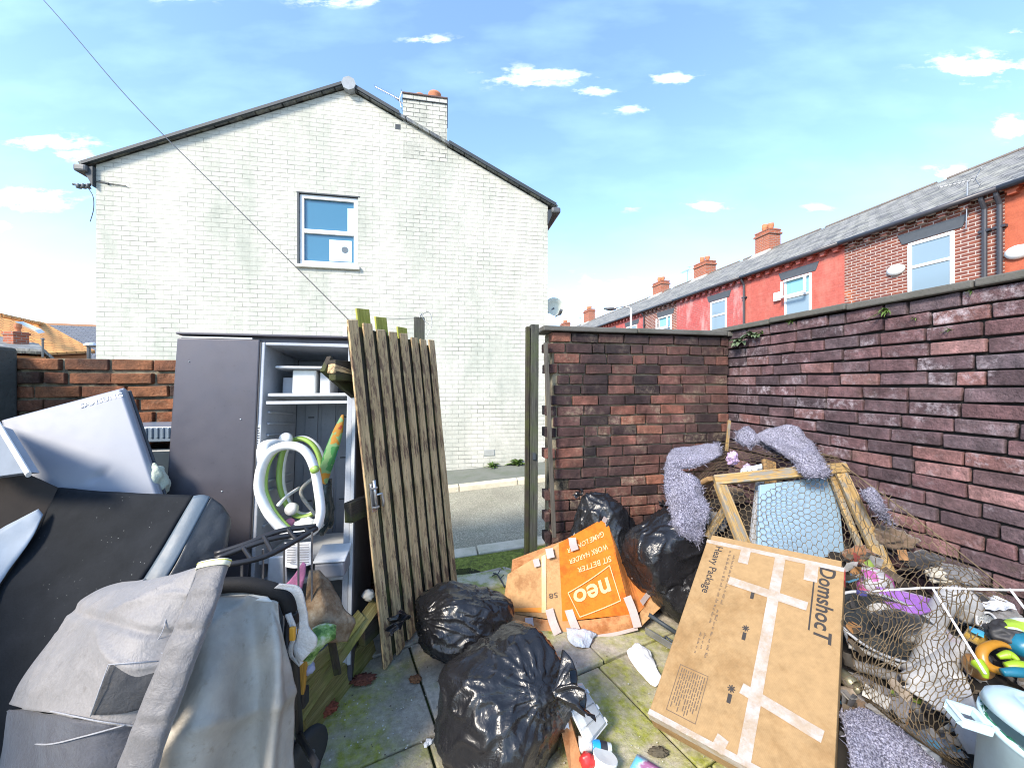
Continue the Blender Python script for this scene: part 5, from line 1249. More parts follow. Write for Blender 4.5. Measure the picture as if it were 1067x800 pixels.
# ------------------------------------------------------------------ black bin bags
m_bag = binbag('black_polythene')
def bin_bag(name, label, c, rx, ry, rz, neck, seed, flat=None, pleat=.09, nk=17, tail=.12, tail_dir=None, tail_w=.06, sub=6, reach=.75, pull=.28, facets=24, rot=None):
    c = V(c); nd = V(neck).normalized()
    rnd = random.Random(seed); pl = []
    for k in range(facets):
        pl.append((V((rnd.gauss(0, 1), rnd.gauss(0, 1), rnd.gauss(0, .8))).normalized(), rnd.uniform(.74, .98)))
    a0 = nd.orthogonal().normalized(); b0 = nd.cross(a0)
    off = V((seed * 2.3, seed * 1.1, seed * .7))
    mb = MB(); bmesh.ops.create_icosphere(mb.bm, subdivisions=sub, radius=1)
    ks = 14.0
    for v in mb.bm.verts:
        d = v.co.normalized()
        acc = math.exp(-ks * 1.06)
        for q, h in pl:
            k = d.dot(q)
            if k > .25: acc += math.exp(-ks * h / k)
        r = -math.log(acc) / ks
        th = math.acos(max(-1, min(1, d.dot(nd)))); ph = math.atan2(d.dot(b0), d.dot(a0))
        wob = d + .35 * V((noise.noise(d * 2 + off), noise.noise(d * 2 + off + V((9, 0, 0))), noise.noise(d * 2 + off + V((0, 9, 0)))))
        r += .035 * fbm(wob * 1.5 + off, 2)
        cr = noise.noise(wob * 2.6 + off); cr = (1 - abs(cr)) ** 9
        r += .045 * cr - .012
        cr = noise.noise(wob * 5.2 + off + V((4, 4, 4))); cr = (1 - abs(cr)) ** 10
        r += .020 * cr * max(0, min(1, .5 + 1.6 * noise.noise(d * 2.3 + off)))
        fall = math.exp(-(th / reach) ** 2)
        pp = ph * nk + 2.0 * noise.noise((math.cos(ph) * 1.5 + seed, math.sin(ph) * 1.5, th * 1.5))
        r += pleat * (fall + .25 * math.exp(-(th / (reach * 2)) ** 2)) * ((1 - abs(math.sin(pp * .5))) ** 2.2 - .3) * min(1, th / .22) * (.6 + .8 * abs(noise.noise((math.cos(ph) * 2, math.sin(ph) * 2, seed))))
        r += pull * math.exp(-(th / .22) ** 1.2) - .04 * math.exp(-((th - .45) / .3) ** 2)
        q = V((d.x * rx * r, d.y * ry * r, d.z * rz * r))
        if rot is not None: q = rot @ q
        p = c + q
        if flat is not None and p.z < flat: p.z = flat + .012 * abs(noise.noise(p * 9)) + (p.z - flat) * .02 + .02
        v.co = p
    t = thing(name, label, 'bin bag', V((c.x, c.y, flat if flat is not None else c.z - rz)))
    mb.build('sack', m_bag, t, smooth=True)
    # gathered neck and ruffled tail
    qn = V((nd.x * rx, nd.y * ry, nd.z * rz)); qn = rot @ qn if rot is not None else qn
    k0 = c + qn * (.98 + pull * .8); td = V(tail_dir or neck).normalized(); e1 = td.orthogonal().normalized(); e2 = td.cross(e1)
    mb = MB(); rows = []
    for i in range(22):
        f = i / 21
        w = tail_w * (.16 + .10 * math.exp(-f * 12) + .95 * max(0, f - .08) ** .8)
        row = []
        for k in range(85):
            an = 2 * math.pi * k / 84
            rr = w * (1 + .9 * min(1, f * 2) * noise.noise((math.cos(an) * 2.6, math.sin(an) * 2.6, seed + f * .8)) + .35 * f * noise.noise((math.cos(an) * 6, math.sin(an) * 6, seed + f * 1.5)))
            row.append(k0 + td * (tail * (f - .12) + .018 * f * math.sin(an * 5 + seed)) + e1 * math.cos(an) * rr + e2 * math.sin(an) * rr * .55 - UP * (.03 * f * f))
        rows.append(row)
    mb.grid(rows); mb.build('tied_neck', m_bag, t, smooth=True, solid=.0015)
    return t
bin_bag('bin_bag', 'largest black bin bag with a radiating tied neck at the front of the flags', (-.01, 1.58, .20), .335, .29, .265, (.50, -.62, .56), 5, flat=0, tail=.105, tail_dir=(.86, .12, .35), tail_w=.066, nk=21, pleat=.08, pull=.05, reach=.66)
bin_bag('bin_bag', 'smaller black bin bag against the foot of the wooden gate', (-.28, 2.05, .19), .33, .22, .21, (-.80, -.45, .45), 8, flat=0, tail=.09, tail_dir=(-.5, -.5, .25), tail_w=.06, pull=.06, nk=17)
bin_bag('bin_bag', 'peaked black bin bag against the brick wall behind the orange box', (.66, 2.72, .33), .31, .21, .37, (-.45, .1, .9), 13, flat=0, tail=.05, tail_w=.04, pull=.14, nk=11, pleat=.05)
bin_bag('bin_bag', 'bulging black bin bag below the hanging carpet strip', (1.02, 2.50, .36), .33, .26, .34, (.2, .6, .8), 17, flat=0, tail=.05, tail_w=.05, pull=.05, nk=11, pleat=.06)
bin_bag('bin_bag', 'low black bin bag lying between the two cardboard boxes', (1.10, 2.36, .20), .26, .18, .24, (.5, .5, .6), 23, flat=0, tail=.05, tail_w=.05, pull=.05, nk=11, pleat=.05, sub=5)

# ------------------------------------------------------------------ large plain box with black lettering
m_card = cardboard('box_card', (.33, .215, .105), (.22, .125, .05), .55, 3.2)
m_tape = N('clear_parcel_tape', .28, (.5, .5, .5), .6); m_tape.color(m_tape.mix(m_tape.ramp(m_tape.noise(16, 6, .7), [(.34, 0), (.60, .8)]), (.44, .41, .39), (.33, .24, .15))).bump(m_tape.noise(26, 5, .6, None, 1), .5, .008)
m_tape = m_tape.m
m_ink = plain('black_ink', (.035, .030, .028), .8, bump=0)
m_ink_s = plain('faded_ink', (.12, .085, .06), .85, bump=0)
BL, BR, TR, TL = V((.570, 1.570, .118)), V((1.012, 1.182, .143)), V((1.566, 1.763, .633)), V((1.123, 2.152, .607))
bn = (BR - BL).cross(TL - BL).normalized()
if bn.z < 0: bn = -bn
def bx(u, v, h=0.0): return BL * ((1 - u) * (1 - v)) + BR * (u * (1 - v)) + TR * (u * v) + TL * ((1 - u) * v) + bn * h
box = thing('cardboard_box', 'large taped brown cardboard box with Domshoc T lettering propped on the rubbish', 'box', (BL + BR) * .5 - bn * .1)
mb = MB(); n_ = 14; th_ = .105
sag = lambda u, v: -.006 * math.sin(math.pi * u) * math.sin(math.pi * v) + .003 * noise.noise((u * 4, v * 5, 2))
top = [[bx(i / n_, j / n_, sag(i / n_, j / n_)) for i in range(n_ + 1)] for j in range(n_ + 1)]
bot = [[bx(i / n_, j / n_, -th_) for i in range(n_ + 1)] for j in range(n_ + 1)]
mb.grid(top); mb.grid(bot)
mb.grid([top[0], bot[0]]); mb.grid([top[-1], bot[-1]]); mb.grid([[r[0] for r in top], [r[0] for r in bot]]); mb.grid([[r[-1] for r in top], [r[-1] for r in bot]])
o = mb.build('carton', m_card, box, bev=.004)
mb = MB(); mb.frame_box(bx(.02, 1.005, -.012), bx(.98, 1.005, -.012) - bx(.02, 1.005, -.012), bx(0, 1.045) - bx(0, 1), -bn * .006); mb.build('loose_flap', m_card, box)
mb = MB(); mb.grid([[bx(.585 + .004 * math.sin(j * 1.3), j / 30, sag(.585, j / 30) + .0016) for j in range(31)], [bx(.588 + .004 * math.sin(j * 1.3), j / 30, sag(.585, j / 30) + .0016) for j in range(31)]]); mb.build('flap_joint', m_ink_s, box)
def tape(u0, v0, u1, v1, w, wob=0, over=None, n=16, hh=.0022):
    mb = MB(); a = V((u0, v0, 0)); b = V((u1, v1, 0)); d = (b - a); 
    # width direction in box metres
    su, sv = (BR - BL).length, (TL - BL).length
    dm = V((d.x * su, d.y * sv, 0)).normalized(); pm = V((-dm.y / su, dm.x / sv, 0))
    rows = []
    for i in range(n + 1):
        c = a + d * (i / n)
        row = []
        for k in range(5):
            q = c + pm * (w * (k / 4 - .5)); row.append(bx(q.x, q.y, sag(q.x, q.y) + hh + .0012 * noise.noise((q.x * 30, q.y * 30, 1))))
        rows.append(row)
    mb.grid(rows); return mb.build('tape', m_tape, box, solid=.0006)
tape(.585, 0.0, .585, 1.0, .043, n=30); tape(.26, .765, .80, .735, .043, hh=.0032); tape(.50, .265, .94, .215, .043, hh=.0032); 
mb = MB()
for v0, v1 in ((.975, 1.0),): mb.grid([[bx(i / 20, v0, sag(i / 20, v0) + .002) for i in range(21)], [bx(i / 20, v1, .0025) for i in range(21)], [bx(i / 20, 1.001, -.03) for i in range(21)]])
mb.build('tape', m_tape, box, solid=.0006)
mb = MB(); mb.grid([[bx(i / 20, .022, sag(i / 20, .02) + .002) for i in range(21)], [bx(i / 20, 0, .0025) for i in range(21)], [bx(i / 20, -.003, -.035) for i in range(21)]]); mb.build('tape', m_tape, box, solid=.0006)
tape(.80, .975, .80, .88, .05); tape(.33, .975, .33, .89, .045); tape(.90, .0, .90, .06, .06); tape(.44, .0, .46, .055, .04)
mb = MB(); mb.frame_box(bx(1.002, .93, -.0), bx(1.002, .995) - bx(1.002, .93), bn * -.05, (BR - BL).normalized() * .002); mb.build('red_tape', plain('red_label', (.45, .05, .04), .5), box)
eu_, ev_ = (BR - BL), (TL - BL)
def box_text(body, u, v, size, rot, mat, bold=0, shear=0, name='lettering'):
    vs, fs = text_shape(body, size, shear, bold)
    su, sv = eu_.length, ev_.length; c, s = math.cos(rot), math.sin(rot)
    mb = MB()
    def f(x, y):
        X = x * c - y * s; Y = x * s + y * c; uu = u + X / su; vv = v + Y / sv
        return bx(uu, vv, sag(uu, vv) + .0013)
    add_flat(mb, vs, fs, f); return mb.build(name, mat, box)
rt = -R(90)
box_text('DomshocT', .895, .785, .082, rt, m_ink, .0016, .12)
mb = MB(); mb.grid([[bx(.818, .62 + .33 * i / 10, sag(.82, .62 + .33 * i / 10) + .0013) for i in range(11)], [bx(.828, .62 + .33 * i / 10, sag(.82, .62 + .33 * i / 10) + .0013) for i in range(11)]]); mb.build('underline', m_ink, box)
box_text('Heavy Package', .115, .81, .050, rt, m_ink, .0006)
rnd = random.Random(9)
def greek(u, v, L, size, rot=rt):
    """a line of print too small to read: words as short dashes"""
    mb = MB(); su, sv = eu_.length, ev_.length; x = 0
    while x < L:
        w = rnd.uniform(.012, .034)
        for q in range(max(2, int(w / .006))):
            xx = x + q * .006; h = rnd.choice((.45, .6, .9)) * size
            v0 = v - xx / sv
            mb.face([bx(u, v0, sag(u, v0) + .0013), bx(u, v0 - .0036 / sv, sag(u, v0) + .0013), bx(u + h / su, v0 - .0036 / sv, sag(u, v0) + .0013), bx(u + h / su, v0, sag(u, v0) + .0013)])
        x += w + .006
    return mb.build('fine_print', m_ink_s, box)
greek(.205, .955, .42, .014); greek(.245, .93, .28, .011); greek(.235, .58, .24, .012); greek(.165, .44, .10, .010); greek(.195, .44, .07, .010)
# specification panel
mb = MB(); u0, u1, v0, v1 = .10, .295, .05, .255
def rect(mb, a, b, c, d, h=.0013):
    mb.face([bx(a, c, sag(a, c) + h), bx(b, c, sag(b, c) + h), bx(b, d, sag(b, d) + h), bx(a, d, sag(a, d) + h)])
for k in range(3): pass
rect(mb, u0, u1, v0, v0 + .003); rect(mb, u0, u1, v1 - .003, v1); rect(mb, u0, u0 + .004, v0 + .003, v1 - .003); rect(mb, u1 - .004, u1, v0 + .003, v1 - .003)
for k in range(11):
    uu = u0 + .018 + k * .0155; vv = v1 - .012; e_ = v0 + rnd.uniform(.012, .07)
    while vv > e_:
        w = rnd.uniform(.010, .028); rect(mb, uu, uu + .006, max(vv - w, v0 + .008), vv); vv -= w + .005
mb.build('print_panel', m_ink_s, box)
# little icons: black bar with a star
for u, v in ((.447, .725), (.45, .505), (.445, .215)):
    mb = MB(); rect(mb, u - .012, u + .012, v - .03, v + .008)
    for k in range(4):
        a = k * math.pi / 4; du, dv_ = math.cos(a) * .024, math.sin(a) * .016
        pu, pv = -math.sin(a) * .004, math.cos(a) * .0026
        cc = (u, v + .030)
        mb.face([bx(cc[0] + s1 * du + s2 * pu, cc[1] + s1 * dv_ + s2 * pv, sag(u, v) + .0013 + .0001 * k) for s1, s2 in ((-1, -1), (1, -1), (1, 1), (-1, 1))])
    mb.build('printed_mark', m_ink, box)

# ------------------------------------------------------------------ squashed orange and brown box
m_card2 = cardboard('tan_card', (.46, .27, .125), (.27, .125, .05), .75, 6)
m_card2d = cardboard('stained_card', (.47, .23, .10), (.30, .11, .035), .9, 9)
m_orange = cardboard('orange_print', (.66, .17, .018), (.38, .085, .012), .75, 7)
m_print = plain('pale_print', (.78, .48, .25), .8, bump=0)
nb = thing('printed_box', 'squashed orange and tan cardboard box with upside down lettering behind the bin bags', 'box', G(600, 655))
A, Bq, Cq, Dq = P(523, 637, 2.36), P(529, 598, 2.46), P(632, 538, 2.60), P(657, 640, 2.30)
M0, M1 = P(586, 647, 2.31), P(582, 566, 2.50)
def nf(u, v, h=0.0):
    """u 0..1 left to right (0.5 = where brown meets orange), v 0 bottom to 1 top"""
    if u < .5: lo = A.lerp(M0, u * 2); hi = Bq.lerp(M1, u * 2)
    else: lo = M0.lerp(Dq, u * 2 - 1); hi = M1.lerp(Cq, u * 2 - 1)
    p = lo.lerp(hi, v)
    q = V((-.02, -.93, .36)).normalized()
    return p + q * (.010 * math.sin(math.pi * u) * math.sin(math.pi * v) + .006 * noise.noise((u * 3, v * 3, 4)) + h)
def npatch(u0, u1, v0, v1, nu, nv, h=0.0): return [[nf(u0 + (u1 - u0) * i / nu, v0 + (v1 - v0) * j / nv, h) for i in range(nu + 1)] for j in range(nv + 1)]
mb = MB(); mb.grid(npatch(0, .5, 0, 1, 14, 14)); mb.build('brown_panel', m_card2, nb, solid=.005, off=1)
mb = MB(); mb.grid(npatch(.5, 1, 0, 1, 14, 14)); mb.build('orange_panel', m_orange, nb, solid=.005, off=1)
mb = MB(); mb.grid(surf([[(523, 637, 2.36), (586, 647, 2.31), (657, 640, 2.30)], [(532, 650, 2.30), (590, 658, 2.26), (660, 647, 2.27)], [(540, 662, 2.262), (600, 664, 2.235), (664, 654, 2.27)]], 22, 8, lambda u, v, p: .006 * noise.noise(p * 9))); mb.build('bottom_flap', m_card2d, nb, solid=.005)
mb = MB(); mb.grid(surf([[(632, 538, 2.60), (648, 562, 2.66), (661, 588, 2.66)], [(645, 590, 2.45), (658, 605, 2.50), (676, 607, 2.52)], [(656, 640, 2.30), (668, 636, 2.32), (685, 612, 2.45)]], 12, 16, lambda u, v, p: .006 * noise.noise(p * 9))); mb.build('orange_side', cardboard('orange_side_print', (.60, .20, .05), (.36, .13, .04), .7, 6), nb, solid=.005)
mb = MB(); mb.grid(surf([[(664, 654, 2.26), (668, 636, 2.325), (685, 611, 2.46)], [(668, 653, 2.25), (685, 636, 2.33), (701, 623, 2.42)]], 10, 6, lambda u, v, p: .004 * noise.noise(p * 9))); mb.build('side_flap', m_card2, nb, solid=.005)
back = V((.05, .32, .06))
mb = MB(); mb.hexa([A + V((.03, .03, 0)), Dq + V((-.03, .03, 0)), Dq + back - UP * .05, A + back - UP * .05, Bq + V((.03, .03, -.02)), Cq + V((-.03, .03, -.03)), Cq + back * .35 - UP * .12, Bq + back * .6 - UP * .03]); mb.build('inner_body', m_card2d, nb)
def nbox_text(body, u, v, w, h_, mat, rot, bold=0):
    vs, fs = text_shape(body, 1.0, 0, bold)
    xs = [x for x, y in vs]; W_ = max(xs) - min(xs); cx = (max(xs) + min(xs)) / 2
    mb = MB(); c, s = math.cos(rot), math.sin(rot)
    def f(x, y):
        X = -(x - cx) / W_ * w; Y = -y * h_
        # real panel is about .21 m by .45 m per half: keep letters square
        return nf(u + X * c - Y * s * .55, v + (X * s * 1.6 + Y * c), .0062)
    add_flat(mb, vs, fs, f); mb.build('lettering', mat, nb)
nbox_text('GAME LONGER', .755, .845, .36, .085, m_print, .0, .01); nbox_text('WORK HARDER', .765, .70, .36, .085, m_print, .0, .01); nbox_text('SIT BETTER', .80, .565, .30, .085, m_print, .0, .01)
nbox_text('neo', .745, .27, .30, .30, m_print, .12, .02)
mb = MB(); fr_ = [(.555, .33), (.63, .03), (.95, .14), (.925, .50)]
for (a, b), (c, d) in zip(fr_, fr_[1:] + fr_[:1]): mb.tube([nf(a + (c - a) * k / 10, b + (d - b) * k / 10, .0062) for k in range(11)], .0034, 6)
mb.build('logo_frame', m_print, nb)
nbox_text('58', .43, .33, .075, .10, m_ink_s, .1); 
mb = MB(); mb.grid([[nf(.02 + .31 * i / 8, .035 + .05 * i / 8, .0062) for i in range(9)], [nf(.02 + .31 * i / 8, .105 + .055 * i / 8, .0062) for i in range(9)]]); mb.build('orange_band', plain('orange_band_print', (.70, .24, .035), .85, bump=0), nb)
m_tapew = plain('white_tape', (.46, .37, .34), .35)
def ntape(pts, w, n=8):
    mb = MB(); c = curve(pts, n); rows = []
    for i, q in enumerate(c):
        t = (c[min(i + 1, n - 1)] - c[max(i - 1, 0)]).normalized(); sd = t.cross(V((0, -.9, .4))).normalized()
        q = q + V((0, -.0075, .003)); rows.append([q - sd * w / 2, q, q + sd * w / 2])
    mb.grid(rows); mb.build('tape', m_tapew, nb, solid=.001)
ntape([(551, 643, 2.325), (552, 653, 2.275), (554, 663, 2.235)], .05); ntape([(572, 634, 2.33), (576, 648, 2.29), (581, 660, 2.235)], .05); ntape([(592, 634, 2.34), (597, 648, 2.29), (602, 660, 2.225)], .05)
ntape([(653, 621, 2.33), (659, 636, 2.29), (664, 653, 2.24)], .05); ntape([(572, 571, 2.475), (573, 577, 2.455), (574, 581, 2.44)], .05); ntape([(596, 560, 2.50), (597, 567, 2.48), (599, 573, 2.47)], .05); ntape([(558, 582, 2.46), (560, 590, 2.44)], .04)
ntape([(668, 628, 2.33), (674, 620, 2.39), (681, 613, 2.43)], .03); ntape([(658, 600, 2.46), (666, 602, 2.47)], .03); ntape([(664, 654, 2.25), (640, 660, 2.24), (610, 664, 2.225)], .018)
ntape([(628, 540, 2.56), (632, 543, 2.57)], .035)
mb = MB(); mb.grid(npatch(.33, .37, .08, .96, 2, 10, .0062)); mb.build('creased_tape', plain('yellowed_tape', (.62, .42, .22), .4, bump=.4), nb)

# ------------------------------------------------------------------ timber frame, planks, netting, carpet
m_pine = wood('yellowed_pine', (.38, .25, .10), (.20, .12, .05), (.50, .35, .16), worn=(.20, .20, .185))
m_plank = wood('brown_plank', (.33, .20, .09), (.17, .10, .05), (.42, .28, .13))
m_polegrey = wood('grey_batten', (.42, .45, .50), (.24, .25, .28), (.52, .55, .60))
fr = thing('timber_frame', 'yellowed pine frame of a collapsed pet run under the chicken wire', 'frame', G(800, 640, 0))
tl, tr_ = P(748, 500, 2.36), P(882, 487, 2.26)
bar('top_rail', tl - (tr_ - tl) * .03, tr_, .062, .04, m_pine, fr, up=(.2, -.8, .5), seed=1, bev=.004)
bar('leg', tl + V((.01, .0, -.02)), P(784, 590, 2.02), .068, .04, m_pine, fr, up=(.1, -.9, .3), seed=2, bev=.004)
bar('leg', tr_ + V((-.03, .02, -.01)), P(928, 604, 1.92), .062, .04, m_pine, fr, up=(-.3, -.9, .3), seed=3, bev=.004)
bar('leg', tr_ + V((-.06, .06, -.02)), P(908, 600, 2.0), .03, .03, m_pine, fr, up=(-.3, -.9, .3), seed=4, bev=.003)
bar('strut', P(762, 520, 2.42), P(736, 560, 2.36), .04, .03, m_pine, fr, up=(.2, -.9, .3), seed=5, bev=.003)
bar('side_rail', tl + V((-.02, .04, 0)), P(716, 512, 2.62), .05, .03, m_plank, fr, up=(0, 0, 1), seed=6, bev=.003)
bar('wooden_plank', P(801, 480, 2.54), P(805, 592, 2.22), .085, .03, m_plank, None, up=(0, -1, .1), bev=.004, seed=12); tag(bpy.data.objects['wooden_plank'], 'wide brown plank standing upright behind the pine top rail', 'plank')
bar('grey_batten', P(793, 490, 2.48), P(782, 592, 2.24), .042, .028, m_polegrey, None, up=(0, -1, .1), bev=.004, seed=13); tag(bpy.data.objects['grey_batten'], 'pale grey batten leaning left of the wide brown plank', 'batten')
bar('thin_stick', P(757, 470, 3.05), P(760, 438, 3.12), .022, .016, m_pine, None, up=(0, -1, 0), bev=.002); tag(bpy.data.objects['thin_stick'], 'thin pale stick poking up in the corner of the brick walls', 'stick')
m_blue = dirty('pale_blue_board', (.25, .37, .48), .6, .35, 5, dirt=(.20, .25, .30), bump=.2)
bp = [P(792, 505, 2.30), P(872, 494, 2.33), P(884, 615, 2.08), P(788, 612, 2.06)]
mb = MB(); nn = (bp[1] - bp[0]).cross(bp[3] - bp[0]).normalized(); nn = nn if nn.y > 0 else -nn
mb.hexa([bp[3], bp[2], bp[2] + nn * .025, bp[3] + nn * .025, bp[0], bp[1], bp[1] + nn * .025, bp[0] + nn * .025]); tag(mb.build('blue_board', m_blue, bev=.004), 'pale blue board leaning behind the chicken wire and pine frame', 'board')
mb = MB(); mb.hexa([P(770, 500, 2.42), P(796, 498, 2.42), P(796, 498, 2.5), P(770, 500, 2.5), P(772, 488, 2.42), P(794, 483, 2.42), P(794, 483, 2.5), P(772, 488, 2.5)]); tag(mb.build('white_block', plain('white_foam', (.55, .62, .70), .7), bev=.006), 'pale white foam block under the netting behind the pine rail', 'block')
lump('lilac_scrap', 'torn lilac plastic scrap caught under the top of the chicken wire', 'scrap', P(763, 478, 2.58), .035, .03, .045, plain('lilac_scrap_m', (.45, .33, .55), .6), 31, .5, 2, 4)
lump('lilac_scrap', 'small pale scrap right of the torn lilac plastic under the netting', 'scrap', P(779, 488, 2.5), .03, .02, .03, plain('pale_lilac', (.55, .45, .62), .6), 32, .5, 2, 3)
# dark mass of refuse the frame and boxes rest on
m_ref = plain('dark_refuse', (.030, .027, .025), .9, .2, bump=1, bs=20)
mb = MB(); mb.grid(surf([[V((1.15, 2.95, .02)), V((1.35, 2.9, .50)), V((1.65, 2.85, .62)), V((1.85, 2.8, .55)), V((2.0, 2.78, .3))], [V((1.15, 2.55, .02)), V((1.4, 2.5, .50)), V((1.65, 2.45, .66)), V((1.9, 2.4, .66)), V((2.1, 2.36, .45))], [V((1.1, 2.2, .02)), V((1.35, 2.2, .30)), V((1.65, 2.1, .40)), V((1.95, 2.0, .46)), V((2.2, 1.95, .40))], [V((1.0, 1.8, .02)), V((1.3, 1.85, .18)), V((1.7, 1.8, .26)), V((2.0, 1.7, .34)), V((2.25, 1.65, .36))], [V((1.0, 1.3, .02)), V((1.3, 1.4, .08)), V((1.6, 1.35, .12)), V((2.0, 1.3, .20)), V((2.3, 1.25, .28))], [V((1.1, .9, .02)), V((1.4, .95, .04)), V((1.7, .95, .06)), V((2.0, .95, .12)), V((2.35, .9, .2))]], 60, 70, lambda u, v, p: .035 * fbm(p * 5, 4)))
tag(mb.build('refuse_heap', m_ref, smooth=True), 'dark trodden heap of soil and refuse under the wire along the right wall', kind='stuff')
# chicken wire
m_wire = plain('rusty_galvanised_wire', (.13, .095, .055), .6, .4, .3, bump=0, var=.7)
def netting(rows, cell, nu_cells, r, seed, sag_amp=.02, jam=.5):
    rows = [[q if isinstance(q, V) else P(*q) for q in rw] for rw in rows]
    def at(u, v):
        u = min(max(u, 0), 1); v = min(max(v, 0), 1)
        tu = u * (len(rows[0]) - 1); col = [crom(rw, tu) for rw in rows]; p = crom(col, v * (len(rows) - 1))
        return p + V((noise.noise(p * 6 + V((seed, 0, 0))), noise.noise(p * 6 + V((0, seed, 0))), noise.noise(p * 5 + V((0, 0, seed))))) * sag_amp
    mb = MB(); nv = cell
    for i in range(nu_cells):
        for j in range(nv):
            # flat-top hexagon lattice: every cell adds three edges
            ox = i * 1.5; oy = j * math.sqrt(3) + (math.sqrt(3) / 2 if i % 2 else 0)
            H = [(ox + math.cos(a), oy + math.sin(a)) for a in (0, math.pi / 3, 2 * math.pi / 3, math.pi)]
            W_ = nu_cells * 1.5 + .5; Hh = nv * math.sqrt(3) + .9
            jt = lambda q: (q[0] + jam * noise.noise((q[0] * 1.3, q[1] * 1.3, seed)) + .5 * jam * noise.noise((q[0] * .5, q[1] * .5, seed)), q[1] + jam * noise.noise((q[0] * 1.3, q[1] * 1.3, seed + 5)))
            for a, b in zip(H, H[1:]):
                a = jt(a); b = jt(b)
                pts = [at((a[0] + (b[0] - a[0]) * f + .5) / W_, (a[1] + (b[1] - a[1]) * f + .1) / Hh) for f in (0, .5, 1)]
                mb.tube(pts, r, 4, caps=False)
    return mb
net = thing('chicken_wire', 'tangled rusty chicken wire draped over the pine frame and down along the right wall', 'netting', P(820, 560, 2.2))
netting([[(716, 500, 2.72), (745, 468, 2.78), (790, 462, 2.74), (832, 462, 2.62), (866, 474, 2.42)], [(722, 512, 2.5), (757, 490, 2.46), (800, 485, 2.41), (842, 482, 2.31), (880, 484, 2.22)], [(734, 538, 2.38), (765, 535, 2.29), (805, 535, 2.20), (845, 535, 2.15), (886, 535, 2.10)], [(746, 574, 2.24), (775, 582, 2.16), (812, 590, 2.08), (850, 600, 2.0), (892, 606, 1.93)]], 25, 29, .0016, 2, .018, .28).build('netting', m_wire, net)
netting([[(882, 488, 2.2), (935, 526, 1.98), (988, 566, 1.80), (1046, 612, 1.62)], [(886, 560, 1.98), (932, 588, 1.78), (985, 606, 1.60), (1042, 640, 1.46)], [(888, 640, 1.70), (930, 660, 1.55), (972, 682, 1.42), (1014, 700, 1.34)], [(894, 708, 1.56), (922, 722, 1.45), (955, 738, 1.36), (1004, 750, 1.28)], [(925, 755, 1.52), (955, 772, 1.43), (985, 788, 1.35), (1018, 800, 1.27)]], 23, 24, .0017, 9, .045, .55).build('netting', m_wire, net)
mb = MB()
mb.tube(curve([(866, 474, 2.42), (882, 487, 2.22), (935, 526, 1.98), (988, 566, 1.80), (1048, 614, 1.60)], 30), .0032, 5); mb.tube(curve([(716, 497, 2.72), (722, 512, 2.5), (734, 540, 2.38), (748, 578, 2.22)], 16), .0032, 5); mb.tube(curve([(706, 512, 2.6), (722, 540, 2.45), (738, 566, 2.36)], 12), .0026, 5); mb.tube(curve([(734, 464, 2.78), (760, 461, 2.78), (800, 458, 2.72)], 12), .0026, 5); mb.build('selvedge', m_wire, net)
rnd = random.Random(4)
for k in range(34):
    mb = MB(); c = P(rnd.uniform(885, 1005), rnd.uniform(600, 775), rnd.uniform(1.36, 1.52)); a0 = rnd.uniform(0, 6); r_ = rnd.uniform(.015, .045); ax = V((rnd.uniform(-1, 1), rnd.uniform(-1, 1), rnd.uniform(-.3, .3)))
    mb.tube([c + V((math.cos(a0 + q * .5) * r_ * 1.5, math.sin(a0 + q * .5) * r_ * .5 * ax.x, math.sin(a0 + q * .5) * r_)) for q in range(13)], .0015, 5); mb.build('loose_strand', m_wire, net)
# carpet offcuts
m_carpet = carpet_mat('lilac_grey_shag')
def tuft(mb, rows, n, L, seed, w=.004):
    rnd = random.Random(seed); nr, nc = len(rows), len(rows[0])
    for _ in range(n):
        u = rnd.random() * (nc - 1.001); v = rnd.random() * (nr - 1.001); i, j = int(v), int(u); fu_, fv_ = u - j, v - i
        p = (rows[i][j] * (1 - fu_) + rows[i][j + 1] * fu_) * (1 - fv_) + (rows[i + 1][j] * (1 - fu_) + rows[i + 1][j + 1] * fu_) * fv_
        nn = (rows[i][j + 1] - rows[i][j]).cross(rows[i + 1][j] - rows[i][j])
        if nn.length < 1e-10: continue
        nn.normalize()
        if nn.dot(V((0, 0, EYE)) - p) < 0: nn = -nn
        d = (nn + V((rnd.gauss(0, .8), rnd.gauss(0, .8), rnd.gauss(0, .8)))).normalized() * L * rnd.uniform(.4, 1.5)
        s = d.orthogonal().normalized(); s = Quaternion(d.normalized(), rnd.uniform(0, 6.28)) @ s * w
        mb.bm.faces.new([mb.bm.verts.new(p - s), mb.bm.verts.new(p + s), mb.bm.verts.new(p + d)])
def carpet(label, rows, nu, nv, n, L, seed, amp=.012):
    rr = surf(rows, nu, nv, lambda u, v, p: amp * fbm(p * 8 + V((seed, 0, 0)), 3))
    t = thing('carpet_offcut', label, 'carpet', sum((sum(r, V((0, 0, 0))) / len(r) for r in rr), V((0, 0, 0))) / len(rr))
    mb = MB(); mb.grid(rr); mb.build('backing', m_carpet, t, smooth=True, solid=.014, off=0)
    mb = MB(); tuft(mb, rr, n, L, seed, .003)
    ed = [[rr[-1][j], rr[-1][j] * .7 + rr[-2][j] * .3] for j in range(nu)]; tuft(mb, ed, 160, L * 2.6, seed + 50, .004)
    ed = [[r[0], r[0] * .7 + r[1] * .3] for r in rr]; tuft(mb, ed, 160, L * 2.0, seed + 51, .004)
    ed = [[r[-1], r[-1] * .7 + r[-2] * .3] for r in rr]; tuft(mb, ed, 160, L * 2.0, seed + 52, .004)
    mb.build('pile', m_carpet, t, keep=True)
    return t
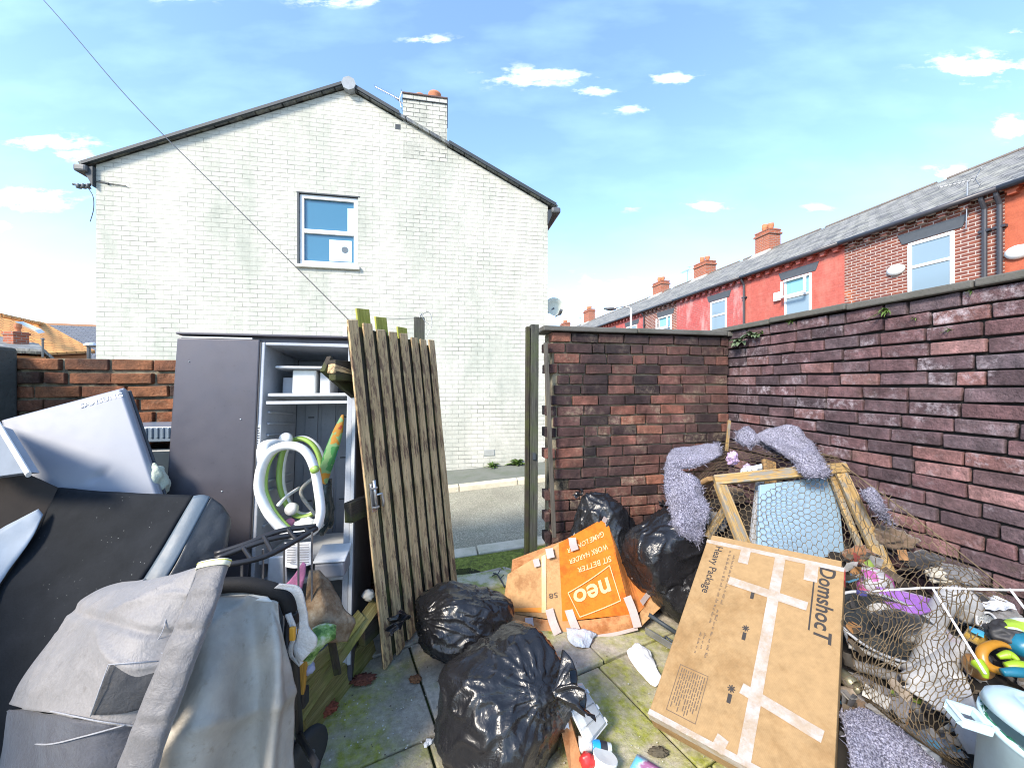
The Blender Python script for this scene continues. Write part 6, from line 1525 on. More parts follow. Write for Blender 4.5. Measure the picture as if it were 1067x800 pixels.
carpet('lilac grey shag carpet offcut folded over the left end of the netting', [[(697, 488, 2.62), (700, 470, 2.72), (716, 466, 2.74), (745, 462, 2.74)], [(694, 490, 2.6), (698, 480, 2.62), (722, 476, 2.6), (750, 466, 2.62)], [(700, 496, 2.56), (706, 489, 2.58), (726, 486, 2.55), (752, 474, 2.55)]], 26, 16, 9000, .012, 1)
carpet('lilac grey carpet strip hanging down in front of the black bin bags', [[(692, 486, 2.50), (706, 488, 2.46), (728, 500, 2.42)], [(693, 512, 2.44), (712, 516, 2.37), (738, 530, 2.34)], [(700, 538, 2.38), (714, 545, 2.33), (733, 548, 2.32)], [(702, 560, 2.36), (712, 556, 2.33), (726, 566, 2.33)]], 22, 30, 11000, .014, 2, .035)
carpet('largest lilac grey carpet offcut lying over the top of the pine frame', [[(785, 455, 2.66), (808, 446, 2.66), (828, 444, 2.6), (842, 458, 2.52)], [(800, 462, 2.52), (818, 460, 2.5), (838, 462, 2.46), (856, 478, 2.38)], [(814, 472, 2.42), (828, 474, 2.36), (846, 478, 2.3), (864, 490, 2.24)], [(830, 486, 2.27), (838, 496, 2.22), (850, 498, 2.19), (860, 496, 2.19)]], 34, 34, 14000, .012, 3, .02)
carpet('ragged lilac carpet tuft rolled up at the peak of the netting', [[(768, 452, 2.72), (778, 446, 2.74), (790, 452, 2.74)], [(770, 462, 2.66), (782, 452, 2.66), (798, 462, 2.66)], [(782, 466, 2.62), (796, 462, 2.6), (812, 474, 2.55)]], 14, 14, 4000, .014, 4, .03)
carpet('small carpet rag snagged on the wire edge by the right wall', [[(898, 512, 2.06), (908, 508, 2.06), (912, 514, 2.04)], [(902, 520, 2.0), (914, 522, 2.0), (922, 530, 1.98)], [(914, 534, 1.98), (922, 540, 1.96), (928, 546, 1.95)]], 12, 18, 3500, .012, 5)
carpet('lilac grey carpet piece lying at the bottom right beside the taped box', [[(878, 742, 1.42), (900, 738, 1.46), (925, 752, 1.42), (955, 775, 1.36), (985, 800, 1.30)], [(880, 765, 1.36), (905, 762, 1.38), (930, 778, 1.34), (960, 800, 1.28), (990, 830, 1.22)], [(886, 800, 1.28), (912, 800, 1.29), (940, 815, 1.25), (968, 835, 1.2), (995, 860, 1.16)], [(890, 840, 1.2), (918, 840, 1.2), (944, 855, 1.17), (972, 870, 1.14), (998, 890, 1.10)]], 30, 26, 15000, .012, 6, .018)
# ------------------------------------------------------------------ right hand junk
m_wp = dirty('grey_white_plastic', (.50, .50, .50), .5, .4, 9, dirt=(.20, .195, .18))
# plush/plastic toy with purple top
m_toyhead = N('pink_white_print', .6, spec=.3); m_toyhead.color(m_toyhead.ramp(m_toyhead.noise(11, 3, .5), [(.44, (.40, .40, .42)), (.5, (.40, .40, .42)), (.53, (.42, .14, .33)), (.60, (.36, .09, .29))])).bump(m_toyhead.noise(20, 4), .3, .01)
t = thing('ride_on_toy', 'white toy with a purple back and pink patched head under the chicken wire', 'toy', P(940, 650, 1.72))
lump('head', None, None, P(909, 607, 1.86), .085, .07, .075, m_toyhead.m, 41, .12, 1.5, 4, parent=t)
lump('nose', None, None, P(899, 616, 1.80), .020, .018, .016, plain('pink_nose', (.55, .10, .24), .5), 42, .1, 2, 3, parent=t)
mb = MB(); mb.tube(curve([(906, 620, 1.82), (925, 638, 1.76), (945, 652, 1.70), (966, 655, 1.66)], 20), [.055, .06, .066, .07, .072, .074, .075, .075, .075, .075, .074, .073, .07, .068, .066, .062, .058, .052, .045, .03], 18); mb.build('body', m_wp, t, smooth=True)
mb = MB(); mb.grid(surf([[(912, 612, 1.80), (930, 614, 1.78), (955, 620, 1.74), (978, 626, 1.70)], [(918, 624, 1.745), (936, 630, 1.70), (956, 634, 1.67), (974, 632, 1.66)], [(930, 634, 1.70), (942, 640, 1.66), (956, 640, 1.635), (970, 636, 1.645)]], 24, 14, lambda u, v, p: .004 * fbm(p * 12, 2))); mb.build('purple_back', fabric('purple_plush', (.33, .13, .50), (.26, .09, .40)), t, smooth=True, solid=.012)
m_grub = dirty('grubby_white_plastic', (.44, .44, .445), .5, .45, 9, dirt=(.16, .155, .14))
for nm, pts, rs in (('leg', [(972, 655, 1.66), (970, 675, 1.60), (962, 695, 1.56), (955, 705, 1.54)], [.055, .048, .045, .05]), ('leg', [(985, 668, 1.62), (998, 674, 1.58), (985, 688, 1.54), (965, 702, 1.52), (945, 712, 1.52)], [.03, .04, .04, .04, .035]),
                   ('arm', [(972, 650, 1.66), (982, 632, 1.64), (993, 622, 1.62), (1003, 624, 1.62), (1008, 634, 1.62), (1004, 645, 1.63)], [.04, .04, .045, .05, .048, .03])):
    mb = MB(); c = curve(pts, 18); mb.tube(c, [lerp(rs, i / 17 * (len(rs) - 1)) for i in range(18)], 16); mb.build(nm, m_grub, t, smooth=True)
# black oval tub
tc_ = P(925, 652, 1.66); tn = V((-.25, -.72, .65)).normalized(); ta = V((.82, -.18, -.30)); ta = (ta - tn * ta.dot(tn)).normalized(); tb_ = tn.cross(ta)
TM_ = Matrix.Translation(tc_) @ Matrix(((ta.x, tb_.x, tn.x, 0), (ta.y, tb_.y, tn.y, 0), (ta.z, tb_.z, tn.z, 0), (0, 0, 0, 1)))
t = thing('plastic_tub', 'dark grey oval plastic tub with a pale rim tipped under the chicken wire', 'tub', tc_)
mb = MB(); mb.lathe([(.001, -.09), (.085, -.085), (.105, -.03), (.122, .0), (.128, .004), (.128, -.004), (.11, -.03), (.09, -.092), (.001, -.097)], TM_, 36, sx=1.55); mb.build('bowl', dirty('dark_grey_plastic', (.03, .036, .043), .4, .4, 8, dirt=(.15, .15, .14)), t, smooth=True)
mb = MB(); mb.tube([TM_ @ V((math.cos(a) * .126 * 1.55, math.sin(a) * .126, .004)) for a in [2 * math.pi * k / 40 for k in range(40)]], .0065, 8, closed=True); mb.build('rim', plain('grey_rim_plastic', (.36, .37, .39), .4), t, smooth=True)
lump('dark_cushion', 'black seat cushion lying in the dark grey oval tub', 'cushion', P(936, 648, 1.64), .10, .05, .05, fabric('black_cushion', (.022, .024, .028), (.03, .03, .034)), 45, .2, 1.6, 4)
# grey trough / drainpipe pieces below
for k, (a, b, r_, lab) in enumerate((((882, 690, 1.72), (975, 722, 1.50), .022, 'upper grey plastic pipe lying below the oval tub'), ((884, 672, 1.70), (950, 700, 1.58), .012, 'thin pale grey tube beside the oval tub rim'), ((890, 712, 1.66), (960, 740, 1.46), .018, 'lower dark grey pipe half buried in the refuse'))):
    mb = MB(); mb.tube(curve([a, ((a[0] + b[0]) / 2, (a[1] + b[1]) / 2 - 2, (a[2] + b[2]) / 2), b], 12), r_, 12); tag(mb.build('plastic_pipe', m_grub if k == 1 else dirty('grey_pipe_%d' % k, (.26, .26, .27) if k == 0 else (.12, .12, .125), .45, .5, 9), smooth=True), lab, 'pipe')
mb = MB(); mb.tube([P(876, 702, 1.62), P(893, 716, 1.55)], .028, 16, caps=False); tag(mb.build('drinks_can', dirty('dull_green_can', (.20, .19, .13), .4, .6, 12, metal=.5), smooth=True, solid=.003), 'crushed dull green can by the edge of the taped box', 'can')
# white curved tray bottom
mb = MB(); mb.grid(surf([[(940, 715, 1.50), (975, 705, 1.50), (1010, 712, 1.44)], [(985, 745, 1.42), (1000, 742, 1.40), (1016, 735, 1.38)], [(1000, 770, 1.36), (1012, 770, 1.33), (1024, 765, 1.31)], [(1010, 785, 1.33), (1022, 786, 1.3), (1030, 785, 1.28)]], 16, 26, lambda u, v, p: .03 * math.cos(u * 3.14) * 0 + .004 * noise.noise(p * 9))); tag(mb.build('curved_tray', m_grub, smooth=True, solid=.012), 'grubby white curved plastic tray behind the pale blue bucket', 'tray')
mb = MB(); mb.lathe([(.001, .03), (.03, .028), (.042, .0), (.036, -.03), (.001, -.04)], Matrix.Translation(P(992, 704, 1.50)), 20); tag(mb.build('white_cup', m_wp, smooth=True), 'white plastic cup end poking out above the curved tray', 'cup')
mb = MB(); mb.grid(surf([[(985, 655, 1.60), (1003, 672, 1.55)], [(998, 690, 1.53), (1012, 708, 1.48)]], 6, 6)); tag(mb.build('grey_card', plain('mauve_grey_card', (.28, .25, .28), .8), solid=.004), 'mauve grey card scrap between the toy and the bucket', 'card')
mb = MB(); mb.frame_box(P(968, 745, 1.42), V((.028, .008, 0)), V((0, .03, .0)), UP * .028); tag(mb.build('black_clip', m_black, bev=.004), 'small black plastic clip on the end of the thin white rod', 'clip')
# clothes airer of thin white rods
t = thing('clothes_airer', 'thin white rods of a clothes airer lying over the toy and the refuse', 'airer', P(1000, 640, 1.5))
m_rod = plain('white_enamel', (.80, .78, .80), .35, bump=0)
for pts in ([(907, 616, 1.66), (935, 614, 1.58), (972, 612, 1.50), (1030, 614, 1.42), (1120, 615, 1.36)], [(972, 613, 1.495), (998, 655, 1.40), (1027, 702, 1.30)], [(1052, 613, 1.40), (1068, 634, 1.36), (1095, 668, 1.32)], [(972, 738, 1.42), (990, 740, 1.36), (1010, 741, 1.27)]):
    mb = MB(); mb.tube(curve(pts, 10), .0040, 8); mb.build('rod', m_rod, t, smooth=True)
mb = MB(); mb.frame_box(P(896, 621, 1.67), V((.03, -.006, 0)), V((0, .02, 0)), UP * .02); mb.build('end_cap', plain('navy_cap', (.05, .05, .16), .4), t, bev=.004)
# bright toys
def blob(name, label, cat, pts, rs, mat, sq=1.0):
    mb = MB(); c = curve(pts, 20); rs = [lerp(rs, i / 19 * (len(rs) - 1)) for i in range(20)]; mb.tube(c, rs, 16, squash=sq); return tag(mb.build(name, mat, smooth=True), label, cat)
m_or = plain('amber_plastic', (.36, .17, .02), .3); m_lime = plain('lime_plastic', (.24, .38, .02), .4); m_teal = plain('teal_plastic', (.01, .13, .21), .35); m_clear = clear('clear_plastic')
blob('toy_claw', 'amber orange plastic toy shaped like a curved claw', 'toy', [(1058, 676, 1.42), (1040, 670, 1.43), (1024, 677, 1.42), (1026, 691, 1.40), (1044, 699, 1.38), (1056, 694, 1.37)], [.006, .011, .013, .012, .010, .004], m_or, 1.3)
blob('toy_leaf', 'lime green plastic toy leaf inside the amber claw', 'toy', [(1040, 684, 1.39), (1052, 682, 1.38), (1062, 688, 1.36)], [.008, .016, .006], m_lime)
blob('toy_stalk', 'lime green plastic stalk below the amber claw', 'toy', [(1048, 694, 1.36), (1062, 694, 1.35), (1080, 698, 1.34)], [.012, .02, .02], m_lime)
lump('toy_dome', 'teal blue plastic toy dome at the right edge of the heap', 'toy', P(1068, 672, 1.42), .06, .05, .045, m_teal, 51, .05, 2, 4)
blob('toy_bar', 'teal blue plastic bar just behind the bucket lid', 'toy', [(1044, 700, 1.34), (1060, 700, 1.33), (1085, 702, 1.32)], [.012, .016, .016], m_teal)
blob('toy_tail', 'small lime green toy tip by the fallen white rod', 'toy', [(1018, 690, 1.40), (1024, 697, 1.38), (1027, 706, 1.37)], [.022, .016, .008], m_lime)
lump('toy_cup', 'brown amber toy cup behind the lime green tip', 'toy', P(1019, 694, 1.46), .045, .04, .045, plain('brown_amber', (.30, .15, .05), .4), 52, .08, 2, 3)
t = thing('plastic_cylinder', 'blue and amber plastic cylinder standing behind the amber claw', 'cylinder', P(1016, 660, 1.52))
mb = MB(); mb.tube([P(1010, 660, 1.54), P(1024, 668, 1.50)], .026, 16); mb.build('tube', plain('amber_tube', (.42, .27, .06), .3), t, smooth=False)
mb = MB(); mb.grid(surf([[(1010, 652, 1.535), (1026, 658, 1.495)], [(1010, 657, 1.51), (1025, 664, 1.47)]], 8, 6)); mb.build('band', plain('blue_band', (.06, .34, .55), .4), t, smooth=True, solid=.004)
n = N('lime_white_pack', .5, spec=.4); n.color(n.ramp(n.noise(9, 2, .4), [(.42, (.62, .70, .72)), (.55, (.62, .70, .72)), (.57, (.36, .52, .06)), (.7, (.28, .45, .05))], 'LINEAR')); n.bump(n.noise(25, 4), .4, .01)
mb = MB(); mb.grid(surf([[(1036, 648, 1.50), (1055, 644, 1.48), (1085, 648, 1.45)], [(1040, 652, 1.46), (1058, 655, 1.43), (1085, 665, 1.40)]], 14, 10, lambda u, v, p: .008 * fbm(p * 14, 3))); tag(mb.build('crisp_packet', n.m, smooth=True, solid=.006), 'crumpled white and lime green packet by the right wall', 'packet')
lump('dark_shoe', 'black crumpled shoe below the white and lime packet', 'shoe', P(1052, 660, 1.46), .075, .05, .04, plain('black_rubber', (.025, .025, .028), .6), 54, .25, 1.7, 4)
t = thing('clear_punnet', 'clear plastic punnet with a pale rim lying in the refuse', 'punnet', P(1026, 645, 1.56))
mb = MB(); mb.tube(oval_ring('', '', [(1018, 641, 1.58), (1030, 638, 1.58), (1038, 646, 1.54), (1030, 652, 1.52), (1019, 650, 1.54)], .01, None, 30), .005, 8, closed=True); mb.build('rim', plain('pale_clear', (.55, .57, .6), .2), t, smooth=True)
lump('bowl', None, None, P(1027, 648, 1.57), .04, .04, .03, m_clear, 55, .1, 2, 3, parent=t)
n = N('ice_white_film', .2, (.6, .63, .68), .6); n.bump(n.noise(20, 5), .8, .02)
mb = MB(); mb.grid(surf([[(1024, 630, 1.60), (1040, 622, 1.60), (1056, 630, 1.56)], [(1028, 636, 1.57), (1044, 634, 1.55), (1060, 637, 1.52)]], 18, 12, lambda u, v, p: .018 * fbm(p * 22, 3))); tag(mb.build('plastic_film', n.m, smooth=False, solid=.001), 'crinkled clear plastic film by the wall under the white rod', 'film')
# pale blue bucket with lid
bc_ = V((1.50, 1.085, .025)); bt = V((.08, -.16, .97)).normalized(); bz = bt; bx_ = V((1, 0, 0)); bx_ = (bx_ - bz * bx_.dot(bz)).normalized(); by_ = bz.cross(bx_)
BM = Matrix.Translation(bc_ + V((0, 0, .22))) @ Matrix(((bx_.x, by_.x, bz.x, 0), (bx_.y, by_.y, bz.y, 0), (bx_.z, by_.z, bz.z, 0), (0, 0, 0, 1)))
m_aqua = plain('pale_aqua_plastic', (.50, .68, .74), .35, bump=.05); 
t = thing('lidded_bucket', 'pale aqua plastic bucket with its lid ajar over a green bag', 'bucket', bc_ + V((0, 0, .2)))
mb = MB(); mb.lathe([(.001, -.02), (.105, -.02), (.135, .24), (.144, .245), (.144, .262), (.132, .262), (.102, -.005), (.001, -.005)], BM, 48); mb.build('body', m_aqua, t, smooth=True)
LM = BM @ Matrix.Translation((.012, .0, .285)) @ Matrix.Rotation(R(9), 4, 'Y') @ Matrix.Rotation(R(-6), 4, 'X')
mb = MB(); mb.lathe([(.001, .040), (.075, .040), (.082, .034), (.088, .034), (.094, .041), (.128, .030), (.146, .012), (.150, -.012), (.146, -.012), (.140, .006), (.001, .020)], LM, 56); ld = mb.build('lid', m_aqua, t, smooth=True)
mb = MB(); mb.tube([LM @ V((math.cos(a) * .045, math.sin(a) * .045, .0405)) for a in [.3 + 2.4 * k / 14 for k in range(15)]], .004, 6); mb.build('lid_mark', m_aqua, ld, smooth=True)
mb = MB()
for lo, hi in (((-.215, -.030, .235), (-.146, -.018, .26)), ((-.215, .032, .235), (-.146, .044, .26)), ((-.215, -.018, .235), (-.203, .032, .26)), ((-.160, -.018, .235), (-.146, .032, .26))): mb.box(lo, hi, BM @ Matrix.Rotation(R(-20), 4, 'Z'))
mb.build('clip_handle', m_aqua, t, bev=.004)
mb = MB(); rows = []
for i in range(6):
    rows.append([BM @ V((math.cos(a) * (.125 + .016 * i / 5 + .008 * noise.noise((a * 5, i, 0))), math.sin(a) * (.125 + .016 * i / 5), .245 + .03 * i / 5 - .02 * abs(i - 3) / 3 + .01 * noise.noise((a * 9, i * .7, 3)))) for a in [2 * math.pi * k / 90 for k in range(91)]])
mb.grid(rows); n = binbag('green_liner_bag', (.03, .16, .09)); tag(mb.build('green_liner', n, smooth=True), 'bright green bin liner crumpled out between the aqua bucket and its lid', 'bin liner')
mb = MB(); mb.lathe([(.001, .0), (.20, .0), (.17, .10), (.12, .17), (.001, .19)], Matrix.Translation((1.52, 1.10, .0)), 24); o = mb.build('rubble_bag', m_bag, smooth=True); tag(o, 'black bag of rubbish propping up the aqua bucket', 'bag')

# ------------------------------------------------------------------ litter on the flags
m_tissue = plain('white_tissue', (.70, .71, .72), .8, bump=.4, bs=60)
mb = MB(); mb.grid(surf([[V((*G(653, 684, 0)[:2], .03)), V((*G(663, 678, 0)[:2], .045)), V((*G(678, 684, 0)[:2], .03))], [V((*G(656, 690, 0)[:2], .02)), V((*G(668, 690, 0)[:2], .05)), V((*G(681, 690, 0)[:2], .02))], [V((*G(664, 700, 0)[:2], .012)), V((*G(676, 700, 0)[:2], .016)), V((*G(684, 698, 0)[:2], .012))], [V((*G(678, 715, 0)[:2], .01)), V((*G(684, 717, 0)[:2], .012)), V((*G(690, 708, 0)[:2], .012))]], 26, 30, lambda u, v, p: .010 * fbm(p * 20, 3) * (1 - v * .8)))
tag(mb.build('crumpled_tissue', m_tissue, smooth=True, solid=.002), 'crumpled white tissue on the flags beside the taped box', 'tissue')
n = N('clear_film', .25, (.50, .54, .60), .6); n.bump(n.noise(16, 5, .6, None, 1), .8, .02)
mb = MB(); mb.grid(surf([[V((*G(590, 662)[:2], .05)), V((*G(612, 664)[:2], .045)), V((*G(622, 664)[:2], .02))], [V((*G(592, 670)[:2], .02)), V((*G(606, 672)[:2], .04)), V((*G(618, 668)[:2], .015))], [V((*G(600, 676)[:2], .01)), V((*G(608, 678)[:2], .02)), V((*G(614, 676)[:2], .01))]], 22, 16, lambda u, v, p: .012 * fbm(p * 18, 3))); tag(mb.build('plastic_wrap', n.m, smooth=True, solid=.001), 'crumpled pale plastic wrapping below the squashed orange box', 'wrapping')
# metal bracket under boxes
t = thing('metal_bracket', 'folded grey metal bracket on the flags between the two cardboard boxes', 'bracket', G(685, 668))
g0, g1 = G(672, 660, .03), G(704, 680, .03); d = (g1 - g0); s = V((-d.y, d.x, 0)).normalized()
mb = MB(); mb.frame_box(g0, d, s * .05, UP * .008); mb.frame_box(g0 + UP * .009, d, s * .006, UP * .03); mb.build('plate', m_steel, t, bev=.002)
mb = MB(); mb.tube([g0.lerp(g1, .55) + s * .03 + UP * .009, g0.lerp(g1, .6) + s * .03 + UP * .035, g0.lerp(g1, .85) + s * .03 + UP * .03], .006, 8); mb.build('catch', m_darktrim, t, smooth=True)
mb = MB(); mb.tube([G(676, 640, .12), G(712, 664, .05)], .012, 8); tag(mb.build('dark_bar', m_darktrim, smooth=True), 'dark metal bar lying behind the folded bracket', 'bar')
# clear tray, bottle, cans, leaflet beside the front bag
t = thing('clear_tray', 'frosted ribbed plastic tray tipped against the front bin bag', 'tray', P(605, 740, 1.66))
ta_, tb2, tc2, td = P(583, 716, 1.60), P(606, 712, 1.72), P(632, 754, 1.58), P(613, 778, 1.48)
nt = (tb2 - ta_).cross(td - ta_).normalized(); nt = nt if nt.z > 0 else -nt
def tr2(u, v, h=0): return ta_ * ((1 - u) * (1 - v)) + tb2 * (u * (1 - v)) + tc2 * (u * v) + td * ((1 - u) * v) + nt * h
rows = []
for j in range(41):
    v = j / 40; row = []
    for i in range(13):
        u = i / 12; e_ = min(1, min(u, 1 - u, ) * 7, min(v, 1 - v) * 14); row.append(tr2(u, v, .018 * e_ - .007 * (abs(math.sin(v * math.pi * 4)) ** .4 < .62) * e_))
    rows.append(row)
n = N('frosted_plastic', .3, (.62, .65, .66), .5, trans=.35); n.bump(n.noise(30, 3), .2, .004)
mb = MB(); mb.grid(rows); mb.build('tray', n.m, t, smooth=False, solid=.003)
mb = MB(); mb.tube([tr2(0, 0), tr2(1, 0), tr2(1, 1), tr2(0, 1)], .005, 8, closed=True); mb.build('rim', plain('frosted_rim', (.66, .67, .66), .3), t)
for v in (.16, .55, .85):
    mb = MB(); mb.frame_box(tr2(.93, v, 0), tr2(1.0, v) - tr2(.93, v), tr2(1, v + .12) - tr2(1, v), nt * .014); mb.build('tab', plain('frosted_tab', (.68, .69, .68), .3), t, bev=.003)
t = thing('drinks_bottle', 'small clear bottle with a blue and black cap band beside the frosted tray', 'bottle', G(622, 778, .03))
c0, c1 = P(610, 776, 1.50), P(637, 779, 1.50)
ax = (c1 - c0).normalized(); a1 = ax.orthogonal().normalized(); a2 = ax.cross(a1); BMx = Matrix.Translation(c0) @ Matrix(((a1.x, a2.x, ax.x, 0), (a1.y, a2.y, ax.y, 0), (a1.z, a2.z, ax.z, 0), (0, 0, 0, 1)))
mb = MB(); mb.lathe([(.001, -.03), (.026, -.028), (.028, 0), (.022, .02), (.02, .025)], BMx, 24); mb.build('body', plain('milky_clear', (.52, .52, .52), .25), t, smooth=True)
mb = MB(); mb.lathe([(.001, .026), (.0215, .026), (.0215, .058), (.001, .058)], BMx, 24); mb.build('blue_band', plain('bright_blue', (.02, .30, .72), .35), t, bev=.002)
mb = MB(); mb.lathe([(.001, .0585), (.020, .0585), (.020, .085), (.001, .085)], BMx, 24); mb.build('black_band', m_black, t)
mb = MB(); mb.lathe([(.001, .0855), (.018, .0855), (.016, .104), (.001, .104)], BMx, 24); mb.build('cap', plain('clear_cap', (.42, .46, .48), .2), t, bev=.002)
t = thing('white_tub', 'white food tub with faint grey print at the bottom edge beside the front bin bag', 'tub', G(628, 796, .03))
TMx = Matrix.Translation(P(629, 799, 1.44)) @ Matrix.Rotation(R(14), 4, 'Y') @ Matrix.Rotation(R(-12), 4, 'X')
mb = MB(); mb.lathe([(.001, -.05), (.040, -.05), (.046, .03), (.048, .034), (.046, .038), (.001, .036)], TMx, 30); mb.build('body', plain('tub_white', (.72, .73, .70), .4), t, smooth=False)
mb = MB()
for k in range(5): mb.frame_box(TMx @ V((-.03 + k * .012, -.0455, -.02)), TMx.to_3x3() @ V((.008, 0, 0)), TMx.to_3x3() @ V((0, .003, 0)), TMx.to_3x3() @ V((0, 0, .03)))
mb.build('print', m_ink_s, t)
lump('red_wrapper', 'small red and white wrapper between bottle and white tub', 'wrapper', P(612, 792, 1.44), .03, .022, .03, plain('red_plastic', (.50, .03, .03), .35), 61, .25, 2, 3)
t = thing('torn_carton', 'torn brown and orange carton sticking out from under the front bin bag', 'carton', P(595, 760, 1.5))
mb = MB(); mb.hexa([P(596, 815, 1.40), P(612, 810, 1.42), P(612, 810, 1.48), P(596, 815, 1.46), P(578, 728, 1.55), P(592, 742, 1.55), P(594, 742, 1.60), P(580, 728, 1.60)]); mb.build('card', m_card2d, t)
mb = MB(); mb.grid([[P(579, 729, 1.543), P(586, 736, 1.54)], [P(584, 748, 1.52), P(592, 752, 1.525)]]); mb.build('orange_print', plain('orange_carton', (.62, .16, .02), .7), t, solid=.002)
mb = MB(); mb.grid([[P(585, 746, 1.515), P(592, 752, 1.517)], [P(588, 760, 1.50), P(594, 764, 1.51)]]); mb.build('white_label', m_tissue, t, solid=.002)
n = N('leaflet_print', .45, spec=.4); n.color(n.ramp(n.noise(14, 3, .5), [(.40, (.10, .48, .70)), (.5, (.20, .56, .74)), (.56, (.55, .60, .66)), (.62, (.40, .16, .30))])); 
l0, l1, l2, l3 = G(664, 786, .012), G(690, 802, .012), G(676, 822, .012), G(650, 812, .012)
mb = MB(); mb.grid([[l0.lerp(l1, i / 8).lerp(l3.lerp(l2, i / 8), j / 6) + UP * (.004 + .004 * noise.noise((i, j, 0))) for i in range(9)] for j in range(7)]); tag(mb.build('leaflet', n.m, smooth=True, solid=.0015), 'bright blue printed leaflet on the flags at the bottom edge', 'leaflet')
lump('dirt_clod', 'dark clod of wet dirt on the flags below the taped box', 'clod', G(686, 783, .01), .035, .02, .012, m_earth, 63, .4, 3, 4)
for k, (px, py) in enumerate(((447, 772), (444, 775))):
    lump('paper_scrap', ('torn white paper scrap on the flags near the front bin bag', 'smaller torn scrap touching the white one near the front bin bag')[k], 'scrap', G(px, py, .006), .016 - .006 * k, .012, .005, m_tissue, 66 + k, .5, 2, 3)
lump('brown_leaf', 'crumpled dead brown leaf on the flags near the gate foot', 'leaf', G(433, 707, .01), .028, .02, .01, plain('dead_leaf', (.20, .09, .04), .9), 71, .6, 3, 4)
lump('russet_leaves', 'russet clump of dead leaves beside the mossy boards', 'leaves', G(378, 707, .012), .05, .03, .015, plain('russet', (.16, .05, .03), .9), 72, .7, 4, 4)
lump('russet_leaves', 'red brown leaf clump near the pushchair wheel', 'leaves', G(338, 738, .015), .045, .04, .02, plain('russet2', (.24, .06, .03), .9), 73, .7, 4, 4)
# twig by the gateway
mb = MB(); mb.tube(curve([V((*G(514, 601)[:2], .03)), V((*G(519, 604)[:2], .035)), V((*G(526, 613)[:2], .01))], 10), .006, 6)
for a, b in (((516, 602), (513, 606)), ((518, 603), (521, 600)), ((521, 607), (525, 605))): mb.tube([V((*G(*a)[:2], .03)), V((*G(*b)[:2], .045))], .004, 5)
tag(mb.build('twig', m_darktrim), 'dark forked twig lying in the gateway', 'twig')
# crumbs: nobody could count them
rnd = random.Random(8); mb = MB()
for k in range(520):
    if k < 260: px, py = rnd.gauss(370, 55), rnd.gauss(735, 45)
    else: px, py = rnd.uniform(330, 760), rnd.uniform(640, 810)
    if py < 612: continue
    p = G(px, min(py, 840)); r_ = rnd.uniform(.0015, .005); p.z = .006
    a = rnd.uniform(0, 6.3)
    mb.face([p + V((math.cos(a + q) * r_ * rnd.uniform(.6, 1.3), math.sin(a + q) * r_ * rnd.uniform(.6, 1.3), rnd.uniform(0, .004))) for q in (0, 1.6, 3.1, 4.6)])
n = N('litter_crumbs', .9); n.color(n.ramp(n.island(), [(0, (.5, .49, .44)), (.5, (.30, .24, .15)), (.75, (.10, .07, .05)), (1, (.6, .6, .57))], 'CONSTANT'))
tag(mb.build('litter_crumbs', n.m), 'small crumbs and flecks of litter scattered over the flags', kind='stuff')

# ------------------------------------------------------------------ threshold, plants
m_step = dirty('mossy_step', (.52, .50, .40), .95, .85, 9, dirt=(.22, .26, .05), bump=1, bs=40, lo=.42, hi=.6)
u0 = yard(0, 0, 0)
mb = MB(); mb.frame_box(yard(-.36, CN - .08, -.08), YU * 1.18, YN * .22, UP * .098); tag(mb.build('threshold', m_step, bev=.012), kind='structure')
def plant(name, label, cat, c, h, n, seed, mat, spread=1.0, leaf=.25, droop=.4, up=UP, stemmed=False, face=None):
    rnd = random.Random(seed); mb = MB(); c = V(c)
    for k in range(n):
        a = rnd.uniform(0, 6.283); tilt_ = rnd.uniform(.1, 1.0) * spread
        d = V((math.cos(a) * math.sin(tilt_), math.sin(a) * math.sin(tilt_), math.cos(tilt_)))
        if face is not None: d = (d + face * .9).normalized()
        L = h * rnd.uniform(.5, 1.0); s = d.cross(UP); s = s.normalized() if s.length > 1e-3 else V((1, 0, 0)); w = L * leaf * rnd.uniform(.6, 1.1) * .5
        pts = []
        for i in range(5):
            f = i / 4; ce = c + d * L * f - UP * (droop * L * f * f); ww = w * math.sin(math.pi * min(.97, .12 + f * .85)); pts.append((ce - s * ww, ce + UP * w * .3 * (f < .95) * -1, ce + s * ww))
        mb.grid([list(p) for p in pts])
    return tag(mb.build(name, mat, smooth=True), label, cat)
def leafmat(name, a, b):
    n = N(name, .6, spec=.3); n.color(n.ramp(n.noise(14, 4), [(.35, a), (.65, b)])); n.inp('Subsurface Weight', 0); return n.m
m_leaf = leafmat('weed_leaf', (.05, .10, .02), (.14, .22, .05)); m_leaf2 = leafmat('grey_weed_leaf', (.06, .09, .05), (.16, .21, .12))
def gz(u): return street_z((gab(u, 0)).dot(YU)) - .045
for u, lab, h, n, s in ((6.10, 'small leafy weed at the foot of the white gable left of the other weed', .24, 26, 1), (6.56, 'bushier weed at the foot of the white gable near the gate post', .28, 40, 2)):
    g_ = gab(u, 0, -.07); g_.z = street_z(g_.dot(YU)) - .045; plant('weed', lab, 'weed', g_, h, n, s, m_leaf, 1.1, .3, .5)
g_ = gab(7.1, 0, -.06); g_.z = street_z(g_.dot(YU)) - .04; plant('dry_leaves', 'brown dry leaf tuft by the gate post at the gable foot', 'leaves', g_, .09, 12, 9, leafmat('dry', (.20, .10, .06), (.30, .18, .12)), 1.3)
def rw(px, py):            # a point on the face of the right wall
    d = V(((px - 533.5) / F, 1, -(py - 400) / F)); k = (CORNER.dot(YU)) / d.dot(YU); return V((0, 0, EYE)) + d * k
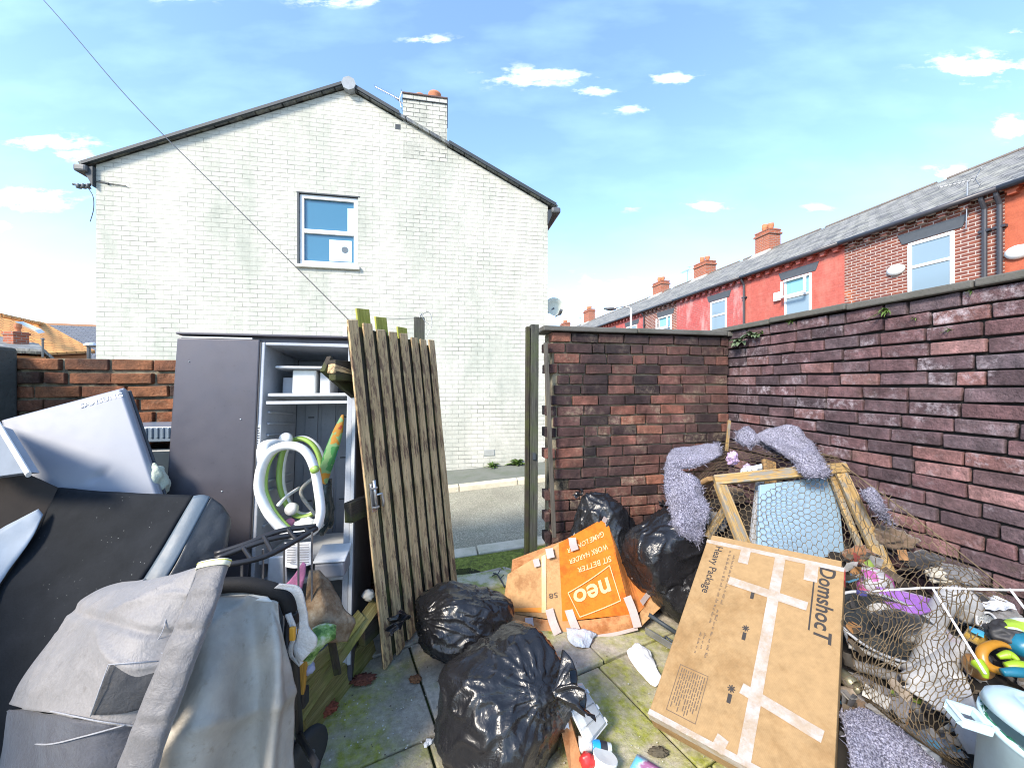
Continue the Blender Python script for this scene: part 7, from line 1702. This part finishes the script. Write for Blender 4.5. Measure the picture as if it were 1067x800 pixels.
for px, py, h, n, s, lab in ((772, 356, .10, 16, 3, 'small fern growing from the top corner where the brick walls meet'), (785, 350, .10, 20, 4, 'leafy fern right of the corner one on the purple wall'), (795, 348, .07, 12, 14, 'tiny fern at the right end of the corner ferns'), (826, 336, .05, 10, 5, 'tiny weed in the upper courses of the purple wall nearest the ferns'), (924, 326, .075, 22, 6, 'grassy weed tuft in the second course of the purple wall'), (1013, 305, .04, 10, 7, 'small moss tuft under the coping of the purple wall'), (990, 345, .045, 10, 8, 'low weed tuft in a joint below the coping moss'), (955, 332, .035, 8, 18, 'minute weed right of the grassy tuft on the purple wall')):
    plant('wall_weed', lab, 'weed', rw(px, py), h * 1.4, n, s, m_leaf2 if s < 5 else m_leaf, 1.2, .35 if s < 5 else .12, .7, face=-YU)
rnd = random.Random(17); mb = MB()
for k in range(420):
    u = rnd.uniform(-.6, 1.1); n_ = rnd.uniform(CN + .18, nk - .16); p = yard(u, n_, street_z(u) - .02)
    h = rnd.uniform(.01, .035); a = rnd.uniform(0, 6.28); d = V((math.cos(a) * .012, math.sin(a) * .012, h)); s = V((-math.sin(a), math.cos(a), 0)) * .003
    mb.face([p - s, p + s, p + d])
tag(mb.build('verge_grass', leafmat('verge_blades', (.16, .20, .04), (.34, .38, .10))), 'short mossy grass growing along the kerb', kind='stuff')

# odds and ends packed under the wire
m_quilt = carpet_mat('quilted_grey'); rnd = random.Random(77)
m_sc = [fabric('scrap_brown', (.16, .11, .075), (.07, .05, .04)), fabric('scrap_grey', (.20, .20, .21), (.09, .09, .095)), fabric('scrap_black', (.035, .035, .04), (.02, .02, .022)), plain('scrap_cream', (.46, .43, .36), .7), plain('scrap_slate', (.14, .16, .20), .5), fabric('scrap_rust', (.28, .13, .06), (.12, .06, .04))]
items = [((925, 560, 2.10), (.09, .04, .04), 2, 'black rag under the wire below the snagged carpet'), ((930, 560, 2.02), (.08, .07, .05), 0, 'brown rag between the right pine leg and the brick wall'), ((962, 585, 1.88), (.09, .06, .04), 2, 'flattened black scrap at the wall foot right of the pine leg'), ((895, 580, 2.02), (.06, .05, .06), 5, 'rust brown scrap tucked behind the right pine leg'),
         ((1000, 600, 1.78), (.08, .06, .04), 1, 'grey rag against the wall just above the long white rod'), ((720, 545, 2.44), (.06, .06, .08), 2, 'black scrap under the left edge of the netting'), ((760, 515, 2.56), (.09, .06, .05), 0, 'brown rag under the netting between the pine legs'), ((745, 545, 2.46), (.07, .05, .06), 1, 'grey scrap behind the left pine leg'),
         ((895, 738, 1.55), (.07, .05, .03), 0, 'muddy brown rag beside the taped box below the green can'), ((925, 742, 1.50), (.08, .05, .03), 1, 'grey rag under the lowest wire below the dark pipe'), ((962, 770, 1.42), (.08, .06, .03), 4, 'slate coloured plastic scrap by the curved white tray'), ((980, 600, 1.80), (.05, .04, .03), 3, 'cream scrap under the wire near the wall'),
         ((1015, 625, 1.68), (.06, .05, .03), 2, 'black scrap behind the white toy arm'), ((1045, 640, 1.58), (.05, .04, .03), 1, 'grey scrap under the crinkled film'), ((1008, 690, 1.55), (.04, .04, .03), 5, 'rust coloured scrap beside the brown toy cup')]
for k, (c, r, m, lab) in enumerate(items):
    lump('refuse_scrap', lab, 'scrap', P(*c), r[0], r[1], r[2], m_sc[m], 90 + k, .45, 1.9, 4)
mb = MB(); mb.grid(surf([[(884, 700, 1.66), (915, 712, 1.58), (950, 728, 1.50)], [(886, 722, 1.60), (915, 735, 1.52), (945, 752, 1.45)], [(892, 738, 1.55), (918, 750, 1.48), (940, 762, 1.43)]], 24, 18, lambda u, v, p: .016 * fbm(p * 13, 3)))
tag(mb.build('torn_quilt', fabric('quilt_grey', (.20, .19, .20), (.10, .095, .09), ws=14), smooth=True, solid=.012), 'torn grey quilted cloth under the wire above the bottom carpet piece', 'cloth')

# torn shreds of packaging over the heap: nobody could count them
rnd = random.Random(123); mb = MB()
for k in range(420):
    px = rnd.uniform(880, 1075); py = rnd.uniform(575, 790)
    lim = 540 + max(0, px - 890) * .50
    if py < lim: continue
    if 895 < px < 1010 and 600 < py < 712 and rnd.random() < .85: continue
    Y = 1.95 - (py - 560) / 230 * .58 + rnd.uniform(-.05, .05) - max(0, px - 1000) * .0012
    c = P(px, py, Y); sx, sy = rnd.uniform(.006, .026), rnd.uniform(.005, .018)
    q = Quaternion(V((rnd.gauss(0, 1), rnd.gauss(0, 1), rnd.gauss(0, 1))).normalized(), rnd.uniform(0, 3))
    off = rnd.uniform(0, 50)
    mb.grid([[c + q @ V(((i - 1.5) * sx, (j - 1.5) * sy, .6 * min(sx, sy) * 2 * noise.noise((i * .9 + off, j * .9, off)))) for i in range(4)] for j in range(4)])
n = N('shredded_packaging', .55, spec=.4)
n.color(n.mix(.5, n.ramp(n.island(), [(0, (.05, .045, .04)), (.28, (.10, .08, .06)), (.45, (.20, .19, .18)), (.6, (.40, .39, .37)), (.70, (.05, .05, .055)), (.78, (.30, .16, .07)), (.84, (.06, .17, .26)), (.88, (.36, .30, .24)), (.93, (.24, .06, .05)), (.96, (.20, .28, .06))], 'CONSTANT'), n.ramp(n.noise(40, 5, .7), [(.3, .5), (.7, 1.4)]), 'MULTIPLY'))
tag(mb.build('packaging_shreds', n.m, smooth=True), 'small torn shreds of packaging and leaves strewn over the refuse under the wire', kind='stuff')
